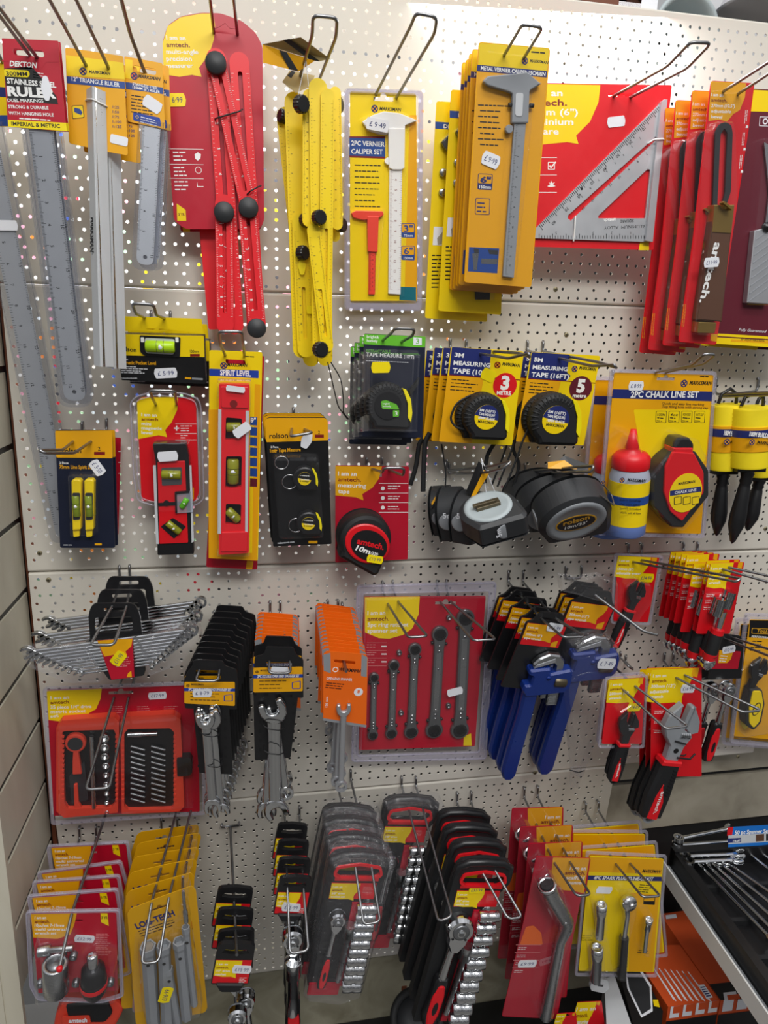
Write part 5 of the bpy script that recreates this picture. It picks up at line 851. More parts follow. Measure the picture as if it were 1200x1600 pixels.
loose_strap('broad black strap end hanging under the 3 metre tapes beside the red tape card', [(676, 672, 44), (655, 690, 42), (650, 730, 40), (641, 758, 38)], 40, 3.4)
loose_strap('looped black strap hanging under the 3 metre tapes, with a flat cut end', [(672, 676, 50), (664, 690, 50), (662, 730, 50), (661, 768, 50)], 50, 3.8)
loose_strap('thin black cord hanging under the 3 metre tapes', [(690, 694, 60), (697, 740, 60), (694, 790, 60), (688, 800, 60)], 60, 1.2)
loose_strap('thick black strap from the 3 metre tapes down to the 5 m tape hook', [(776, 688, 76), (762, 708, 70), (757, 735, 66), (757, 755, 60)], 60, 3.2)
loose_strap('black strap curving from the 5 metre tapes towards the grey tapes', [(812, 668, 60), (800, 700, 60), (812, 725, 55), (800, 770, 50)], 60, 2.6)
# template bundle cords
mb = MB(WF); mb.tube(fillet3([(*WF.p(a, b, z), z) for a, b, z in ((512, 566, 112), (520, 600, 100), (528, 635, 90), (543, 655, 60))], 10, 4), .8, 'black', 6); world_mb(mb, 'hanging_cord', 'outer of two thin black cords hanging below the yellow template rulers', 'cord')
mb = MB(WF); mb.tube(fillet3([(*WF.p(a, b, z), z) for a, b, z in ((517, 566, 112), (533, 592, 100), (537, 625, 90), (536, 645, 70), (545, 655, 60))], 10, 4), .8, 'black', 6); world_mb(mb, 'hanging_cord', 'inner of two thin black cords hanging below the yellow template rulers', 'cord')
hook('hook with its tip across the yellow part of the 3 metre tape card', [(746, 562), (760, 560)], 90, [(826, 552), (828, 558)], 205, mids=[(795, 560), (812, 552)], dm=165, pg=[(704, 530), (729, 531)], drop=14)

hook('hook with its tip across the 5 metre tape card', [(868, 568), (880, 566)], 88, [(960, 570), (962, 574)], 205, mids=[(925, 572), (935, 566)], dm=165, pg=[(825, 533), (849, 534)], drop=14)
# ---- chalk line set
fr = quad((955, 576), (1116, 579), (938, 832), 104, 104, 84); it = Item('chalk_line_set', 'red chalk line reel and blue powder bottle on a big yellow card, frontmost', 'chalk line set', fr, 'chalk line sets on yellow cards'); P = fr.p
c_ = it.part('backing_card'); c_.ppoly([(960, 582), (1115, 586), (1095, 834), (938, 830)], -.5, .5, 'amber', 3, holes=[slot(*P(1040, 592), 28, 4)]); z = .65
c_.pflat([(990, 640), (1110, 640), (1102, 720), (1040, 760), (1000, 700)], z - .05, 'yellow', 3)
c_.pflat([(958, 608), (1114, 612), (1112, 627), (956, 622)], z, 'navy'); c_.ptext('2PC CHALK LINE SET', (985, 621), (1091, 621), 9.5, 'white', z + .1, .03); x, y = P(1063, 599); marks(c_, x, y, 11, z, text=None, dark='navy'); c_.ptext('MARKSMAN', (1077, 601), (1111, 602), 6, 'black', z, .03, .15); c_.psmall((1094, 587), (1110, 588), 2.4, 1, 'black', z)
c_.ptext('Quick and easy line marking', (1034, 632), (1100, 634), 3.6, 'black', z, .01); c_.ptext('Top filling hole with strong cap', (1034, 637), (1106, 639), 3.6, 'black', z, .01)
for i in range(4): a = 1025 + i * 20; c_.pflat([(a, 642), (a + 17, 642), (a + 16, 661), (a - 1, 660)], z, 'black', 2); c_.pflat([(a + .8, 642.8), (a + 16.2, 642.8), (a + 15.2, 660.2), (a - .2, 659.2)], z + .1, 'yellow', 1.6); c_.ptext(('100ft', '4oz', 'POWDER', 'ANTI SLIP')[i], (a + 2, 650), (a + 14, 650), 4, 'black', z + .2, .01); c_.psmall((a + 2, 652), (a + 14, 653), 2.2, 2, 'black', z + .2)
b = it.part('powder_bottle'); x, y = b.P(978, 795, 18); xb, yb = b.P(975, 832, 18); xt, yt = b.P(984, 728, 18); A = (Vector((xt, yt)) - Vector((xb, yb))); L = A.length; R_ = (Vector(b.P(1010, 780, 18)) - Vector(b.P(954, 780, 18))).length / 2; ax = (A.x / L, A.y / L, 0); o_ = (xb, yb, 20)
b.lathe([(R_ * .9, 0), (R_, 3), (R_, L * .2)], 'powder', o_, ax, 28); b.lathe([(R_, L * .2), (R_, L * .86), (R_ * .85, L)], 'bottle', o_, ax, 28)
l = it.part('bottle_label', 'powder_bottle'); l.lathe([(R_ * 1.01, L * .18), (R_ * 1.01, L * .82)], 'yellow', o_, ax, 28); l.lathe([(R_ * 1.02, L * .50), (R_ * 1.02, L * .62)], 'blue', o_, ax, 28); l.ptext('MARKSMAN', (980, 752), (1008, 754), 5, 'black', 20 + R_ * 1.05, .03, .1); x, y = l.P(968, 750, 20 + R_); marks(l, x - 1, y, 8, 20 + R_ * 1.05, text=None, dark='navy')
for i in range(4): l.ptext(('Built-in funnel tip', 'Cap seals tightly', 'Specially formulated', 'Works with all lines')[i], (968, 783 + i * 6.5), (1001, 784 + i * 6.5), 3.2, 'black', 20 + R_ * 1.05, .01)
n_ = it.part('nozzle_cap', 'powder_bottle', 'red pointed nozzle'); n_.lathe([(R_ * .9, L * .98), (R_ * .93, L * 1.0), (R_ * .93, L * 1.14), (R_ * .75, L * 1.2), (R_ * .3, L * 1.25), (R_ * .34, L * 1.27), (R_ * .14, L * 1.53), (0, L * 1.53)], 'red', o_, ax, 24)
r_ = it.part('chalk_reel', label='black chalk line reel'); r_.ppoly([(1040, 716), (1062, 700), (1088, 706), (1108, 735), (1108, 775), (1068, 825), (1050, 824), (1018, 790), (1016, 745)], 2, 30, 'rubber', 3, bev=3)
q = it.part('reel_face', 'chalk_reel', 'red body'); q.ppoly([(1052, 706), (1085, 708), (1100, 738), (1100, 770), (1066, 815), (1048, 800), (1038, 770), (1040, 730)], 30, 34, 'red', 3, bev=1.5); q.ppoly([(1053, 700), (1084, 700), (1082, 722), (1055, 722)], 6, 32, 'red', 2, bev=2)
q = it.part('filler_cap', 'chalk_reel', 'black filler cap'); q.ppoly([(1053, 692), (1058, 684), (1078, 684), (1085, 694), (1084, 704), (1053, 704)], 6, 30, 'plasticblack', 3, bev=3)
q = it.part('reel_label', 'chalk_reel', 'yellow round label'); x, y = q.P(1071, 770, 34); Rr = (Vector(q.P(1096, 770, 34)) - Vector((x, y))).length; q.prism(circ(x, y, Rr, 30, Rr * 1.15), 34, 34.6, 'yellow'); q.pflat([(1047, 767), (1095, 760), (1096, 768), (1047, 775)], 34.8, 'navy'); q.ptext('CHALK LINE', (1054, 772), (1088, 767), 4, 'white', 35, .02); q.ptext('MARKSMAN', (1060, 758), (1086, 754), 4, 'black', 34.8, .02)
for i in range(3): q.pflat([(1053 + i * 14, 777), (1065 + i * 14, 775), (1065 + i * 14, 787), (1053 + i * 14, 789)], 34.8, 'black', 1.5); q.pflat([(1054 + i * 14, 778), (1064 + i * 14, 776), (1064 + i * 14, 786), (1054 + i * 14, 788)], 34.9, 'yellow', 1.2)
b = it.part('blister'); b.dome(rpoly(b.PP([(958, 700), (975, 672), (996, 676), (1014, 730), (1010, 834), (950, 834)], 30), 5), [(0, .7), (2, 30), (8, 40)], 'clear', bottom=False); b.dome(rpoly(b.PP([(1042, 700), (1060, 676), (1090, 684), (1114, 735), (1112, 780), (1066, 830), (1046, 826), (1012, 790), (1012, 745)], 28.5), 5), [(0, .7), (2, 32), (5, 38)], 'clear', bottom=False)
s_ = it.part('clamshell'); o_ = s_.PP([(953, 576), (1119, 580), (1100, 840), (932, 836)]); s_.prism(rpoly(o_, 6), -1.5, 2.5, 'rim', holes=[rpoly(inset(o_, 5), 4)])
sticker(it, (994, 603), 25, 14, 0, '£ 8·99', 'paper', 1.3); it.done()
it.copy('chalk line set on yellow card behind the front one, beside 5 metre tapes', 926, 588, 60, P(955, 576))
hook('hook with an upturned tip above the chalk line set', [(1022, 590), (1036, 593)], 104, [(1100, 553), (1118, 554)], 205, mids=[(1082, 570), (1100, 568)], dm=178)
# ---- builders line on pins
def line_pin(label, c, w_, top, bot, tip, d, tx=True):
    fr = wall(*c, d); it = Item('line_pins', label, 'builders line', fr, 'builders line spools on black pins'); m = it.part('line_spool', label='yellow wound line'); P = fr.p
    xt, yt = P(c[0] + 3, top); xb, yb = P(c[0] - 2, bot); R_ = (P(c[0] + w_ / 2, (top + bot) / 2)[0] - P(c[0] - w_ / 2, (top + bot) / 2)[0]) / 2; A = Vector((xt - xb, yt - yb, 0)); L = A.length; ax = A / L
    n = 34; m.lathe([(R_ * (.93 + .05 * math.sin(PI * i / n) + .03 * (i % 2)), L * i / n) for i in range(n + 1)], 'yarn', (xb, yb, 0), ax, 28)
    l = it.part('wrap_label', label='amber band with a blue strip'); l.lathe([(R_ * 1.03, L * .30), (R_ * 1.03, L * .70)], 'amber', (xb, yb, 0), ax, 28); l.lathe([(R_ * 1.045, L * .54), (R_ * 1.045, L * .66)], 'navy', (xb, yb, 0), ax, 28)
    if tx: l.text('100M BUILDERS LINE', xb + A.x * .57 - R_ * .9, yb + A.y * .565, L * .07, 'white', R_ * 1.09, -5, width=R_ * 1.75, bold=.04); l.text('MARKSMAN', xb + A.x * .42 - R_ * .45, yb + A.y * .44, L * .05, 'black', R_ * 1.09, -5, width=R_ * 1.1, bold=.03); marks(l, xb + A.x * .42 - R_ * .85, yb + A.y * .46, L * .1, R_ * 1.05, text=None, dark='navy')
    h = it.part('pin_head', label='black winder head'); h.tube([(xt - R_ * .6, yt + 1, 0), (xt - R_ * .5, yt + L * .16, 2), (xt, yt + L * .24, 3), (xt + R_ * .5, yt + L * .16, 2), (xt + R_ * .6, yt + 1, 0)], 2.6, 'plasticblack', 8); h.box(xb - R_ * .8, yb - 8, -8, xb + R_ * .8, yb, 8, 'plasticblack')
    p = it.part('pin', label='black pointed pin'); x2, y2 = P(*tip); B = Vector((x2 - xb, y2 - yb, 0)); l2 = B.length; ax2 = B / l2; p.lathe([(7, 0), (10, l2 * .06), (8, l2 * .12), (9, l2 * .17), (7.5, l2 * .2), (8.5, l2 * .24), (12, l2 * .62), (11.5, l2 * .75), (4, l2 * .96), (0, l2)], 'plasticblack', (xb + 0, yb - 4, 0), ax2, 14); it.done(); return it
line_pin('yellow builders line spool on black pin, set back behind two others', (1190, 690), 44, 640, 742, (1168, 826), 70, False)
line_pin('yellow builders line spool on black pin beside the chalk line set', (1133, 682), 46, 632, 732, (1120, 834), 92)
line_pin('yellow builders line spool on black pin, the nearest one overlapping its neighbour', (1172, 686), 56, 636, 728, (1144, 846), 118)
hook('low hook through the builders line pins', [(1120, 616), (1122, 620)], 70, [(1230, 612), (1232, 616)], 190, pg=[(1120, 590), (1186, 591)], drop=20)
# ---- 10 m tape on red card
fr = quad((523, 728), (640, 730), (524, 876), 44); it = Item('tape_measure', 'big red and black 10 metre tape measure low on a red card', 'tape measure', fr); P = fr.p
c_ = it.part('backing_card'); c_.ppoly([(524, 727), (639, 729), (637, 874), (524, 879)], -.5, .5, 'crimson', 2, holes=[slot(*P(582, 742), 28, 5)]); z = .65
c_.pflat([(524, 728), (597, 729), (592, 748), (582, 762), (566, 772), (568, 782), (556, 777), (524, 774)], z, 'amber')
for i, (t, b) in enumerate((('I am an', 557), ('amtech.', 564), ('measuring', 572), ('tape', 546))): c_.ptext(t, (528, 743 + i * 9), (b, 743.5 + i * 9.3), 6.5, 'lettering' if i == 1 else 'white', z + .1, .02)
for i in range(4): c_.pflat([(592, 755 + i * 15), (638, 755 + i * 15), (638, 755.7 + i * 15), (592, 755.7 + i * 15)], z, 'white'); 
for i in range(3): c_.psmall((606, 759 + i * 16), (626, 759 + i * 16), 2, 2, 'white', z); x, y = P(598, 763 + i * 15); c_.prism(circ(x, y, 3, 10), .5, z + .1, 'white')
fr2 = wall(574, 847, 78); x, y, R_ = tape_body(it, (572, 846), 42, 1, 44, -28, 'rubber', None, None, None, None, (), ribs=False)
g = it.part('face_ring', label='red ring'); g.dome(xf(circ(0, 0, R_ * .86, 32, R_ * .72), x + 2, y - 3, -28), [(0, 42), (0, 46), (2, 47)], 'red'); l = it.part('face_label', label='black face with red and white lettering'); l.prism(xf(circ(0, 0, R_ * .7, 32, R_ * .56), x + 4, y - 5, -25), 47, 48, 'black')
l.ptext('amtech.', (557, 849), (599, 859), 9, 'red', 48.3, .035); l.ptext('10m', (555, 859), (577, 866), 8, 'white', 48.3, .03, .15); l.ptext('/33ft', (578, 866), (590, 869), 5, 'white', 48.3, .02, .15)
sticker(it, (586, 874), 26, 12, -10, '£10·99', 'lemon', 49); it.done()
hook('square-tipped hook through the red 10 metre tape card', [(566, 741), (590, 744)], 44, [(600, 731), (632, 731)], 130, mids=[(598, 738), (630, 743)], dm=118, pg=[(573, 716), (597, 716)], drop=14); 
# ---- grey loose tapes
def grey_tape(name_l, c, r, d, X, Y, kind, group, ba=190):
    """loose round-cased tape with a light side disc; X,Y = frame axes so the disc faces where the photo shows it"""
    fr = Fr(at(*c, d), Vector(X), Vector(Y)); it = Item('tape_measure', name_l, 'tape measure', fr, group); m = it.part('tape_case', label='dark grey rubber case'); h = r * .42
    pts = [(r * math.cos(math.radians(t)), r * .95 * math.sin(math.radians(t))) for t in range(0, 226, 12)] + [(-r * .6, -r * .98), (r * .95, -r * 1.0), (r * 1.1, -r * .8), (r * 1.05, -r * .3)]
    m.dome(rpoly(pts, r * .08, 2), [(r * .14, -h), (0, -h * .78), (0, h * .78), (r * .14, h)], 'charcoal', smooth=False)
    q = it.part('side_disc', label='grey disc'); q.lathe([(r * .82, 0), (r * .82, 1.5), (r * .72, 2.4), (r * .66, 2.4), (r * .62, 1.4), (0, 1.4)], 'grey' if kind == 10 else 'bucket', (0, 0, h - .5), n=36, sx=1)
    if kind == 10:
        q.prism(circ(0, -1, r * .56, 32, r * .34), h + .8, h + 1.4, 'goldtext'); q.prism(circ(0, -1, r * .52, 32, r * .3), h + 1.4, h + 1.7, 'black'); q.text('rolson', -r * .36, -r * .02, r * .2, 'goldtext', h + 1.9, 8, width=r * .72, bold=.03); q.text("10m/33'", -r * .3, -r * .22, r * .13, 'white', h + 1.9, 8, width=r * .6, bold=.02, shear=.15)
        s_ = it.part('belt_clip', label='wire belt clip'); s_.tube(fillet3([(r * .55, r * .86, h * .7), (r * 1.0, r * .35, h * .9), (r * 1.12, r * .2, -h * .2), (r * .8, r * .75, -h * .2)], 3), 1, 'wire', 6)
    else: s_ = it.part('belt_clip', label='bronze belt clip'); s_.prism(rect(-r * .42, -r * .16, r * .42, r * .16, 1.5), h + 1, h + 6, 'bronze', bev=1); s_.prism(rect(-r * .5, -r * .07, r * .3, r * .07, 1), h + 6, h + 9, 'bronze', bev=.6)
    e = it.part('edge_badge', label='pale round badge on the case edge'); a = math.radians(ba); cx, cy = r * .96 * math.cos(a), r * .98 * math.sin(a)
    T = Matrix.Translation((cx, cy, 0)) @ Vector((math.cos(a), math.sin(a), 0)).to_track_quat('Z', 'Y').to_matrix().to_4x4(); e.T = T; e.lathe([(r * .3, 0), (r * .3, 1.6), (r * .26, 2), (0, 2)], 'grey', (0, 0, 0), n=24)
    if kind == 5: e.text('5m', -r * .18, -r * .1, r * .2, 'paper', 2.2, 0 if 0 else 90, width=r * .36, bold=.02)
    it.done(); return it
G5 = 'grey five metre tapes on one hook'; G10 = 'grey ten metre tapes on one hook'
grey_tape('dark grey 5 m tape measure, edge on, furthest back on its hook', (692, 795), 38, 30, (.4, .9, 0), (-.1, .1, 1), 5, G5)
grey_tape('dark grey 5 m tape measure, second from the back of its hook', (708, 800), 40, 66, (.5, .86, 0), (-.1, .1, 1), 5, G5)
grey_tape('dark grey 5 m tape measure just behind the front one with the pale disc', (734, 806), 39, 104, (.6, .75, -.1), (.1, .1, 1), 5, G5)
grey_tape('dark grey 5 m tape measure tipped forward, pale disc and clip upwards, reading 5m', (765, 806), 40, 152, (.95, -.1, .30), (-.2, .92, .3), 5, G5, -75)
grey_tape('dark grey 10 m tape measure at the back of its hook, mostly hidden', (838, 780), 50, 44, (.9, -.1, .05), (-.1, -.5, .8), 10, G10)
grey_tape('dark grey 10 m tape measure, middle one of three', (862, 786), 50, 92, (.95, -.1, .1), (-.1, -.6, .7), 10, G10)
grey_tape('dark grey 10 m tape measure in front, gold lettering in an oval', (892, 796), 52, 146, (.97, -.1, .2), (-.1, -.6, .75), 10, G10)
def tags(label, pts, stripe, d, name='hang_tag'):
    fr = wall(pts[0][0], pts[0][1], d); T = Item(name, label, 'tag', fr); m = T.part('tag_card'); m.add([(*m.P(a, b, z), z) for a, b, z in pts], [tuple(range(len(pts)))[::-1]], 'black'); m.add([(*m.P(a, b, z + .8), z + .8) for a, b, z in stripe], [tuple(range(len(stripe)))[::-1]], 'amber'); return T
T = tags('black and yellow swing tag standing above the front 5 m tape', [(728, 768, 0), (748, 720, 6), (764, 738, 12), (742, 780, 8)], [(736, 776, 8), (756, 734, 14), (764, 740, 14), (741, 778, 9)], 120); s_ = T.part('thread'); s_.tube([(*s_.P(752, 716, 8), 8), (*s_.P(760, 772, 14), 14)], .5, 'paper', 5); s_.tube([(*s_.P(752, 716, 8), 8), (*s_.P(773, 768, 14), 14)], .5, 'paper', 5); T.done()
T = tags('black and yellow swing tag lying on the hook above the front 10 m tape', [(855, 733, 0), (882, 712, 0), (925, 728, 10), (900, 740, 14)], [(856, 722, 5), (882, 719, 5), (902, 733, 15), (856, 732, 8)], 120); T.done()
tags('thin black swing tag leaning at the back of the 5 m tape hook', [(671, 790, 0), (692, 758, 0), (698, 762, 4), (673, 796, 4)], [(674, 786, 2), (680, 776, 2), (683, 778, 4), (675, 790, 4)], 60).done()
hook('hook carrying the grey 5 m tapes, wide flat tip', [(720, 740), (722, 745)], 60, [(800, 720), (786, 732)], 190, mids=[(770, 728), (762, 738)], dm=150); hook('hook carrying the grey 10 m tapes', [(838, 742), (842, 746)], 60, [(928, 728), (924, 737)], 200, mids=[(900, 730), (892, 738)], dm=165)
# ---- line spirit levels and rolson tapes
fr = quad((87, 672), (175, 672), (95, 853), 64); it = Item('line_level_pack', 'two small yellow line spirit levels on a dark blue card', 'spirit level', fr); P = fr.p
c_ = it.part('backing_card'); c_.ppoly([(86, 672), (175, 673), (180, 856), (94, 856)], -.5, .5, 'darkblue', 3, holes=[slot(*P(131, 692), 24, 4)]); z = .65; c_.pflat([(86, 673), (175, 673), (176, 716), (88, 715)], z, 'amber', 2)
c_.ptext('rolson', (97, 708), (127, 708), 8, 'black', z + .1, .02); c_.ptext('2', (153, 704), (157, 704), 6, 'black', z + .1); c_.pflat([(147, 706), (164, 706), (164, 711), (147, 711)], z + .1, 'lettering'); c_.ptext('2 Piece', (93, 725), (107, 725), 3.6, 'white', z, .01); c_.ptext('75mm Line Spirit Level', (93, 732), (150, 733), 5.6, 'amber', z, .02); c_.psmall((99, 851), (118, 851), 2, 1, 'paper', z); c_.pflat([(148, 849), (159, 849), (159, 852), (148, 852)], z, 'amber')
for cx in (119, 139):
    v = it.part('line_level', label='yellow line level with green vial'); v.ppoly([(cx - 8, 752), (cx - 5, 749), (cx + 5, 749), (cx + 8, 752), (cx + 7, 828), (cx - 6, 830)], 1, 13, 'yellow', 2, bev=2); v.ppoly([(cx - 5, 829), (cx + 5, 829), (cx + 5, 838), (cx - 4, 839)], 3, 10, 'yellow', 1); v.ppoly([(cx - 6, 770), (cx + 6, 770), (cx + 6, 812), (cx - 5, 813)], 13, 13.5, 'charcoal', 2); x, y = v.P(cx, 791, 13); vial(v, (x, y), 28, 4.8, 13, 90, 'vialgreen')
b = it.part('blister'); b.dome(rpoly(b.PP([(104, 740), (150, 740), (152, 838), (108, 840)], 12), 4), [(0, .7), (2, 14), (4, 16)], 'clear', bottom=False); sticker(it, (152, 731), 27, 17, -58, '£ 3·50', 'paper', 1.5); it.done()
it.copy('second pack of line levels just behind the front dark blue one', 92, 671, 50, P(86, 672))
for k, (lab, dx, d) in enumerate((('red card edge showing behind the dark blue line level card, inner one', 0, 34), ('red card edge showing furthest back beside the line level card', 9, 18))):
    g = Item('blister_card', lab, 'packaged tool', quad((100 + dx, 676), (180 + dx, 680), (110 + dx, 834), d)); c_ = g.part('backing_card'); c_.ppoly([(100 + dx, 674 + k * 6), (180 + dx, 680 + k * 4), (176 + dx, 836), (110 + dx, 834)], -.5, .5, 'crimson', 2)
    m = g.part('packed_tool'); m.ppoly([(120 + dx, 740), (160 + dx, 740), (158 + dx, 820), (124 + dx, 820)], .7, 6, 'plasticblack', 2)
    for i in range(3): c_.pflat([(176 + dx, 705 + i * 17), (180 + dx, 705 + i * 17), (180 + dx, 706 + i * 17), (176 + dx, 706 + i * 17)], .65, 'white')
    g.done()
hook('flat hook with a long tip left of the line level card', [(114, 690), (146, 690)], 64, [(61, 703), (70, 708)], 175, mids=[(98, 703), (116, 708)], dm=120)
fr = quad((414, 654), (511, 654), (426, 850), 84, 84, 70); it = Item('key_tape_pack', 'two small black key ring tape measures on a black and amber card, frontmost', 'tape measure', fr, 'key ring tape measure packs'); P = fr.p
c_ = it.part('backing_card'); c_.ppoly([(414, 656), (420, 652), (508, 652), (512, 657), (518, 850), (427, 854)], -.5, .5, 'black', 2, holes=[slot(*P(462, 667), 26, 4)]); z = .65; c_.pflat([(414, 656), (420, 653), (508, 653), (512, 657), (513, 688), (416, 691)], z, 'amber', 2)
c_.ptext('rolson', (421, 685), (450, 684), 8, 'black', z + .1, .02); c_.ptext('2', (497, 678), (500, 678), 5, 'black', z + .1); c_.pflat([(492, 679), (506, 679), (506, 684), (492, 684)], z + .1, 'lettering'); c_.ptext('2 Piece', (423, 700), (435, 700), 3.4, 'white', z, .01); c_.ptext('1mtr Tape Measure', (422, 707), (470, 705), 5.6, 'amber', z, .03); c_.ptext('rolsontools.com', (434, 850), (460, 848), 3, 'paper', z, .01); c_.pflat([(482, 845), (496, 845), (496, 849), (482, 849)], z, 'amber')
for cx, cy, rx_, ry_ in ((476, 748, -36, -6), (482, 818, -30, 6)):
    x, y, R_ = tape_body(it, (cx, cy), 19, 1, 15, 0, 'plasticblack', None, 'black', 'yellow', 'tapeyellow', ('rolson', '', 'Tape Measure', '1mtr'), 'white', ribs=False)
    k = it.part('key_ring', label='thin steel key ring'); a, b_ = k.P(cx + rx_ * .72, cy + ry_, 8); k.tube([(p, q, 8) for p, q in circ(a + 2, b_ - (10 if cy < 800 else -3), 10, 24)], .8, 'chrome', 6, closed=True); 
    if cy < 800: k2 = it.part('key_ring', label='thin steel key ring'); a2, b2 = k2.P(440, 723, 8); k2.tube([(p, q, 8) for p, q in circ(a2, b2, 9, 24)], .8, 'chrome', 6, closed=True)
b = it.part('blister'); b.dome(rpoly(b.PP([(424, 712), (500, 712), (508, 842), (434, 844)], 13.5), 8), [(0, .7), (2, 15), (6, 18)], 'clear', bottom=False); sticker(it, (479, 688), 17, 26, -22, '', 'paper', 4); it.done()
for k, (x, y, d) in enumerate(((412, 650, 66), (410, 647, 48))): it.copy('key ring tapes on a black and amber card, ' + ORD[k + 1] + ' of its stack', x, y, d, P(414, 654))
hook('short flat-tipped hook through the key ring tape packs', [(456, 670), (476, 671)], 84, [(454, 682), (488, 676)], 140)
# ================================================================ third row
# ---- combination spanner sets in black racks
def rack_set(label, c, d, front=False):
    fr = wall(*c, d); it = Item('spanner_set', label, 'spanner set', fr, 'spanner sets in black hanging racks'); h = it.part('hanger', label='black plastic hanger')
    h.prism(rpoly([(-32, -32), (-32, 10), (-26, 25), (26, 23), (32, 8), (34, -32)], 7), 0, 4, 'plasticblack', holes=[rect(-13, 12, 13, 18, 2.5), rect(-25, -16, 22, 5, 4)]); h.prism(rpoly([(-33, -22), (34, -20), (35, -36), (-34, -38)], 3), 0, 12, 'plasticblack')
    r_ = it.part('rack', label='black tapering rack'); r_.prism(rpoly([(-34, -36), (34, -33), (35, -76), (-10, -80)], 4), 2, 13, 'rubber')
    for i in range(10 if front else 4):
        t = i / 9; s_ = it.part('spanner', label='bright steel combination spanner'); spanner(s_, (-106 + 62 * t, -34 - 34 * t), (98 - 52 * t, -14 - 46 * t), 8 - 4 * t, 8.5 - 4.2 * t, 11, 4.5, 'chrome', .36)
    if front:
        l = it.part('label_card', label='yellow and red label'); l.ppoly([(152, 1001), (207, 998), (210, 1058), (174, 1062)], 16, 17, 'crimson'); l.pflat([(152, 1001), (207, 998), (205, 1010), (196, 1018), (199, 1024), (188, 1021), (163, 1026)], 17.2, 'amber'); l.psmall((180, 1028), (205, 1026), 2, 5, 'pinkish', 17.3); l.pflat([(200, 1052), (205, 1048), (206, 1058), (198, 1058)], 17.3, 'amber')
        w_ = it.part('plastic_wrap', label='crinkled clear wrap')
        for w_, q in ((w_, [(30, -30), (50, -8), (108, -2), (112, -22), (84, -60), (40, -76), (34, -50)]), (it.part('plastic_wrap', label='crinkled clear wrap'), [(-32, -26), (-60, -22), (-114, -26), (-106, -52), (-60, -78), (-16, -80), (-24, -50)])): w_.dome(rpoly(q, 6), [(0, 8), (3, 24)], 'film', bottom=False)
        w_2 = sticker(it, (185, 1029), 26, 17, 52, '£11·99', 'lemon', 18)
    it.done(); return it
rack_set('bright spanner set in a black rack, at the back against the board', (203, 925), 50); rack_set('bright spanner set in a black rack, middle one of three', (192, 946), 92); rack_set('bright spanner set in a black rack with a red and yellow label and clear wrap', (180, 968), 130, True)
hook('hook through the black spanner racks, ending over the label', [(177, 944), (199, 944)], 130, [(141, 1008), (178, 1008)], 195, pg=[(186, 885), (202, 884)], drop=26)
# ---- 35 piece socket set
fr = quad((68, 1076), (318, 1068), (82, 1285), 58, 58, 42); it = Item('socket_set', 'opened red socket set case in a clear clamshell on a red and yellow card', 'socket set', fr); P = fr.p
c_ = it.part('backing_card'); c_.ppoly([(73, 1078), (309, 1070), (312, 1268), (84, 1275)], -.5, .5, 'crimson', 2, holes=[slot(*P(189, 1082), 34, 5)]); z = .65; c_.pflat([(73, 1079), (159, 1076), (157, 1092), (150, 1108), (139, 1114), (142, 1122), (130, 1121), (100, 1128), (76, 1125)], z, 'yellow')
for i, (t, b) in enumerate((('I am an', 108), ('amtech.', 110), ('35 piece 1/4" drive', 143), ('metric socket', 134), ('set', 92))): c_.ptext(t, (79, 1093 + i * 7.2), (b, 1092 + i * 7), 5, 'lettering' if i == 1 else 'white', z + .1, .02)
for i in range(3): c_.psmall((172 + i * 42, 1104), (196 + i * 42, 1103), 2, 4, 'pinkish', z)
for half, pts in (('left', [(88, 1136), (96, 1126), (178, 1120), (186, 1128), (184, 1270), (100, 1278), (88, 1268)]), ('right', [(188, 1128), (194, 1120), (270, 1116), (282, 1124), (288, 1260), (280, 1268), (190, 1272)])):
    k = it.part('case_half', label='red half of the case'); inn = k.PP([(97, 1144), (103, 1142), (178, 1140), (182, 1150), (181, 1254), (174, 1262), (106, 1264), (101, 1256)] if half == 'left' else [(194, 1146), (200, 1139), (266, 1138), (272, 1144), (272, 1256), (268, 1264), (200, 1266), (194, 1260)], 14); k.prism(rpoly(k.PP(pts, 14), 2), 1, 14, 'salmon', holes=[rpoly(inn, 2)]); k.prism(rpoly(inset(inn, -2), 2), 1, 7, 'black')
    for i in range(14): yy = 1150 + i * 7.6; a, b_ = (98, 182) if half == 'left' else (192, 273); [k.ppoly([(q - 2, yy), (q + 2, yy), (q + 2, yy + 3.4), (q - 2, yy + 3.4)], 12, 15, 'salmon') for q in (a, b_)]
r_ = it.part('ratchet', label='red ratchet with black head'); x, y = r_.P(118, 1161, 12); r_.prism(circ(x, y, 14.5, 26, 15.5), 7, 14, 'salmon', bev=2); r_.prism(circ(x, y, 10.5, 26), 14, 15, 'charcoal'); r_.ppoly([(114, 1173), (122, 1173), (125, 1192), (128, 1210), (113, 1211), (113, 1190)], 8, 14, 'salmon', 2, bev=1.5); r_.ppoly([(108, 1212), (132, 1190), (138, 1250), (112, 1256)], 6.9, 10, 'charcoal', 3); r_.ppoly([(115, 1226), (121, 1225), (123, 1254), (130, 1268), (122, 1271), (116, 1264)], 8, 13, 'salmon', 2, bev=1)
m = it.part('extension_bar', label='steel extension bar'); m.tube([(*P(143, 1150, 12), 12), (*P(147, 1262, 12), 12)], 3.2, 'steel', 12)
for i in range(9): r = 7.2 - i * .5; s_ = it.part('socket'); x, y = s_.P(164 - (i < 3) * 1 + i * .4, 1154 + i * 14.4, 14); s_.lathe([(r, -8), (r, 2), (r * .9, 3), (r * .68, 3), (r * .6, -3), (0, -3)], 'chrome', (x, y, 12), n=18); ring2(s_, x, y, r * .9, r * .66, 14.5, 15, 'chrome', 16)
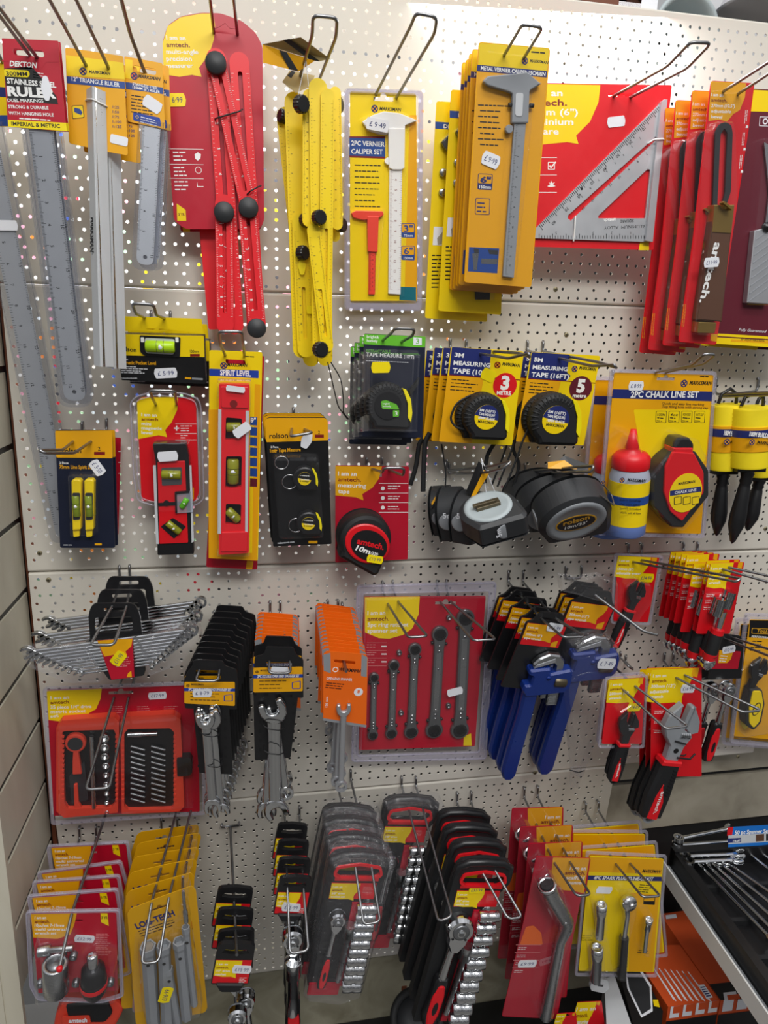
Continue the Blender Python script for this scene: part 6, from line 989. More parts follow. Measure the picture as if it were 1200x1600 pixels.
m = it.part('universal_joint', label='short steel joint'); m.tube([(*P(200, 1148, 13), 13), (*P(222, 1147, 13), 13)], 4.4, 'steel', 12); m.tube([(*P(222, 1147, 13), 13), (*P(246, 1146, 13), 13)], 3.4, 'chrome', 12)
for col in (0, 1):
    for i in range(11): b_ = it.part('screwdriver_bit'); x0, yy = 204 + col * 32, 1168 + i * 8.2; b_.tube([(*P(x0, yy - 2, 11), 11), (*P(x0 + 22, yy + 4, 11), 11)], 2.0, 'darksteel', 6)
m = it.part('latch', label='black latch'); m.ppoly([(276, 1186), (296, 1184), (300, 1190), (300, 1208), (296, 1212), (277, 1213)], 4, 18, 'plasticblack', 1.5)
s_ = it.part('clamshell'); o_ = s_.PP([(67, 1074), (318, 1064), (322, 1272), (80, 1288)]); s_.prism(rpoly(o_, 6), -1.5, 2, 'rim', holes=[rpoly(inset(o_, 5), 4)]); s_.dome(rpoly(s_.PP([(88, 1132), (280, 1118), (304, 1140), (304, 1262), (90, 1280)], 16), 6), [(0, .7), (2, 18), (5, 21)], 'clear', bottom=False)
sticker(it, (246, 1087), 27, 12, 2, '£17·99', 'paper', 1.4); it.done(); hook('long hook hanging down over the opened socket set', [(178, 1090), (201, 1090)], 58, [(134, 1234), (171, 1231)], 205)
# ---- black spanner hangers, orange packs
def hanger(label, tl, tr, bl_, d, title, spn, top, body, lab, slot_px, extra_spn, group, st):
    fr = quad(tl, tr, bl_, d, d, d - 8); it = Item('spanner_set', label, 'spanner set', fr, group); P = fr.p; h = it.part('hanger', label='black plastic hanger'); o_ = h.PP(top); h.prism(rpoly(o_, 3), -1, 1.2, 'plasticblack', holes=[rpoly(h.PP(slot_px), 1.5)]); h.ppoly(body, -1, 1.2, 'plasticblack', 3)
    xs = [(body[3][0] + 4, body[3][1] - 4 - i * 17) for i in range(5)]
    for i in range(6):
        for f_ in (.12, .86): a = body[0][0] + (body[1][0] - body[0][0]) * f_; c = body[0][1] + (body[2][1] - body[0][1]) * (.15 + i * .14); h.pflat([(a, c), (a + 4, c), (a + 4, c + 5), (a, c + 5)], 1.3, 'black', 1.5)
    l = it.part('label_card', label='yellow label with blue strip'); l.ppoly(lab, 1.2, 1.8, 'amber', 2); u = lambda a, b: (lab[0][0] + (lab[1][0] - lab[0][0]) * a, lab[0][1] + (lab[1][1] - lab[0][1]) * a + (lab[3][1] - lab[0][1]) * b)
    l.pflat([u(0, .27), u(1, .30), u(1, .44), u(0, .42)], 1.9, 'royal'); l.ptext(title, u(.08, .40), u(.93, .42), 4.2, 'white', 2, .03); x, y = P(*u(.04, .12)); marks(l, x, y, 4.5, 1.9, text=None, dark='black'); l.ptext('MARKSMAN', u(.14, .14), u(.38, .15), 2.8, 'black', 1.9, .02)
    for i in range(3): l.psmall(u(.12, .52 + i * .15), u(.7, .54 + i * .15), 2.2, 1, 'black', 1.9)
    l.pflat([u(.78, .62), u(.96, .56), u(.96, .9), u(.78, .9)], 1.9, 'royal', 1.5); l.pflat([u(.80, .64), u(.94, .59), u(.94, .87), u(.80, .87)], 2, 'amber', 1)
    for p, q, ro, rr, z0, ob, oa in spn: s_ = it.part('spanner', label='chrome spanner'); spanner(s_, P(*p, z0), P(*q, z0), ro, rr, z0, 5, 'chrome', .5, open_both=ob, open_ang=oa)
    for cx, cy, w_ in extra_spn: t = it.part('cable_tie'); x, y = P(cx, cy, 20); cable_tie(t, x, y, w_, -8, 15, 8, .9)
    sticker(it, *st); it.done(); return it
GA = 'black hangers of double ring spanners'
it = hanger('set of ring spanners on a black hanger reading 3PC, frontmost', (290, 1040), (370, 1042), (292, 1106), 155, '3PC DOUBLE OPEN END SPANNER SET', [((324, 1122), (336, 1258), 14, 13, 4, True, 10), ((330, 1124), (344, 1262), 14, 12, 10, True, 15), ((322, 1126), (332, 1256), 12, 12, 16, True, 5)],
 [(294, 1048), (300, 1042), (302, 1032), (309, 1030), (348, 1032), (352, 1040), (370, 1046), (372, 1064), (370, 1108), (289, 1106), (287, 1064)], [(302, 1106), (358, 1108), (364, 1210), (311, 1208)], [(288, 1066), (367, 1066), (367, 1103), (288, 1099)], [(306, 1046), (345, 1047), (345, 1062), (306, 1061)], [(328, 1148, 24), (334, 1196, 22)], GA, ((316, 1083), 28, 14, 3, '£ 8·79', 'paper', 2.4))
for k in range(9): it.copy('ring spanners on a black hanger, ' + ORD[k + 1] + ' of its stack', 290 + (k + 1) * 4.6, 1048 - (k + 1) * 9.6, 155 - (k + 1) * 13.5, fr.p(0, 0) if 0 else it.fr.p(294, 1048))
hook('hook of the ten black ring spanner hangers', [(312, 1046), (343, 1046)], 155, [(305, 1064), (341, 1064)], 172, pg=[(335, 955), (361, 954)], drop=22)
GB = 'black hangers of open end spanners'
it = hanger('large open end spanners on a black hanger, front of two', (396, 1016), (475, 1018), (395, 1084), 150, '3PC DOUBLE OPEN END SPANNER SET', [((428, 1112), (430, 1262), 18, 17, 6, True, 20), ((432, 1114), (416, 1262), 13, 14, 0, True, 10), ((430, 1116), (446, 1236), 10, 12, 0, False, 12)],
 [(398, 1026), (412, 1022), (416, 1010), (458, 1011), (464, 1024), (474, 1030), (474, 1090), (395, 1086)], [(396, 1082), (466, 1086), (454, 1184), (398, 1188)], [(396, 1044), (473, 1042), (473, 1080), (396, 1082)], [(416, 1034), (456, 1035), (456, 1042), (416, 1041)], [(428, 1138, 28), (428, 1176, 28)], GB, ((437, 1047), 26, 10, -1, '', 'paper', 2.4))
it.copy('open end spanners on a black hanger, just behind the front one', 398, 1009, 118, it.fr.p(398, 1026)); hook('hook of the open end spanner hangers', [(421, 1034), (453, 1034)], 150, [(420, 1052), (454, 1052)], 168, pg=[(422, 940), (438, 940)], drop=20)
def orange_pack(label, tl, d, group, front):
    fr = quad((505, 1018), (574, 1024), (504, 1124), 150, 150, 140); it = Item('spanner_pack', label, 'spanner', fr, group); P = fr.p; c_ = it.part('backing_card'); c_.ppoly([(505, 1022), (510, 1017), (570, 1022), (575, 1028), (572, 1137), (505, 1126)], -.4, .4, 'orange', 2, holes=[rpoly([P(522, 1030), P(555, 1033), P(555, 1038), P(522, 1035)], 1)]); z = .55
    c_.pflat([(505, 1023), (516, 1020), (517, 1052), (506, 1048)], z, 'grey'); c_.pflat([(565, 1022), (574, 1027), (573, 1058), (564, 1056)], z, 'grey'); c_.pflat([(505, 1122), (573, 1133), (572, 1137), (505, 1126)], z, 'grey'); x, y = P(524, 1046); c_.prism(circ(x, y, 4, 16), .4, z + .05, 'white', holes=[circ(x, y, 3, 12)])
    c_.ptext('WERKMANN', (529, 1048), (563, 1051), 5, 'black', z + .1, .03); c_.ptext('OPEN-END SPANNER', (510, 1062), (550, 1064), 4, 'paper', z + .1, .02); c_.psmall((510, 1066), (540, 1069), 2.2, 3, 'black', z + .1); x, y = P(560, 1081); c_.prism(circ(x, y, 6.5, 18), .4, z + .1, 'paper'); c_.ptext('8', (558, 1083), (562, 1083), 5, 'orange', z + .3, .03); c_.ptext('130 mm', (512, 1105), (512.5, 1089), 3.6, 'white', z + .1, .02)
    s_ = it.part('spanner', label='satin steel combination spanner'); spanner(s_, P(537, 1110, 4), P(533, 1228, 4), 10, 9, 2, 4, 'alu', .42, open_ang=0); it.done(); return it
it = orange_pack('orange card with one small combination spanner, frontmost of a deep stack', None, 150, 'orange spanner cards', True)
O_ = it.fr.p(505, 1022); rnd = random.Random(3)
for k in range(13): it.copy('small spanner on an orange card, ' + ORD[k + 1] + ' of the deep stack', 504 - (k + 1) * .85, 1014 - (k) * 5.6, 150 - (k + 1) * 9.2, O_, rz=rnd.uniform(-2.2, 2.2), ry=rnd.uniform(-3, 3))
hook('single prong ending through the orange spanner cards', [(538, 1036)], 150, [(541, 1049)], 172, single_wire=True); sticker_fix = None
for k in range(8): it.copy('orange card behind the black open end hangers, ' + ORD[k] + ' of its group', 402 + (7 - k) * -.6, 1000 - k * 5.6, 92 - k * 9.5, O_, rz=rnd.uniform(-1.5, 1.5), group='orange spanner cards behind the black hangers')
pegs('two pegs above the deep stack of orange cards', [(512, 937), (528, 937)], 14)
# ---- ring ratchet spanner set
fr = quad((570, 930), (760, 930), (562, 1168), 34, 34, 26); it = Item('ratchet_spanner_set', 'five ring ratchet spanners in a big clear clamshell on red card', 'spanner set', fr); P = fr.p
c_ = it.part('backing_card'); c_.ppoly([(569, 932), (759, 931), (742, 1166), (561, 1172)], -.5, .5, 'crimson', 3, holes=[slot(*P(618, 944), 28, 5), slot(*P(696, 942), 34, 5)]); z = .65
c_.pflat([(570, 933), (656, 932), (654, 960), (644, 982), (630, 992), (608, 998), (592, 997), (570, 988)], z, 'yellow'); 
for i, (t, b) in enumerate((('I am an', 602), ('amtech.', 608), ('5pc ring ratchet', 638), ('spanner set', 621))): c_.ptext(t, (574, 961 + i * 9.2), (b, 960.5 + i * 9.2), 6.5, 'lettering' if i == 1 else 'white', z + .1, .02)
for i in range(4): c_.pflat([(573, 1004 + i * 12), (604, 1004 + i * 12), (604, 1004.7 + i * 12), (573, 1004.7 + i * 12)], z, 'pinkish')
for i in range(3): c_.psmall((573, 1007 + i * 12), (590, 1007 + i * 12), 2, 2, 'pinkish', z); c_.pflat([(596, 1009 + i * 12), (604, 1009 + i * 12), (604, 1011 + i * 12), (596, 1011 + i * 12)], z, 'white')
c_.pflat([(725, 1150), (736, 1146), (737, 1165), (724, 1165)], z, 'yellow')
for (x0, y0, r0), (x1, y1, r1) in (((585, 1060, 8.5), (583, 1150, 9.5)), ((616, 1041, 10), (612, 1147, 11)), ((649, 1016, 11.5), (643, 1145, 13)), ((688, 992, 14.5), (679, 1142, 16)), ((728, 967, 16), (719, 1142, 17))):
    s_ = it.part('ratchet_spanner', label='dark satin ring ratchet spanner'); A, B = Vector(P(x0, y0, 8)), Vector(P(x1, y1, 8)); dd = (B - A); L = dd.length; a = math.degrees(math.atan2(dd.y, dd.x)); kk = .93; R0, R1 = r0 * kk, r1 * kk; w_ = R0 * .62
    outl = [(R0 * math.cos(math.radians(t)), R0 * math.sin(math.radians(t))) for t in range(48, 313, 12)] + [(R0 * 1.7, -w_), (L - R1 * 1.8, -w_ * 1.05)] + [(L + R1 * math.cos(math.radians(t)), R1 * math.sin(math.radians(t))) for t in range(-132, 133, 12)] + [(L - R1 * 1.8, w_ * 1.05), (R0 * 1.7, w_)]
    s_.dome(xf(outl, A.x, A.y, a), [(0, 1), (0, 6), (1, 7.5)], 'darksteel'); s_.prism(xf(rect(R0 * 2.4, -w_ * .5, L - R1 * 2.4, w_ * .5, 1), A.x, A.y, a), 7.5, 7.8, 'steel')
    for C0, Rr in ((A, R0), (B, R1)): ring2(s_, C0.x, C0.y, Rr * .74, Rr * .5, 7.5, 9, 'blacksteel', 20); s_.prism(circ(C0.x, C0.y, Rr * .5, 12), 7, 7.7, 'black')
    for t in (R0 * 1.5, R0 * 2.1, L * .35, L - R1 * 2.6, L - R1 * 2, L - R1 * 1.5): c = xf([(t, 0)], A.x, A.y, a)[0]; s_.lathe([(1.9, 0), (1.6, .8), (0, 1)], 'chrome', (c[0], c[1], 7.6), n=10)
    for t, sd in ((R0 * 1.1, -1), (R0 * 1.3, 1), (L - R1 * 1.3, 1), (L - R1 * 1.2, -1)): c = xf([(t, sd * R0 * .85)], A.x, A.y, a)[0]; s_.lathe([(2.2, 0), (2.2, 4), (0, 4.4)], 'blacksteel', (c[0], c[1], 2), n=8)
for q in ((702, 965), (624, 1020), (627, 1114), (701, 1103)): s_ = it.part('adaptor', label='small square drive adaptor'); x, y = s_.P(*q, 5); s_.lathe([(4.2, 0), (4.2, 6), (2.6, 6.5), (2.4, 4), (0, 4)], 'darksteel', (x, y, .6), n=10)
s_ = it.part('clamshell'); o_ = s_.PP([(557, 914), (776, 908), (760, 1186), (548, 1190)]); i1 = s_.PP([(566, 926), (764, 922), (748, 1174), (558, 1180)]); s_.prism(rpoly(o_, 7), -2, 1.5, 'rim', holes=[rpoly(i1, 4)]); s_.tube([(x, y, 2) for x, y in rpoly(inset(o_, 2), 6)], 1.3, 'rim', 6, closed=True); s_.tube([(x, y, 3) for x, y in rpoly(i1, 5)], 1.6, 'rim', 6, closed=True); s_.dome(rpoly(inset(i1, 3), 4), [(0, .8), (2, 14), (4, 15.5)], 'clear', bottom=False)
sticker(it, (711, 1081), 24, 12, 14, '', 'paper', 16.4); it.done()
hook('wide-tipped hook over the yellow corner of the ring ratchet clamshell', [(606, 944), (622, 940)], 34, [(638, 996), (668, 994)], 165, pg=[(598, 909), (614, 908)], drop=12); hook('wide-tipped hook over the right side of the ring ratchet clamshell', [(688, 941), (704, 940)], 34, [(740, 1001), (775, 999)], 175, pg=[(683, 908), (698, 907)], drop=12)

# ---- pipe wrenches
def pipe_wrench(label, tl, tr, bl_, d, title, rot=10, group='pipe wrenches on black hangers'):
    fr = quad(tl, tr, bl_, d, d, d - 10); it = Item('pipe_wrench', label, 'wrench', fr, group); w_ = (at(*tr, d) - at(*tl, d)).length; H = w_ * .42
    h = it.part('hanger', label='black plastic hanger'); h.prism(rpoly([(-2, 0), (w_ * .12, w_ * .1), (w_ * .24, w_ * .34), (w_ * .8, w_ * .34), (w_ * .92, w_ * .1), (w_ + 2, 0), (w_ + 2, -w_ * .6), (w_ * .94, -w_ * 1.95), (-w_ * .08, -w_ * 1.95), (-2, -w_ * .6)], 3), -2, 1.5, 'plasticblack', holes=[rect(w_ * .26, w_ * .12, w_ * .76, w_ * .2, 2)])
    l = it.part('label_card', label='red and yellow label'); l.prism(rect(0, -w_ * .62, w_, 0), 1.5, 2, 'red'); bubble(l, 0, 0, w_ * .86, w_ * .5, 2.1, title, 'amber', lh=w_ * .105); l.flat([(w_ * .78, -w_ * .6), (w_ * .78, -w_ * .48), (w_ * .93, -w_ * .4), (w_ * .93, -w_ * .6)], 2.2, 'amber')
    j = it.part('hook_jaw', label='steel hook jaw'); s = w_ / 57.0; TT = Matrix.Translation((w_ / 2, 0, 0)) @ Matrix.Rotation(math.radians(rot), 4, 'Z') @ Matrix.Translation((-w_ / 2, 0, 0)); j.T = TT; q = lambda pts: [(x * s, y * s) for x, y in pts]
    j.dome(rpoly(q([(14, -60), (22, -50), (36, -43), (52, -46), (60, -56), (60, -104), (48, -104), (48, -62), (44, -58), (36, -60)]), 2), [(0, 3), (0, 10), (1.5, 13)], 'steel'); j.prism(q([(16, -65), (46, -56), (45, -50), (18, -60)]), 6, 13.5, 'alu')
    for i in range(14): j.prism(q([(45.5, -104 - i * 2.3), (61, -104 - i * 2.3), (61, -105.3 - i * 2.3), (45.5, -105.3 - i * 2.3)]), 3, 10, 'steel')
    j.prism(q([(48, -104), (58.5, -104), (58.5, -136), (48, -136)]), 3.2, 9.6, 'darksteel')
    b = it.part('wrench_body', label='dark blue frame and handle'); b.T = TT; b.dome(rpoly(q([(10, -66), (40, -64), (40, -74), (70, -68), (74, -76), (74, -98), (66, -108), (10, -112), (4, -102), (6, -92), (14, -92), (16, -76), (9, -74)]), 2.5), [(0, 2), (0, 14), (2, 18)], 'toolblue')
    for i in range(9): b.prism(q([(11 + i * 3.2, -66), (13 + i * 3.2, -66), (12 + i * 3.2, -63)]), 6, 13, 'toolblue')
    b.dome(rpoly(q([(8, -106), (30, -108), (28, -150), (22, -225), (19, -268), (12, -278), (0, -277), (-5, -260), (0, -200), (6, -150)]), 5), [(2, 1), (0, 5), (0, 10), (3, 15)], 'toolblue')
    n_ = it.part('adjusting_nut', label='bronze adjusting nut'); n_.T = TT; n_.lathe([(6.5 * s, -9 * s), (8 * s, -7 * s), (8 * s, 7 * s), (6.5 * s, 9 * s)], 'bronze', (57 * s, -89 * s, 14), (1, -.12, 0), 20); n_.lathe([(3 * s, 0), (3 * s, 2), (0, 2.4)], 'toolblue', (38 * s, -79 * s, 17.5), n=14)
    it.done(); return it
it = pipe_wrench('blue pipe wrench on a black hanger with a 200mm label, frontmost', (824, 972), (884, 979), (820, 1012), 150, ('200mm (8")', 'pipe wrench'))
for k, (x, y, d) in enumerate(((815, 964, 122), (800, 948, 96), (786, 937, 70), (780, 932, 48))): it.copy('blue pipe wrench on a black hanger, ' + ORD[k + 1] + ' of its stack', x, y, d)
sticker(it, (867, 981), 24, 14, -4, '£11·99', 'paper', 3.4); it.parts[-1][3].build('price_sticker', it.root)
hook('hook with its tip over the front pipe wrench label', [(845, 966), (865, 964)], 150, [(880, 996), (914, 995)], 205, pg=[(795, 893), (818, 893)], drop=18)
it = pipe_wrench('larger blue pipe wrench wrapped in a clear bag, 350mm label', (893, 939), (959, 947), (889, 976), 132, ('350mm (13")', 'pipe wrench'), group=None)
b = it.part('clear_bag', label='crinkled clear bag'); P = it.fr.p; b.dome(rpoly(b.PP([(886, 1000), (940, 990), (966, 1010), (962, 1060), (950, 1110), (930, 1160), (912, 1210), (896, 1212), (890, 1150), (880, 1080)], 15), 6), [(0, -3), (0, 14), (6, 24)], 'film', bottom=False); b.dome(rpoly(b.PP([(872, 898), (900, 904), (934, 898), (968, 912), (966, 960), (950, 945), (900, 930), (876, 925)], 5), 5), [(0, -3), (3, 8)], 'film', bottom=False); b.ppoly([(893, 1203), (910, 1201), (904, 1232), (892, 1230)], 5, 12, 'film', 2)
t = it.part('bag_tie', label='black tie'); t.tube([(*P(890, 1203, 12), 12), (*P(904, 1207, 17), 17), (*P(913, 1204, 12), 12)], 1, 'black', 6)
sticker(it, (948, 1037), 26, 17, 4, '£ 7·49', 'paper', 25); KIDS.pop(it.root, None)
for nm, par, lb, m in it.parts[-3:]:
    o = m.build(nm, it.root); 
    if lb: o['label'] = lb
KIDS[it.root] = [o for o in it.root.children if o.name.split('.')[0] not in ('clear_bag', 'bag_tie', 'price_sticker')]
for k, (x, y, d) in enumerate(((882, 932, 96), (876, 926, 70))): it.copy('larger pipe wrench hanger behind the bagged one, ' + ('nearer' if k == 0 else 'further') + ' of two', x, y, d)
hook('long bare prong ending in mid air beside the bagged pipe wrench', [(925, 926)], 132, [(1028, 992)], 215, mids=[(1006, 987)], dm=200, single_wire=True, pg=[(897, 889)], drop=16)
# ---- adjustable wrenches
def adj(it, hd, sc_, ang, z, mat='darksteel', grip=True, red=True, L=1.0, part='wrench_head', hole=False, gt=1.25):
    """adjustable wrench: hd = pixel of the jaw centre, sc_ mm head size, ang = direction the handle runs"""
    x, y = it.fr.p(*hd, z); m = it.part(part, label='steel jaw head'); T = Matrix.Translation((x, y, 0)) @ Matrix.Rotation(math.radians(ang), 4, 'Z'); m.T = T; s = sc_; q = lambda pts: [(a * s, b * s) for a, b in pts]
    m.dome(rpoly(q([(-1.15, .18), (-.2, .12), (.1, .1), (.42, .62), (1.0, .38), (2.1, .30), (2.1, -.30), (1.0, -.36), (.55, -.75), (.05, -1.0), (-.55, -.95), (-1.2, -.45), (-.5, -.38), (.0, -.2), (-.05, -.05), (-1.1, -.0)]), s * .06), [(0, z), (0, z + s * .3), (s * .05, z + s * .38)], mat)
    j = it.part('lower_jaw', label='sliding jaw'); j.T = T; j.dome(rpoly(q([(-1.15, .22), (.1, .2), (.35, .55), (.2, .9), (-.35, .78)]), s * .06), [(0, z + s * .04), (0, z + s * .26), (s * .05, z + s * .32)], mat)
    k = it.part('thumb_wheel', label='ribbed thumb wheel'); k.T = T
    for i in range(5): k.lathe([(s * .17, -s * .04), (s * .17, s * .04)], 'chrome', ((.38 + .0) * s, (-.02 + i * .105) * s, z + s * .30), (0, 1, 0), 12)
    if hole: m.lathe([(s * .13, 0), (s * .13, .4)], 'black', (1.2 * s, 0, z + s * .38), n=14)
    if grip:
        g = it.part('grip', label='black and red grip'); g.T = T; gl = 2.3 * L
        c_ = g; q = lambda pts: [(a * s, b * s * gt) for a, b in pts]
        c_.dome(rpoly(q([(1.75, .38), (2.3, .42), (1.75 + gl * .6, .48), (1.75 + gl, .42), (1.75 + gl, -.42), (1.75 + gl * .6, -.5), (2.3, -.4), (1.75, -.38)]), s * .14), [(s * .1, z - s * .1), (0, z + s * .08), (0, z + s * .34), (s * .12, z + s * .5)], 'rubber'); c_.dome(rpoly(q([(1.72, .4), (2.0, .42), (2.0, -.42), (1.72, -.4)]), s * .06), [(0, z - s * .12), (0, z + s * .46), (s * .06, z + s * .52)], 'red')
        c_.dome(rpoly(q([(2.5 + gl * .12, -.1), (2.7 + gl * .3, -.24), (1.75 + gl * .98, -.3), (1.75 + gl * 1.0, .2), (2.3 + gl * .5, .2)]), s * .1), [(0, z + s * .45), (s * .05, z + s * .54)], 'red'); c_.text('amtech.', (1.75 + gl * .48) * s, -.12 * s, s * .18, 'white', z + s * .56, 0, bold=.02, width=gl * .4 * s)
        for i in range(9): c_.prism(q([(2.15 + i * .12 * L, .12), (2.2 + i * .12 * L, .12), (2.28 + i * .12 * L, .3), (2.23 + i * .12 * L, .3)]), z + s * .5, z + s * .53, 'black')
        e = it.part('handle_end', label='steel hanging end'); e.T = T; e.prism(circ((1.75 + gl) * s, 0, s * .36, 18), z + s * .05, z + s * .28, mat, holes=[circ((1.85 + gl) * s, 0, s * .18, 14)])
def am_card(label, name, cat, tl, tr, br, bl, d, lines, group=None, bub=(.82, .42), dd=8, slot_at=(.5, .06), rim=True, marks3=True):
    fr = quad(tl, tr, bl, d, d, d - dd); it = Item(name, label, cat, fr, group); c_ = it.part('backing_card'); a, b, c, e = (Vector(c_.P(*q)) for q in (tl, tr, br, bl)); w_ = (b - a).length; h = abs(e.y - a.y); c_.prism(rpoly([tuple(a), tuple(b), tuple(c), tuple(e)], 3), -.5, .5, 'red', holes=[slot(a.x + w_ * slot_at[0], a.y - h * slot_at[1], min(26, w_ * .4), 4)])
    u = math.degrees(0); bubble(c_, a.x, a.y, w_ * bub[0], h * bub[1], .65, lines, 'yellow'); c_.flat([(a.x + w_ * .82, a.y), (a.x + w_ * .95, a.y), (a.x + w_ * .95, a.y - w_ * .2), (a.x + w_ * .82, a.y - w_ * .15)], .7, 'amber')
    if marks3:
        for i in range(3): yy = a.y - h * (bub[1] + .04 + i * .09); xx = a.x + (e.x - a.x) * (bub[1] + .04 + i * .09); c_.flat([(xx + w_ * .04, yy), (xx + w_ * .6, yy), (xx + w_ * .6, yy - .5), (xx + w_ * .04, yy - .5)], .65, 'pinkish'); c_.small(xx + w_ * .07, yy - 2, w_ * .25, 1.5, 2, 'white', .65); c_.prism(circ(xx + w_ * .5, yy - 4, 2, 10), .5, .7, 'white')
    it.W = w_; it.H = h; it.A = a; return it
it = am_card('small adjustable wrench in a clear blister on a red card, highest of the adjustable wrenches', 'adjustable_wrench', 'wrench', (966, 868), (1030, 871), (1012, 972), (958, 970), 62, ('150mm (6")', 'adjustable wrench'), bub=(.8, .36), marks3=False)
adj(it, (994, 925), 17, -101, 8, 'blacksteel', L=1.75); s_ = it.part('clamshell'); o_ = s_.PP([(960, 864), (1036, 868), (1016, 976), (954, 974)]); s_.prism(rpoly(o_, 5), -1.5, 2, 'rim', holes=[rpoly(inset(o_, 3), 4)]); s_.dome(rpoly(s_.PP([(972, 915), (990, 902), (1018, 912), (1018, 940), (996, 972), (968, 972)], 14), 4), [(0, .8), (2, 18), (4, 20)], 'clear', bottom=False)
sticker(it, (1010, 903), 24, 13, 0, '£14·99', 'lemon', 1.5); it.done(); hook('very long flat hook sweeping right across the pegboard from the highest adjustable wrench', [(988, 878), (1001, 875)], 62, [(1150, 909), (1158, 904)], 235, pg=[(983, 850), (1004, 850)], drop=14)
G6 = 'red cards with short chrome wrenches'
it = am_card('short chrome wrench with a red and black grip on a red card, frontmost', 'offset_wrench', 'wrench', (1110, 880), (1163, 878), (1140, 990), (1087, 990), 150, ('adjustable', 'wrench'), G6, (.68, .38), slot_at=(.42, .06))
m = it.part('wrench_head', label='bright chrome jaws'); P = it.fr.p; m.tube([(*P(1127, 936, 16), 16), (*P(1119, 962, 16), 16)], 7.5, 'chrome', 8); m.tube([(*P(1143, 925, 14), 14), (*P(1134, 950, 14), 14)], 7, 'chrome', 8); m.tube([(*P(1130, 955, 12), 12), (*P(1121, 988, 12), 12)], [6, 4], 'chrome', 10)
g = it.part('grip', label='black and red grip'); g.tube([(*P(1121, 985, 12), 12), (*P(1119, 992, 12), 12), (*P(1109, 1024, 12), 12)], [8, 9.5, 10], 'rubber', 14); g.tube([(*P(1122, 983, 12), 12), (*P(1120, 990, 12), 12)], [9, 9.5], 'red', 14); g.tube([(*P(1110, 1020, 12), 12), (*P(1107, 1030, 12), 12)], [10.5, 9], 'red', 14); e = it.part('socket_end', label='ringed chrome end'); x, y = P(1106, 1036, 12); e.lathe([(10, -6), (11, 0), (10, 6), (6, 7), (5, 2), (0, 2)], 'chrome', (x, y, 12), (.2, -.4, 1), 18); it.done()
for k, (x, y, d) in enumerate(((1104, 876, 138), (1084, 880, 122), (1073, 867, 104), (1065, 865, 84), (1056, 863, 64), (1048, 862, 44))): it.copy('short wrench on a red and yellow card, ' + ORD[k + 1] + ' of its stack', x, y, d, it.fr.p(1110, 880))
hook('hook of the small red and yellow cards, running off the right edge', [(1128, 889), (1137, 886)], 150, [(1210, 912), (1230, 906)], 215, pg=[(1069, 848), (1091, 848)], drop=14)
# ratchets under the small cards
it = Item('ratchet_wrench', 'chrome ratchet with a ribbed red grip below a black hanger and red label, front one', 'ratchet', wall(1130, 1010, 92), 'ratchets beside the yellow blister at the right'); P = it.fr.p
h = it.part('hanger', label='black plastic hanger'); h.ppoly([(1122, 988), (1158, 994), (1162, 1012), (1158, 1060), (1108, 1062), (1112, 1010)], -1, 2, 'plasticblack', 3); l = it.part('label_card', label='red and yellow label'); l.ppoly([(1124, 1016), (1158, 1018), (1153, 1045), (1112, 1045)], 2, 2.6, 'crimson'); l.pflat([(1124, 1016), (1146, 1017), (1142, 1030), (1136, 1036), (1122, 1036)], 2.8, 'amber'); l.psmall((1126, 1024), (1138, 1025), 2, 3, 'paper', 2.9)
sticker(it, (1139, 1015), 21, 11, 8, '£12·99', 'paper', 3.4); ratchet(it, (1137, 1077), (1103, 1188), 13, 10, .45, gw=10); it.done(); it.copy('chrome ratchet with a ribbed red grip, behind its twin', 1106, 1012, 62)
hook('hook of the ratchets beside the yellow blister', [(1132, 998), (1143, 996)], 92, [(1215, 1030), (1226, 1022)], 190)
# small adjustable wrenches
it = am_card('adjustable wrench in a clear blister on a red card, grip reading amtech, frontmost', 'adjustable_wrench', 'wrench', (952, 1062), (1008, 1058), (1002, 1162), (940, 1162), 140, ('200mm (8")', 'wrench'), 'adjustable wrenches in red blisters', (.9, .4), marks3=False)
adj(it, (981, 1130), 19, -97, 8, 'blacksteel', L=1.55); s_ = it.part('clamshell'); o_ = s_.PP([(946, 1058), (1012, 1054), (1006, 1168), (934, 1168)]); s_.prism(rpoly(o_, 5), -1.5, 2, 'rim', holes=[rpoly(inset(o_, 3), 4)]); s_.dome(rpoly(s_.PP([(962, 1110), (985, 1096), (1008, 1106), (1004, 1160), (964, 1162)], 14), 4), [(0, .8), (2, 18), (4, 20)], 'clear', bottom=False)
sticker(it, (991, 1105), 21, 13, -2, '£14·69', 'lemon', 1.5); it.done(); it.copy('adjustable wrench in a red blister hidden just behind the front one', 949, 1058, 112, it.fr.p(952, 1062)); hook('wide hook beside the small adjustable wrench, tip over the big grey wrench', [(974, 1078), (992, 1072)], 140, [(1040, 1139), (1076, 1135)], 220)
it = am_card('big grey adjustable wrench on a red card, black and red grip, frontmost', 'adjustable_wrench', 'wrench', (1018, 1046), (1096, 1043), (1096, 1213), (1016, 1213), 138, ('300mm (12")', 'adjustable', 'wrench'), 'big adjustable wrenches on red cards', (.86, .33), dd=12, slot_at=(.48, .05))
adj(it, (1062, 1131), 34, -99, 10, 'grey', L=1.4, hole=True); t = it.part('cable_tie'); t.tube([(*it.fr.p(1055, 1158, 24), 24), (*it.fr.p(1072, 1163, 26), 26)], 1.4, 'black', 6); t = it.part('cable_tie'); t.tube([(*it.fr.p(1058, 1184, 24), 24), (*it.fr.p(1078, 1186, 26), 26), (*it.fr.p(1086, 1178, 22), 22)], 1.6, 'black', 6)
sticker(it, (1075, 1076), 22, 13, -2, '£16·99', 'paper', 1.5); it.done(); 
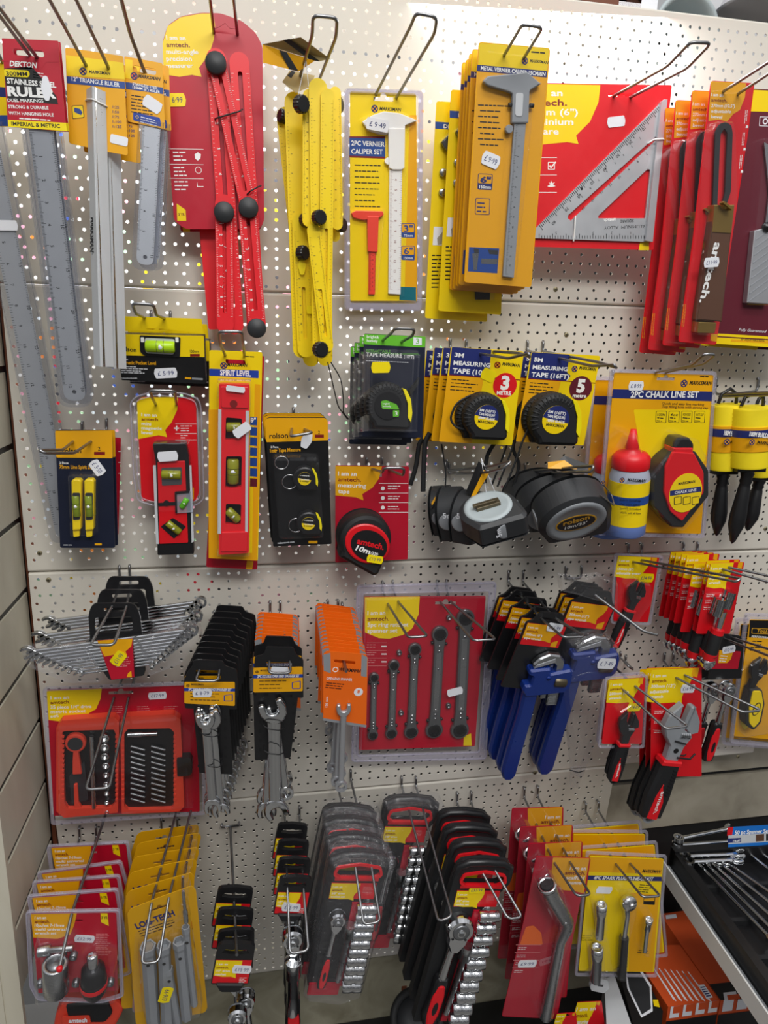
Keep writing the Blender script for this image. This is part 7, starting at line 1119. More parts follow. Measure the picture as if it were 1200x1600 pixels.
for k, (x, y, d) in enumerate(((1010, 1044, 112), (1000, 1046, 86))): it.copy('big adjustable wrench on a red card, ' + ORD[k + 1] + ' of its stack', x, y, d, it.fr.p(1018, 1046))
hook('hook with a long tip over the big adjustable wrench, reaching the yellow blister', [(1055, 1058), (1068, 1054)], 138, [(1160, 1113), (1190, 1110)], 225, pg=[(1039, 1022), (1053, 1022)], drop=14)
# yellow blister at the right edge
fr = quad((1172, 968), (1290, 972), (1150, 1150), 60, 60, 50); it = Item('adjustable_wrench', 'adjustable wrench with a yellow and black handle in a blister at the right edge', 'wrench', fr); P = fr.p
c_ = it.part('backing_card'); c_.ppoly([(1172, 968), (1290, 970), (1275, 1162), (1146, 1150)], -.5, .5, 'amber', 3); z = .65; c_.pflat([(1172, 969), (1290, 971), (1288, 1000), (1170, 996)], z, 'black'); c_.pflat([(1175, 981), (1250, 985), (1250, 993), (1174, 990)], z + .1, 'goldtext', 2); c_.pflat([(1176, 982), (1249, 986), (1249, 992), (1175, 989)], z + .2, 'black', 2); c_.ptext('Tool-Tech', (1182, 988), (1216, 990), 5, 'goldtext', z + .3, .03); c_.ptext('PERFORMANCE', (1174, 996), (1206, 998), 3, 'white', z + .2, .02); c_.psmall((1176, 1001), (1196, 1002), 2.4, 4, 'black', z)
adj(it, (1184, 1045), 19, -104, 8, 'blacksteel', grip=False); g = it.part('grip', label='yellow and black handle'); g.ppoly([(1174, 1078), (1192, 1078), (1196, 1100), (1190, 1130), (1178, 1142), (1166, 1134), (1166, 1110)], 4, 22, 'charcoal', 4, bev=3); g.ppoly([(1177, 1080), (1190, 1080), (1193, 1100), (1187, 1128), (1178, 1138), (1171, 1130), (1171, 1106)], 22, 24, 'yellow', 4, bev=.8); x, y = P(1182, 1108, 24); g.prism(xf(circ(0, 0, 7, 20, 13), x, y, -8), 24, 24.4, 'black'); g.prism(xf(circ(0, 0, 5.4, 20, 11), x, y, -8), 24.4, 24.7, 'yellow'); g.prism(xf(circ(0, 0, 2.5, 16, 6), x, y, -8), 24.7, 24.9, 'black')
s_ = it.part('clamshell'); o_ = s_.PP([(1164, 958), (1300, 962), (1285, 1172), (1140, 1160)]); s_.prism(rpoly(o_, 6), -2, 3, 'rim', holes=[rpoly(inset(o_, 5), 4)]); s_.dome(rpoly(s_.PP([(1166, 1036), (1200, 1020), (1240, 1020), (1230, 1140), (1160, 1150)], 20), 5), [(0, .8), (2, 26), (4, 28)], 'clear', bottom=False); it.done()
it.copy('second yellow blister with a wrench, just behind the one at the right edge', 1158, 975, 36, P(1172, 968))
# ================================================================ fourth row
# ---- socket adaptor sets
G = 'universal socket sets in clear clamshells'
fr = quad((48, 1424), (186, 1422), (58, 1555), 205, 205, 190); it = Item('socket_adaptor_set', 'clear clamshell with a round socket and a stubby ratchet on red card, frontmost', 'socket set', fr, G); P = fr.p
c_ = it.part('backing_card'); c_.ppoly([(48, 1427), (182, 1426), (184, 1548), (60, 1552)], -.5, .5, 'crimson', 2, holes=[slot(*P(113, 1438), 26, 4)]); z = .65; c_.pflat([(48, 1428), (120, 1427), (116, 1445), (110, 1460), (90, 1467), (52, 1465)], z, 'amber')
for i, (t, b) in enumerate((('I am an', 72), ('amtech.', 78), ('10pc/set 7-19mm', 100), ('multi universal', 104), ('wrench set', 88))): c_.ptext(t, (54, 1436 + i * 6), (b, 1436 + i * 6), 4.4, 'lettering' if i == 1 else 'white', z + .1, .02)
c_.pflat([(157, 1427), (168, 1427), (170, 1447), (158, 1441)], z, 'yellow'); c_.ptext('3 YR', (158, 1436), (168, 1436), 4, 'black', z + .1, .02)
for i in range(4): c_.psmall((150, 1459 + i * 9), (174, 1459 + i * 9), 2, 3, 'pinkish', z)
s_ = it.part('extension_bar', label='steel extension bar'); s_.tube([(*P(60, 1487, 9), 9), (*P(78, 1484, 9), 9), (*P(79, 1484, 9), 9), (*P(114, 1481, 9), 9)], [7, 7, 4, 4], 'steel', 12)
s_ = it.part('universal_socket', label='big round steel socket'); a = Vector((*P(88, 1548, 16), 16)); b = Vector((*P(86, 1505, 22), 22)); ax = (b - a); L = ax.length; s_.lathe([(15, 0), (16.5, 3), (16, L - 2), (15, L), (11, L), (11, L - 5), (0, L - 5)], 'steel', a, ax, 28); n_ = it.part('pin_bundle', 'universal_socket', 'bundle of steel pins'); n_.lathe([(10, L - 5), (10, L - 1.5), (0, L - 1.5)], 'darksteel', a, ax, 12)
r_ = it.part('stubby_ratchet', label='black and red stubby ratchet'); a = Vector((*P(148, 1556, 12), 12)); b = Vector((*P(144, 1492, 16), 16)); ax = b - a; L = ax.length; r_.lathe([(10, 0), (16, L * .15), (18, L * .28), (17.5, L * .4), (16, L * .42)], 'plasticblack', a, ax, 24); r_.lathe([(17.9, L * .28), (18.4, L * .33), (17.9, L * .38)], 'red', a, ax, 24); r_.lathe([(16.5, L * .42), (15, L * .66), (9, L * .72)], 'blacksteel', a, ax, 24); r_.lathe([(7, L * .72), (7, L * .98), (5, L), (0, L)], 'chrome', a, ax, 16)
for q in ((62, 1540), (118, 1539), (172, 1538), (114, 1497)): k = it.part('small_socket'); x, y = k.P(*q, 8); k.lathe([(5, 0), (5, 8), (3.4, 8.5), (3.2, 4), (0, 4)], 'darksteel', (x, y, .6), n=12)
b = it.part('clamshell'); o_ = b.PP([(40, 1423), (188, 1420), (194, 1556), (160, 1566), (58, 1562), (46, 1540)]); b.prism(rpoly(o_, 6), -1.5, 1, 'rim', holes=[rpoly(inset(o_, 5), 4)]); b.tube([(x, y, 1.5) for x, y in rpoly(inset(o_, 1), 6)], 1, 'rim', 6, closed=True); b.dome(rpoly(b.PP([(52, 1474), (116, 1470), (130, 1482), (160, 1482), (184, 1500), (186, 1554), (56, 1556)], 20), 6), [(0, .8), (3, 34), (8, 38)], 'clear', bottom=False)
sticker(it, (132, 1467), 27, 13, -6, '£12·99', 'paper', 1.5); it.done()
for k, (x, y, d, rz) in enumerate(((50, 1402, 172, 5), (57, 1380, 140, 5), (65, 1365, 108, 10), (80, 1324, 66, 4))): it.copy('socket and stubby ratchet clamshell on red card, ' + ORD[k + 1] + ' of its stack', x, y, d, P(48, 1427), rz=rz, stick=k > 1)
hook('single prong with a red tip through the socket adaptor clamshells', [(112, 1428)], 205, [(93, 1512)], 262, single_wire=True); mb = MB(WF); mb.lathe([(0, -4), (3.4, -3), (4, 0), (3, 3), (0, 4)], 'red', (*WF.p(93, 1514, 264), 264), (.1, -1, .3), 14); world_mb(mb, 'hook_cap', 'red plastic cap on the end of the prong over the socket adaptor sets', 'cap')
pegs('pegs above the rearmost socket adaptor clamshell', [(124, 1292), (150, 1290)], 18)
it = Item('angled_driver', 'red and black plastic tool handle lying at the foot of the board, reading amtech', 'tool', wall(140, 1580, 120)); m = it.part('handle', label='red frame'); m.ppoly([(82, 1612), (86, 1588), (96, 1570), (120, 1567), (180, 1562), (194, 1574), (190, 1586), (176, 1612)], 0, 30, 'salmon', 3, bev=4); g = it.part('grip', label='black rubber grip'); g.ppoly([(102, 1572), (168, 1566), (176, 1584), (164, 1598), (108, 1598)], 30, 34, 'rubber', 5, bev=2); l = it.part('badge', label='red badge with pale lettering'); l.ppoly([(96, 1590), (140, 1588), (142, 1599), (98, 1602)], 33, 36, 'salmon', 3); l.ptext('amtech', (107, 1598), (136, 1597), 6, 'paper', 36.3, .04); it.done()
# ---- box spanners
fr = quad((200, 1424), (306, 1386), (214, 1598), 200, 200, 178); it = Item('box_spanner_set', 'yellow card of grey tubular box spanners, frontmost', 'spanner set', fr, 'yellow cards of box spanners'); P = fr.p
c_ = it.part('backing_card'); c_.ppoly([(199, 1427), (204, 1420), (250, 1402), (300, 1384), (306, 1390), (324, 1575), (320, 1582), (216, 1604), (212, 1598)], -.5, .5, 'ochre', 3, holes=[slot(*P(250, 1418), 26, 4)]); z = .65; c_.ptext('LOG-TECH', (214, 1452), (274, 1430), 9, 'navy', z, .04); c_.psmall((216, 1455), (272, 1436), 3, 3, 'black', z)
for i in range(3): b = it.part('bubble_seam'); 
it.parts = it.parts[:-3]
for (x0, y0, r), (x1, y1) in (((231, 1478, 11), (240, 1602)), ((256, 1476, 10), (262, 1602)), ((280, 1470, 9), (292, 1590)), ((262, 1512, 7), (278, 1602)), ((290, 1448, 5.5), (304, 1570))):
    b = it.part('box_spanner', label='grey hexagonal tube'); a = Vector((*P(x0, y0, 14), 14)); e = Vector((*P(x1, y1, 12), 12)); ax = a - e; L = ax.length; b.lathe([(r * .86, 0), (r * .86, L - 16), (r, L - 10), (r, L), (r * .78, L), (r * .74, L - 8), (0, L - 8)], 'grey', e, ax, 6, smooth=False); c = a - ax * .16; b.lathe([(2.4, 0), (2.4, .3)], 'black', (c.x, c.y, c.z + r * .88), n=10)
    if r == 11: b.lathe([(r * .72, 0), (r * .72, 1)], 'steel', a - ax * .01, ax, 6)
t = it.part('tommy_bar', label='thin stepped steel bar'); t.tube([(*P(286, 1392, 10), 10), (*P(289, 1422, 10), 10), (*P(289.2, 1423, 10), 10), (*P(291, 1440, 10), 10)], [2.2, 2.2, 3.4, 3.4], 'steel', 10)
b = it.part('blister'); b.dome(rpoly(b.PP([(214, 1474), (230, 1456), (280, 1446), (282, 1390), (296, 1388), (318, 1570), (316, 1580), (230, 1602), (220, 1560)], 18), 5), [(0, .7), (2, 26), (4, 29)], 'clear', bottom=False)
sticker(it, (259, 1555), 29, 15, 56, '£16·99', 'lemon', 30); it.done()
for k, (x, y, d, rz) in enumerate(((198, 1396, 172, -5), (203, 1366, 144, -11), (209, 1342, 114, -15), (215, 1320, 82, -14), (215, 1303, 50, -17))): it.copy('yellow card of box spanners, ' + ORD[k + 1] + ' of its stack', x, y, d, P(200, 1424), rz=rz)
hook('square hook hanging over the box spanners', [(237, 1410), (264, 1402)], 200, [(221, 1506), (248, 1503)], 262); pegs('pegs above the rearmost yellow box spanner card', [(252, 1279), (277, 1277)], 18)
# ---- ratchets on black hangers
def small_hanger(label, tl, w_px, d, name, group, head, end, hr, price):
    tr = (tl[0] + w_px, tl[1] + 1); fr = quad(tl, tr, (tl[0] + 1, tl[1] + 60), d, d, d - 3); it = Item(name, label, 'ratchet', fr, group); P = fr.p; a = Vector(P(*tl)); w_ = P(*tr)[0]; h = it.part('hanger', label='black plastic hanger with a handle slot')
    h.prism(rpoly([(-1, -w_ * .35), (0, w_ * .06), (w_ * .08, w_ * .12), (w_ * .5, w_ * .17), (w_ * .92, w_ * .12), (w_, w_ * .05), (w_ + 1, -w_ * .35), (w_ + 1, -w_ * 1.28), (-1, -w_ * 1.28)], 4), -3, 3, 'plasticblack', holes=[rpoly([(w_ * .12, -w_ * .18), (w_ * .2, -w_ * .05), (w_ * .42, -w_ * .07), (w_ * .5, -w_ * .02), (w_ * .58, -w_ * .07), (w_ * .8, -w_ * .05), (w_ * .88, -w_ * .18), (w_ * .62, -w_ * .22), (w_ * .38, -w_ * .22)], 2)]); h.dome(rpoly([(w_ * .1, -w_ * 1.2), (w_ * .9, -w_ * 1.2), (w_ * .72, -w_ * 1.5), (w_ * .28, -w_ * 1.5)], 3), [(0, -8), (0, 5), (2, 7)], 'rubber')
    l = it.part('label_card', label='red and yellow label'); l.prism(rect(w_ * .01, -w_ * 1.22, w_ * .99, -w_ * .42), 3, 3.5, 'red'); bubble(l, w_ * .01, -w_ * .42, w_ * .72, w_ * .62, 3.6, ('1/2" drive', 'ratchet'), 'yellow', lh=w_ * .12); l.small(w_ * .74, -w_ * 1.02, w_ * .2, 1.4, 4, 'white', 3.7)
    if price: sticker(it, price, 27, 14, -3, '£15·99', 'paper', 4.4)
    ratchet(it, head, end, hr, 8, .5, gw=12); it.done(); return it
it = small_hanger('chrome ratchet head below the lowest black hanger of the single prong, frontmost', (341, 1478), 57, 200, 'ratchet_wrench', 'ratchets on the single long prong', (371, 1586), (372, 1760), 14, (378, 1515))
for k, (x, y, d) in enumerate(((341, 1459, 178), (341, 1424, 156), (341, 1390, 134))): it.copy('ratchet on a black hanger, ' + ORD[k + 1] + ' on the single prong', x, y, d, (0, 0), stick=k > 0, rz=(6 if k == 0 else 0))
hook('long single prong with a forked base carrying four ratchets', [(368, 1455)], 180, [(370, 1492)], 232, mids=None, single_wire=True, pg=[(360, 1294)], drop=-4)
it = small_hanger('flexible chrome ratchet with a telescopic red grip on a black hanger, frontmost', (437, 1374), 50, 190, 'ratchet_wrench', 'flexible ratchets on one hook', (457, 1465), (459, 1640), 15, (455, 1418))
t = it.fr
m = MB(t); a = Vector((*m.P(458, 1500, 16), 16)); b_ = Vector((*m.P(457, 1583, 16), 16)); m.tube([a, a + (b_ - a) * .3, a + (b_ - a) * .31, b_], [11, 11, 8.5, 8.5], 'chrome', 20); m.tube([a + Vector((0, 4, 0)), a + Vector((0, -1, 0))], [7, 12.4], 'chrome', 20); o = m.build('telescopic_shaft', it.root); KIDS[it.root].append(o)
for k, (x, y, d) in enumerate(((436, 1345, 160), (435, 1317, 130), (434, 1291, 98))): it.copy('flexible ratchet on a black hanger, ' + ORD[k + 1] + ' of its stack', x, y, d, (0, 0))
hook('long square hook down the front of the flexible ratchet hangers', [(449, 1384), (474, 1386)], 190, [(453, 1491), (482, 1485)], 262, pg=[(445, 1263), (468, 1262)], drop=16)
# ---- socket rail sets
def rail_set(label, tl, w_px, h_px, d, group, lean, hr, bag, price=None, ratch=True, wide=1.0):
    """black and red handled rail: handle with red grip slot, label, ratchet and a column of chrome sockets"""
    tr = (tl[0] + w_px, tl[1] + w_px * .02); fr = quad(tl, tr, (tl[0] + 2, tl[1] + h_px), d, d, d - 14); it = Item('socket_rail_set', label, 'socket set', fr, group); w_ = fr.p(*tr)[0]; H = -fr.p(tl[0], tl[1] + h_px)[1]; sh = lambda y: lean * (-y / H)
    h = it.part('rail', label='black plastic rail with a handle'); o_ = [(0, -H * .96), (-w_ * .02, -w_ * .3), (0, 0), (w_ * .1, w_ * .1), (w_ * .5, w_ * .15), (w_ * .9, w_ * .1), (w_, 0), (w_ * 1.02, -w_ * .3), (w_ * .62, -w_ * .9), (w_ * .58, -H * .96)]; sl = rpoly([(w_ * .14, -w_ * .12), (w_ * .5, -w_ * .05), (w_ * .86, -w_ * .12), (w_ * .9, -w_ * .26), (w_ * .78, -w_ * .34), (w_ * .2, -w_ * .34), (w_ * .1, -w_ * .26)], 3)
    h.prism(rpoly([(x + sh(y), y) for x, y in o_], 4), -8, 6, 'rubber', holes=[sl]); h.tube([(w_ * .02, -w_ * .25, 0), (w_ * .04, 0, 2), (w_ * .2, w_ * .1, 4), (w_ * .5, w_ * .13, 5), (w_ * .8, w_ * .1, 4), (w_ * .96, 0, 2), (w_ * .98, -w_ * .25, 0)], w_ * .065, 'plasticblack', 10)
    r_ = it.part('handle_slot', label='red lined grip slot'); r_.prism(inset(sl, -2.5), 3, 9, 'red', holes=[inset(sl, 1.2)]); r_.prism([(w_ * .12, -w_ * .34), (w_ * .88, -w_ * .34), (w_ * .88, -w_ * .40), (w_ * .12, -w_ * .40)], 0, 7, 'red')
    l = it.part('label_card', label='red and yellow label'); l.prism(rect(w_ * .08, -w_ * .78, w_ * .86, -w_ * .45), 6, 7, 'red'); bubble(l, w_ * .08, -w_ * .45, w_ * .5, w_ * .36, 7.2, ('3/8" drive', 'socket set'), 'yellow', lh=w_ * .068); l.small(w_ * .64, -w_ * .52, w_ * .18, 1.2, 5, 'pinkish', 7.2)
    if ratch: q = lambda x, y: (x + sh(y), y); hd, en = q(w_ * .28, -w_ * 1.12), q(w_ * .22, -H * .93); s0 = it.fr.p; it2 = it; f = it.fr; P0 = f.p; f.p = lambda a, b, z=0: (a, b); ratchet(it, hd, en, hr, 14, .5, gw=hr * .62); f.p = P0
    for i in range(10):
        yy = -w_ * .88 - i * (H - w_ * 1.02) / 10.0; r = (5.6 + i * .3) * w_ / 62; x0 = w_ * .58 + sh(yy); s_ = it.part('socket', label='chrome socket'); socket(s_, (x0, yy, 8 + r), (1, .12, .1), r, w_ * .34, 'chrome')
    k = it.part('socket_clip', label='red plastic socket clips'); k.prism([(w_ * .5 + sh(-w_ * .85), -w_ * .85), (w_ * .62 + sh(-w_ * .85), -w_ * .85), (w_ * .62 + sh(-H * .95), -H * .95), (w_ * .5 + sh(-H * .95), -H * .95)], 5, 9, 'crimson')
    e = it.part('extension_bar', label='satin extension bar'); e.tube([(w_ * .5 + sh(-H * .42), -H * .42, 20), (w_ * .5 + sh(-H * .5), -H * .5, 20), (w_ * .5 + sh(-H * .501), -H * .501, 20), (w_ * .48 + sh(-H * .85), -H * .85, 20)], [w_ * .1, w_ * .1, w_ * .055, w_ * .055], 'steel', 14)
    if bag: b = it.part('clear_bag', label='crinkled clear bag'); b.dome(rpoly([(-4, w_ * .12), (w_ * .5, w_ * .24), (w_ + 4, w_ * .12), (w_ * 1.03, -H * .3), (w_ * .98 + lean, -H * .98), (w_ * .6, -H * 1.04), (-3 + lean * .6, -H * 1.0)], 5), [(0, -12), (-2, 14), (5, 26)], 'film', bottom=False); b2 = it.part('bag_foot', label='red card at the foot of the bag'); b2.prism(rect(2 + lean, -H * 1.02, w_ * .58 + lean, -H * .93, 2), 6, 9, 'crimson')
    if price: sticker(it, price, 23, 11, 2, '£31·99', 'lemon', 8)
    it.done(); return it
GR = 'bagged socket rails with red handles'
it = rail_set('bagged socket rail with a small ratchet and red handle, frontmost at left', (517, 1340), 90, 202, 178, GR, 0, 12, True)
for k, (x, y, d) in enumerate(((511, 1308, 144), (507, 1282, 110), (505, 1262, 76))): it.copy('bagged socket rail with a red handle, ' + ORD[k + 1] + ' of its stack', x, y + 4, d, (0, 0), rz=-1 - k * .5)
hook('square hook down the front of the bagged socket rails', [(554, 1346), (579, 1346)], 178, [(568, 1445), (594, 1440)], 250)
it = rail_set('bagged socket rail hanging alone, further back and higher than its neighbours', (600, 1254), 84, 216, 52, None, 0, 13, True); hook('longest square hook, reaching down across the lone bagged socket rail', [(638, 1262), (660, 1262)], 56, [(685, 1440), (706, 1432)], 246)
GQ = 'large socket rails with red handles'
it = rail_set('large socket rail with a big ratchet, chrome sockets and red handle, frontmost', (714, 1352), 86, 246, 196, GQ, -12, 21, False, (745, 1391))
for k, (x, y, d) in enumerate(((706, 1318, 160), (694, 1294, 126), (685, 1270, 92))): it.copy('large socket rail with a red handle, ' + ORD[k + 1] + ' of its stack', x, y + 4, d, (0, 0), rz=0)
hook('square hook across the sockets of the large socket rail', [(749, 1355), (770, 1354)], 196, [(794, 1436), (816, 1433)], 255, pg=[(715, 1240), (737, 1239)], drop=18)
# ---- scaffold spanners
fr = quad((840, 1338), (922, 1342), (783, 1588), 190, 190, 162); it = Item('scaffold_spanner', 'cranked grey scaffold spanner in a blister on a red card, frontmost', 'spanner', fr, 'scaffold spanners on red cards'); P = fr.p
c_ = it.part('backing_card'); c_.ppoly([(838, 1338), (923, 1341), (916, 1390), (908, 1402), (870, 1592), (784, 1588), (818, 1440)], -.5, .5, 'crimson', 4); z = .65; c_.pflat([(864, 1340), (921, 1341), (912, 1396), (896, 1392), (880, 1391), (870, 1380), (862, 1362)], z, 'amber', 2)
for i, (t, a, b) in enumerate((('I am an', 890, 915), ('amtech.', 882, 914), ('scaffold', 884, 912), ('spanner', 886, 910))): c_.ptext(t, (a, 1359 + i * 7.5), (b, 1359.5 + i * 7.5), 5.4, 'lettering' if i == 1 else 'white', z + .1, .02)
c_.pflat([(822, 1448), (834, 1446), (846, 1458), (848, 1476), (812, 1476)], z, 'orange', 3); c_.pflat([(866, 1510), (884, 1440), (892, 1440), (872, 1530)], z, 'orange', 1)
for i in range(4): c_.pflat([(806 - i * 2, 1476 + i * 12), (846 - i * 2, 1476 + i * 12), (846 - i * 2, 1476.7 + i * 12), (806 - i * 2, 1476.7 + i * 12)], z, 'pinkish'); c_.psmall((810 - i * 2, 1480 + i * 12), (826 - i * 2, 1480 + i * 12), 1.8, 2, 'white', z)
s_ = it.part('spanner', label='cranked grey steel spanner'); p = [(*P(x, y, zz), zz) for x, y, zz in ((856, 1386, 22), (862, 1400, 22), (886, 1440, 20), (884, 1452, 16), (876, 1470, 12), (858, 1560, 10), (852, 1590, 10))]; s_.tube(p, [13, 12, 10.5, 10, 8, 9, 9.5], 'steel', 16); a = Vector(p[0]); ax = a - Vector(p[1]); s_.lathe([(13, -2), (14.5, 2), (14.5, 6), (11, 6), (10, 2), (0, 0)], 'chrome', a, ax, 20); s_.lathe([(10, 6.2), (8.6, 1), (0, 1)], 'blacksteel', a, ax, 6, smooth=False); x, y = P(884, 1443, 30); s_.lathe([(3, 0), (2.6, 2.4), (0, 3)], 'chrome', (x, y, 29), n=12)
b = it.part('blister'); b.dome(rpoly(b.PP([(842, 1386), (862, 1368), (880, 1390), (896, 1440), (884, 1480), (862, 1586), (838, 1586), (858, 1480), (868, 1446), (846, 1408)], 26), 4), [(0, .7), (2, 34), (5, 38)], 'clear', bottom=False); b.ppoly([(839, 1339), (922, 1342), (868, 1591), (785, 1587), (819, 1440)], 1.2, 1.5, 'clear', 4)
sticker(it, (824, 1506), 26, 12, 2, '£9·99', 'paper', 2); it.done()
for k, (x, y, d) in enumerate(((826, 1318, 156), (813, 1292, 122), (800, 1263, 88))): it.copy('cranked scaffold spanner on a red card, ' + ORD[k + 1] + ' of its stack', x, y, d, P(838, 1338), rz=5)
hook('square hook through the scaffold spanner cards', [(866, 1348), (890, 1346)], 190, [(901, 1400), (923, 1398)], 255, pg=[(820, 1232), (841, 1230)], drop=18)
# ---- spark plug kits
fr = quad((920, 1334), (1034, 1340), (902, 1518), 170, 170, 150); it = Item('spark_plug_kit', 'spark plug tool kit of four chrome tools on a yellow card, frontmost', 'tool kit', fr, 'spark plug kits on yellow cards'); P = fr.p
c_ = it.part('backing_card'); c_.ppoly([(922, 1338), (1037, 1342), (1022, 1519), (904, 1517)], -.5, .5, 'yellow', 3, holes=[slot(*P(979, 1348), 28, 4)]); z = .65; c_.pflat([(922, 1339), (1036, 1343), (1034, 1366), (920, 1362)], z - .1, 'amber'); c_.pflat([(918, 1368), (1034, 1370), (1034, 1377), (917, 1375)], z, 'navy'); c_.ptext('4PC SPARK PLUG TUNE-UP KIT', (927, 1374), (1020, 1376), 5, 'white', z + .1, .03); x, y = P(992, 1361); marks(c_, x, y, 7, z, text=None); c_.ptext('MARKSMAN', (1003, 1363), (1031, 1364), 4.4, 'black', z, .03, .15)
c_.pflat([(985, 1395), (1030, 1398), (1020, 1518), (982, 1518)], z - .05, 'amber', 2); c_.psmall((1000, 1382), (1024, 1384), 2, 4, 'black', z); c_.pflat([(1006, 1400), (1024, 1400), (1023, 1414), (1005, 1413)], z, 'black', 1.5); c_.pflat([(1007, 1401), (1023, 1401), (1022, 1408), (1006, 1408)], z + .1, 'amber', 1); c_.psmall((910, 1462), (930, 1462), 2, 3, 'black', z); c_.psmall((998, 1484), (1016, 1486), 2, 2, 'black', z)
for (x0, y0), (x1, y1), r in (((940, 1413), (936, 1464), 8.5), ((933, 1480), (931, 1532), 10), ((1014, 1436), (1011, 1452), 6.5)):
    s_ = it.part('plug_socket', label='chrome spark plug socket'); a = Vector((*P(x0, y0, 14), 14)); e = Vector((*P(x1, y1, 12), 12)); ax = a - e; L = ax.length; s_.lathe([(r * .9, 0), (r * .9, L * .62), (r, L * .7), (r, L), (r * .7, L), (r * .64, L - 5), (0, L - 5)], 'chrome', e, ax, 18)
    if r < 7: s_.tube([e, (*P(1007, 1486, 12), 12)], 4, 'chrome', 12)
H = Vector((*P(982, 1410, 14), 14)); m = it.part('flex_ratchet', label='chrome ratchet with a black ribbed grip'); m.lathe([(11, -6), (13, -3), (13, 4), (10, 8), (0, 8)], 'chrome', H, (.1, .2, 1), 24); m.lathe([(5, 8), (5, 12), (0, 12)], 'chrome', H, (.1, .2, 1), 12); a = Vector((*P(980, 1430, 12), 12)); b_ = Vector((*P(975, 1464, 12), 12)); m.tube([H + Vector((0, -10, 0)), a, b_], [6, 4.6, 4.6], 'chrome', 14)
g = it.part('grip', label='black ribbed grip'); e = Vector((*P(971, 1526, 12), 12)); ax = e - b_; L = ax.length; g.lathe([(7.4 + .5 * (i % 2), L * i / 24) for i in range(24)] + [(6, L)], 'rubber', b_, ax, 16)
b = it.part('clamshell'); o_ = b.PP([(916, 1330), (1042, 1336), (1026, 1526), (898, 1524)]); b.prism(rpoly(o_, 5), -1.5, 1.5, 'rim', holes=[rpoly(inset(o_, 4), 4)])
for q in ([(926, 1408), (950, 1408), (948, 1468), (928, 1468)], [(920, 1474), (946, 1474), (944, 1536), (920, 1536)], [(968, 1398), (996, 1398), (994, 1426), (982, 1470), (980, 1530), (962, 1530), (970, 1440)], [(1004, 1430), (1022, 1430), (1014, 1492), (1002, 1492)]): b.dome(rpoly(b.PP(q, 20), 4), [(0, .8), (2, 24), (4, 27)], 'clear', bottom=False)
sticker(it, (944, 1391), 23, 11, 0, '', 'paper', 1.5); it.done()
for k, (x, y, d, rz) in enumerate(((906, 1316, 142, 8), (896, 1300, 112, 3), (886, 1284, 80, 9))): it.copy('spark plug tool kit on a yellow card, ' + ORD[k + 1] + ' of its stack', x, y + (14 if rz > 4 else 4), d, P(922, 1338), rz=rz)
hook('square hook over the front spark plug kit', [(962, 1350), (984, 1349)], 170, [(1004, 1402), (1032, 1400)], 245, pg=[(916, 1256), (936, 1254)], drop=16)
pegs('lone pair of pegs at the right behind the red wrench handles', [(969, 1018), (977, 1024)], 10)
# ================================================================ floor of the bay: shelf, tray, boxes
mb = MB(); a = WF.p(1060, 1207, -40); b = WF.p(1200, 1195, -40)
zt = at(1075, 1207, -60).z; zl = at(1060, 1285, -60).z
mb.box(660, zl - 6, -100, XR + 260, zt - 14, -60, 'ledge'); mb.box(660, zt - 6, -100, XR + 260, zt + 1, -58, 'fridgeblack'); mb.box(640, zt + 4, -80, XR + 260, -745, -50, 'ledge'); mb.box(620, -1250, -120, XR + 260, zl - 20, -75, 'fridgeblack'); world_mb(mb, 'trim_4', kind='structure')
# white edged shelf with the spanner tray on it (drawer pulled towards the viewer)
ZS = at(1046, 1352, 30).z
def on(px, py, z=None):       # pixel on the horizontal plane at height z
    r = ray(px, py); z = ZS if z is None else z; t = (z - CAMP.z) / r.z; q = CAMP + r * t; return (q.x, q.z, -q.y)
A = on(1040, 1352); B = on(1250, 1658)
mb = MB(); u = Vector((B[0] - A[0], B[2] - A[2])).normalized(); n_ = Vector((u.y, -u.x)) * -1
if n_.x < 0: n_ = -n_
def slab(mb, off0, off1, z0, z1, mat, l0=-10, l1=None, base=A, uu=u, nn=n_):
    l1 = l1 if l1 is not None else (Vector((B[0] - A[0], B[2] - A[2])).length); P = [Vector((base[0], base[2])) + uu * l + nn * o for l, o in ((l0, off0), (l1, off0), (l1, off1), (l0, off1))]
    vs = [(p.x, z, p.y) for z in (z0, z1) for p in P]; mb.add(vs, [(0, 1, 2, 3), (7, 6, 5, 4), (0, 4, 5, 1), (1, 5, 6, 2), (2, 6, 7, 3), (3, 7, 4, 0)], mat)
slab(mb, 0, 3, ZS - 34, ZS, 'whitemetal'); slab(mb, 3, 14, ZS - 34, ZS - 10, 'grey'); slab(mb, 14, 360, ZS - 24, ZS - 12, 'whitemetal'); o = world_mb(mb, 'metal_shelf', 'white metal shelf edge slanting under the black spanner tray', 'shelf')
it = Item('spanner_tray', 'black plastic tray with a blue label, part of a 50 piece spanner set', 'tray', WF); t = it.part('tray'); slab(t, 14, 340, ZS - 10, ZS - 4, 'black'); slab(t, 14, 30, ZS - 10, ZS + 26, 'black'); slab(t, 14, 340, ZS - 10, ZS + 30, 'black', -14, 2)
for i in range(3): slab(t, 34 + i * 0, 330, ZS - 4, ZS + 6, 'rubber', 60 + i * 75, 68 + i * 75)
l = it.part('label_card', label='blue label with white lettering'); f2 = Fr(at(1138, 1330, 40), at(1240, 1322, 40) - at(1138, 1330, 40), at(1138, 1290, 34) - at(1138, 1330, 40)); it.parts.pop()
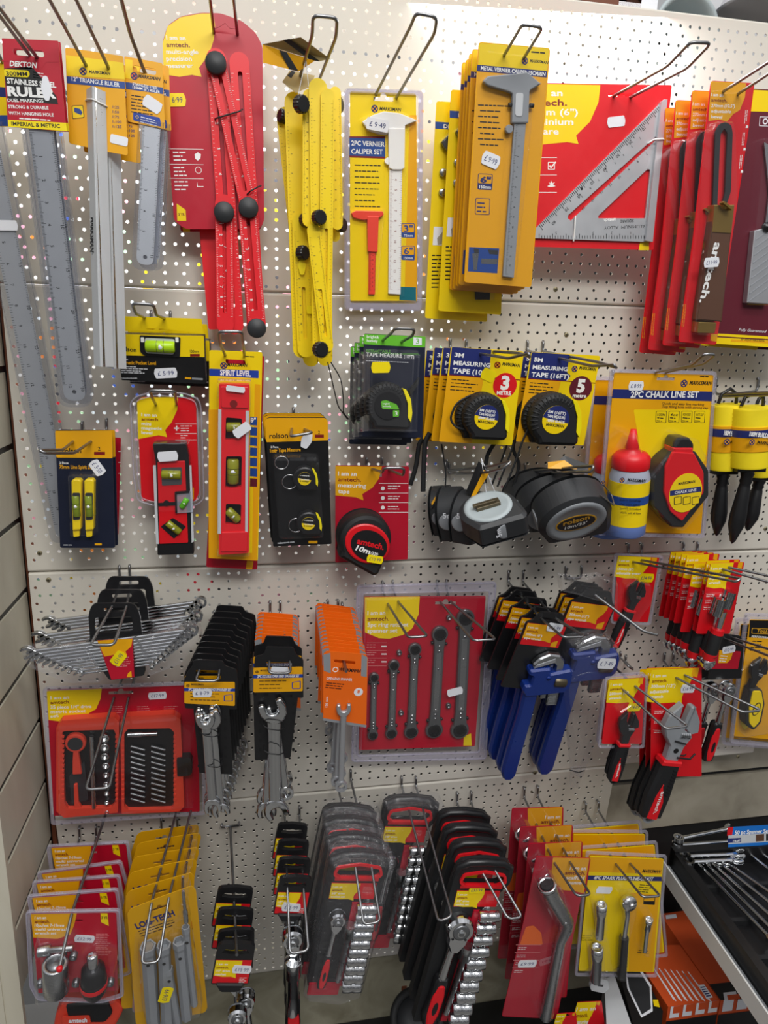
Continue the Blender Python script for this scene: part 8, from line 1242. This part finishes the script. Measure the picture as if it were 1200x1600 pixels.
l = MB(f2); l.ppoly([(1138, 1293), (1240, 1287), (1242, 1318), (1138, 1324)], 0, 1, 'brightblue'); l.pflat([(1138, 1305), (1241, 1300), (1241, 1313), (1138, 1319)], 1.2, 'lightgrey'); l.pflat([(1137, 1293), (1146, 1292), (1144, 1305), (1136, 1306)], 1.2, 'red'); l.ptext('50 pc Spanner Set', (1148, 1304), (1202, 1301), 6, 'white', 1.4, .03); l.pflat([(1137, 1310), (1158, 1309), (1158, 1316), (1137, 1317)], 1.4, 'navy'); l.ptext('CRAFT', (1145, 1316), (1157, 1315), 3, 'white', 1.5, .03); l.pflat([(1181, 1304), (1194, 1303), (1194, 1314), (1181, 1315)], 1.4, 'wood'); l.pflat([(1197, 1303), (1210, 1302), (1210, 1313), (1197, 1314)], 1.4, 'charcoal')
it.done(); o = l.build('label_card'); o.matrix_world = f2.mat(); o.parent = it.root; o.matrix_parent_inverse = it.root.matrix_world.inverted(); o['label'] = 'blue label with white lettering'
def tray_spanner(label, a, b, ro, rr, group, ob=False, z=None):
    z = ZS + 4 if z is None else z; A2, B2 = on(*a, z), on(*b, z); O = Vector((A2[0], -A2[2], A2[1])); X = Vector((B2[0] - A2[0], -(B2[2] - A2[2]), 0)); fr = Fr(O, X, Vector((0, 0, 1)).cross(X)); s_ = MB(fr); spanner(s_, (0, 0), (X.length, 0), ro, rr, 0, 5, 'chrome', .42, open_both=ob); o = single(s_, 'combination_spanner', label, 'spanner', group); o.matrix_world = fr.mat()
for k, (a, b) in enumerate((((1140, 1296), (1060, 1312)), ((1150, 1316), (1058, 1322)), ((1152, 1326), (1064, 1331)), ((1152, 1336), (1070, 1339)), ((1150, 1345), (1076, 1348)))): tray_spanner('chrome spanner crosswise at the back of the black tray, ' + ('topmost and tilted', 'second', 'third', 'fourth', 'lowest')[k] + ' of five', a, b, 10, 10, 'crosswise spanners in the tray', z=ZS + (34 if k == 0 else 22))
for k, (a, b) in enumerate((((1078, 1338), (1205, 1470)), ((1098, 1346), (1230, 1478)), ((1108, 1346), (1240, 1466)), ((1124, 1350), (1250, 1450)), ((1136, 1350), (1260, 1436)), ((1158, 1325), (1262, 1410)), ((1176, 1325), (1270, 1392)), ((1190, 1325), (1280, 1380)))): tray_spanner('long chrome spanner lying lengthwise in the black tray, number ' + ('one', 'two', 'three', 'four', 'five', 'six', 'seven', 'eight')[k] + ' counted from its slanting wall', a, b, 7.5, 8.5, 'lengthwise spanners in the tray', z=ZS + 10)
# orange boxes
ZB = ZS - 190
def obox(label, pts, zt, h, name='tool_box_carton', mat='boxorange', side='boxorange', extra=None):
    it = Item(name, label, 'carton', WF); m = it.part('carton'); q = [on(*p, zt) for p in pts]; vs = [(x, y, z) for x, y, z in q] + [(x, y - h, z) for x, y, z in q]; n = len(q)
    m.add(vs, [tuple(range(n))[::-1]], mat); m.add(vs, [(i, (i + 1) % n, (i + 1) % n + n, i + n) for i in range(n)], side)
    if extra: extra(it, q, h)
    it.done(); return it
def decal(it, pts, zt, mat, name='printing', up=.8):
    m = it.part(name) if not any(p[0] == name for p in it.parts) else [p[3] for p in it.parts if p[0] == name][0]; q = [on(*p, zt + up) for p in pts]; m.add(q, [tuple(range(len(q)))[::-1]], mat)
def front_face(it, q, h, i, mat, bands):
    m = it.part('front_print'); a, b = Vector(q[i]), Vector(q[(i + 1) % len(q)]); nrm = Vector((0, 0, 1.0))
    for u0, u1, v0, v1, mt, e in bands: pts = [a + (b - a) * u + Vector((0, -h * v, 0)) + nrm * e for u, v in ((u0, v0), (u1, v0), (u1, v1), (u0, v1))]; m.add(pts, [(0, 3, 2, 1)], mt)
def ex1(it, q, h):
    for i in range(7):
        for k in range(2): x = 1020 + i * 9 + k * 3; decal(it, [(x, 1512 + i * 1 + k * 4), (x + 1.6, 1512 + i + k * 4), (x + 34, 1562 + k * 2), (x + 32, 1562 + k * 2)], ZB, 'paper')
    decal(it, [(1091, 1539), (1100, 1538), (1114, 1558), (1104, 1561)], ZB, 'paper'); 
    for i in range(5): decal(it, [(1094 + i * 2.2, 1542 + i * 3.4), (1101 + i * 2.2, 1541 + i * 3.4), (1102 + i * 2.2, 1542.6 + i * 3.4), (1095 + i * 2.2, 1543.8 + i * 3.4)], ZB, 'navy', up=1.2)
    front_face(it, q, h, 2, '', [(0, 1, .2, .62, 'black', .6)] + [(.02 + i * .25, .2 + i * .25, .0, .16, 'paper', .8) for i in range(4)] + [(.0 + i * .25, .15 + i * .25, .0, .10, 'boxorange', 1.0) for i in range(4)])
obox('orange carton with white print and a barcode, nearest below the slanting shelf', [(1018, 1478), (1062, 1476), (1124, 1562), (1044, 1573), (996, 1500)], ZB, 160, extra=ex1)
def ex2(it, q, h):
    decal(it, [(1108, 1538), (1180, 1530), (1200, 1560), (1126, 1563)], ZB, 'black'); decal(it, [(1130, 1551), (1150, 1549), (1152, 1561), (1132, 1563)], ZB, 'paper', up=1.2); decal(it, [(1136, 1555), (1154, 1553), (1157, 1561), (1138, 1563)], ZB, 'boxorange', up=1.6); decal(it, [(1159, 1549), (1176, 1547), (1180, 1558), (1162, 1560)], ZB, 'paper', up=1.2)
    decal(it, [(1040, 1430), (1056, 1428), (1058, 1434), (1041, 1436)], ZB, 'paper', 'corner_mark', up=1.2); front_face(it, q, h, 2, '', [(0, 1, .2, .62, 'black', .6)] + [(.02 + i * .25, .2 + i * .25, .0, .16, 'paper', .8) for i in range(4)])
obox('second orange carton with a black band, further under the slanting shelf', [(1032, 1428), (1090, 1420), (1215, 1552), (1126, 1563), (1064, 1476)], ZB, 160, extra=ex2)
it = obox('black sided carton with a white framed picture, left of the orange cartons', [(962, 1500), (994, 1498), (1036, 1580), (1030, 1640), (1000, 1640)], ZB + 2, 120, mat='black', side='black', extra=lambda it, q, h: (decal(it, [(976, 1504), (996, 1506), (1018, 1540), (1020, 1580), (1002, 1590), (980, 1544)], ZB + 2, 'paper'), decal(it, [(978, 1508), (994, 1509), (1015, 1542), (1017, 1576), (1003, 1585), (983, 1543)], ZB + 2, 'charcoal', up=1.4), decal(it, [(1020, 1562), (1028, 1562), (1031, 1574), (1022, 1572)], ZB + 2, 'yellow', up=1.6)))
obox('grey cardboard carton standing left of the black picture carton', [(944, 1530), (960, 1524), (1000, 1640), (950, 1640)], ZB + 2, 120, mat='lightgrey', side='grey')
it = am_card('small red and yellow hang card low down beside the grey carton', 'hang_card', 'packaged tool', (902, 1566), (940, 1564), (950, 1640), (906, 1640), 150, ('measuring',), None, (.8, .6), marks3=False); it.done()
it = am_card('dark red blister card cut off by the bottom edge below the scaffold spanners', 'hang_card', 'packaged tool', (870, 1584), (900, 1582), (905, 1640), (860, 1640), 170, ('tool',), None, (.5, .3), marks3=False); it.done()
# black deck, cap and small fittings at the foot of the board
mb = MB(); y0 = at(600, 1589, -60).z; mb.box(-330, y0 - 60, -60, 900, y0, 330, 'fridgeblack'); world_mb(mb, 'base_deck', kind='structure').name = 'trim_5'
it = Item('round_cap', 'round black ribbed rubber cap on the black deck below the socket rails', 'cap', Fr(at(652, 1592, 60), Vector((1, 0, 0)), Vector((0, .8, .6)))); m = it.part('rim'); m.lathe([(48, -6), (50, 0), (46, 4), (38, 4), (36, 0)], 'rubber', (0, 0, 0), n=40); m = it.part('disc'); m.lathe([(36, -3), (36, 1), (12, 3), (0, 3)], 'charcoal', (0, 0, 0), n=40)
it.done()
for k, (x, y) in enumerate(((632, 1547), (646, 1545))): mb = MB(WF); p = WF.p(x, y, -58); s_ = 5 - k * 1.4; mb.box(p[0] - s_, p[1] - 6, -62, p[0] + s_, p[1] + 6, -60.5, 'brownwood'); world_mb(mb, 'wall_clip', ('wider', 'narrower')[k] + ' of two small brown marks on the mottled wall below the board', 'mark')
it = Item('metal_bracket', 'grey clip bracket below the spark plug kit', 'bracket', wall(935, 1540, 120)); m = it.part('plate'); m.ppoly([(928, 1528), (950, 1532), (952, 1545), (944, 1552), (924, 1548), (922, 1542)], 0, 6, 'lightgrey', 3); m.ppoly([(935, 1538), (943, 1539), (942, 1542), (934, 1541)], 6, 6.3, 'charcoal'); it.done()
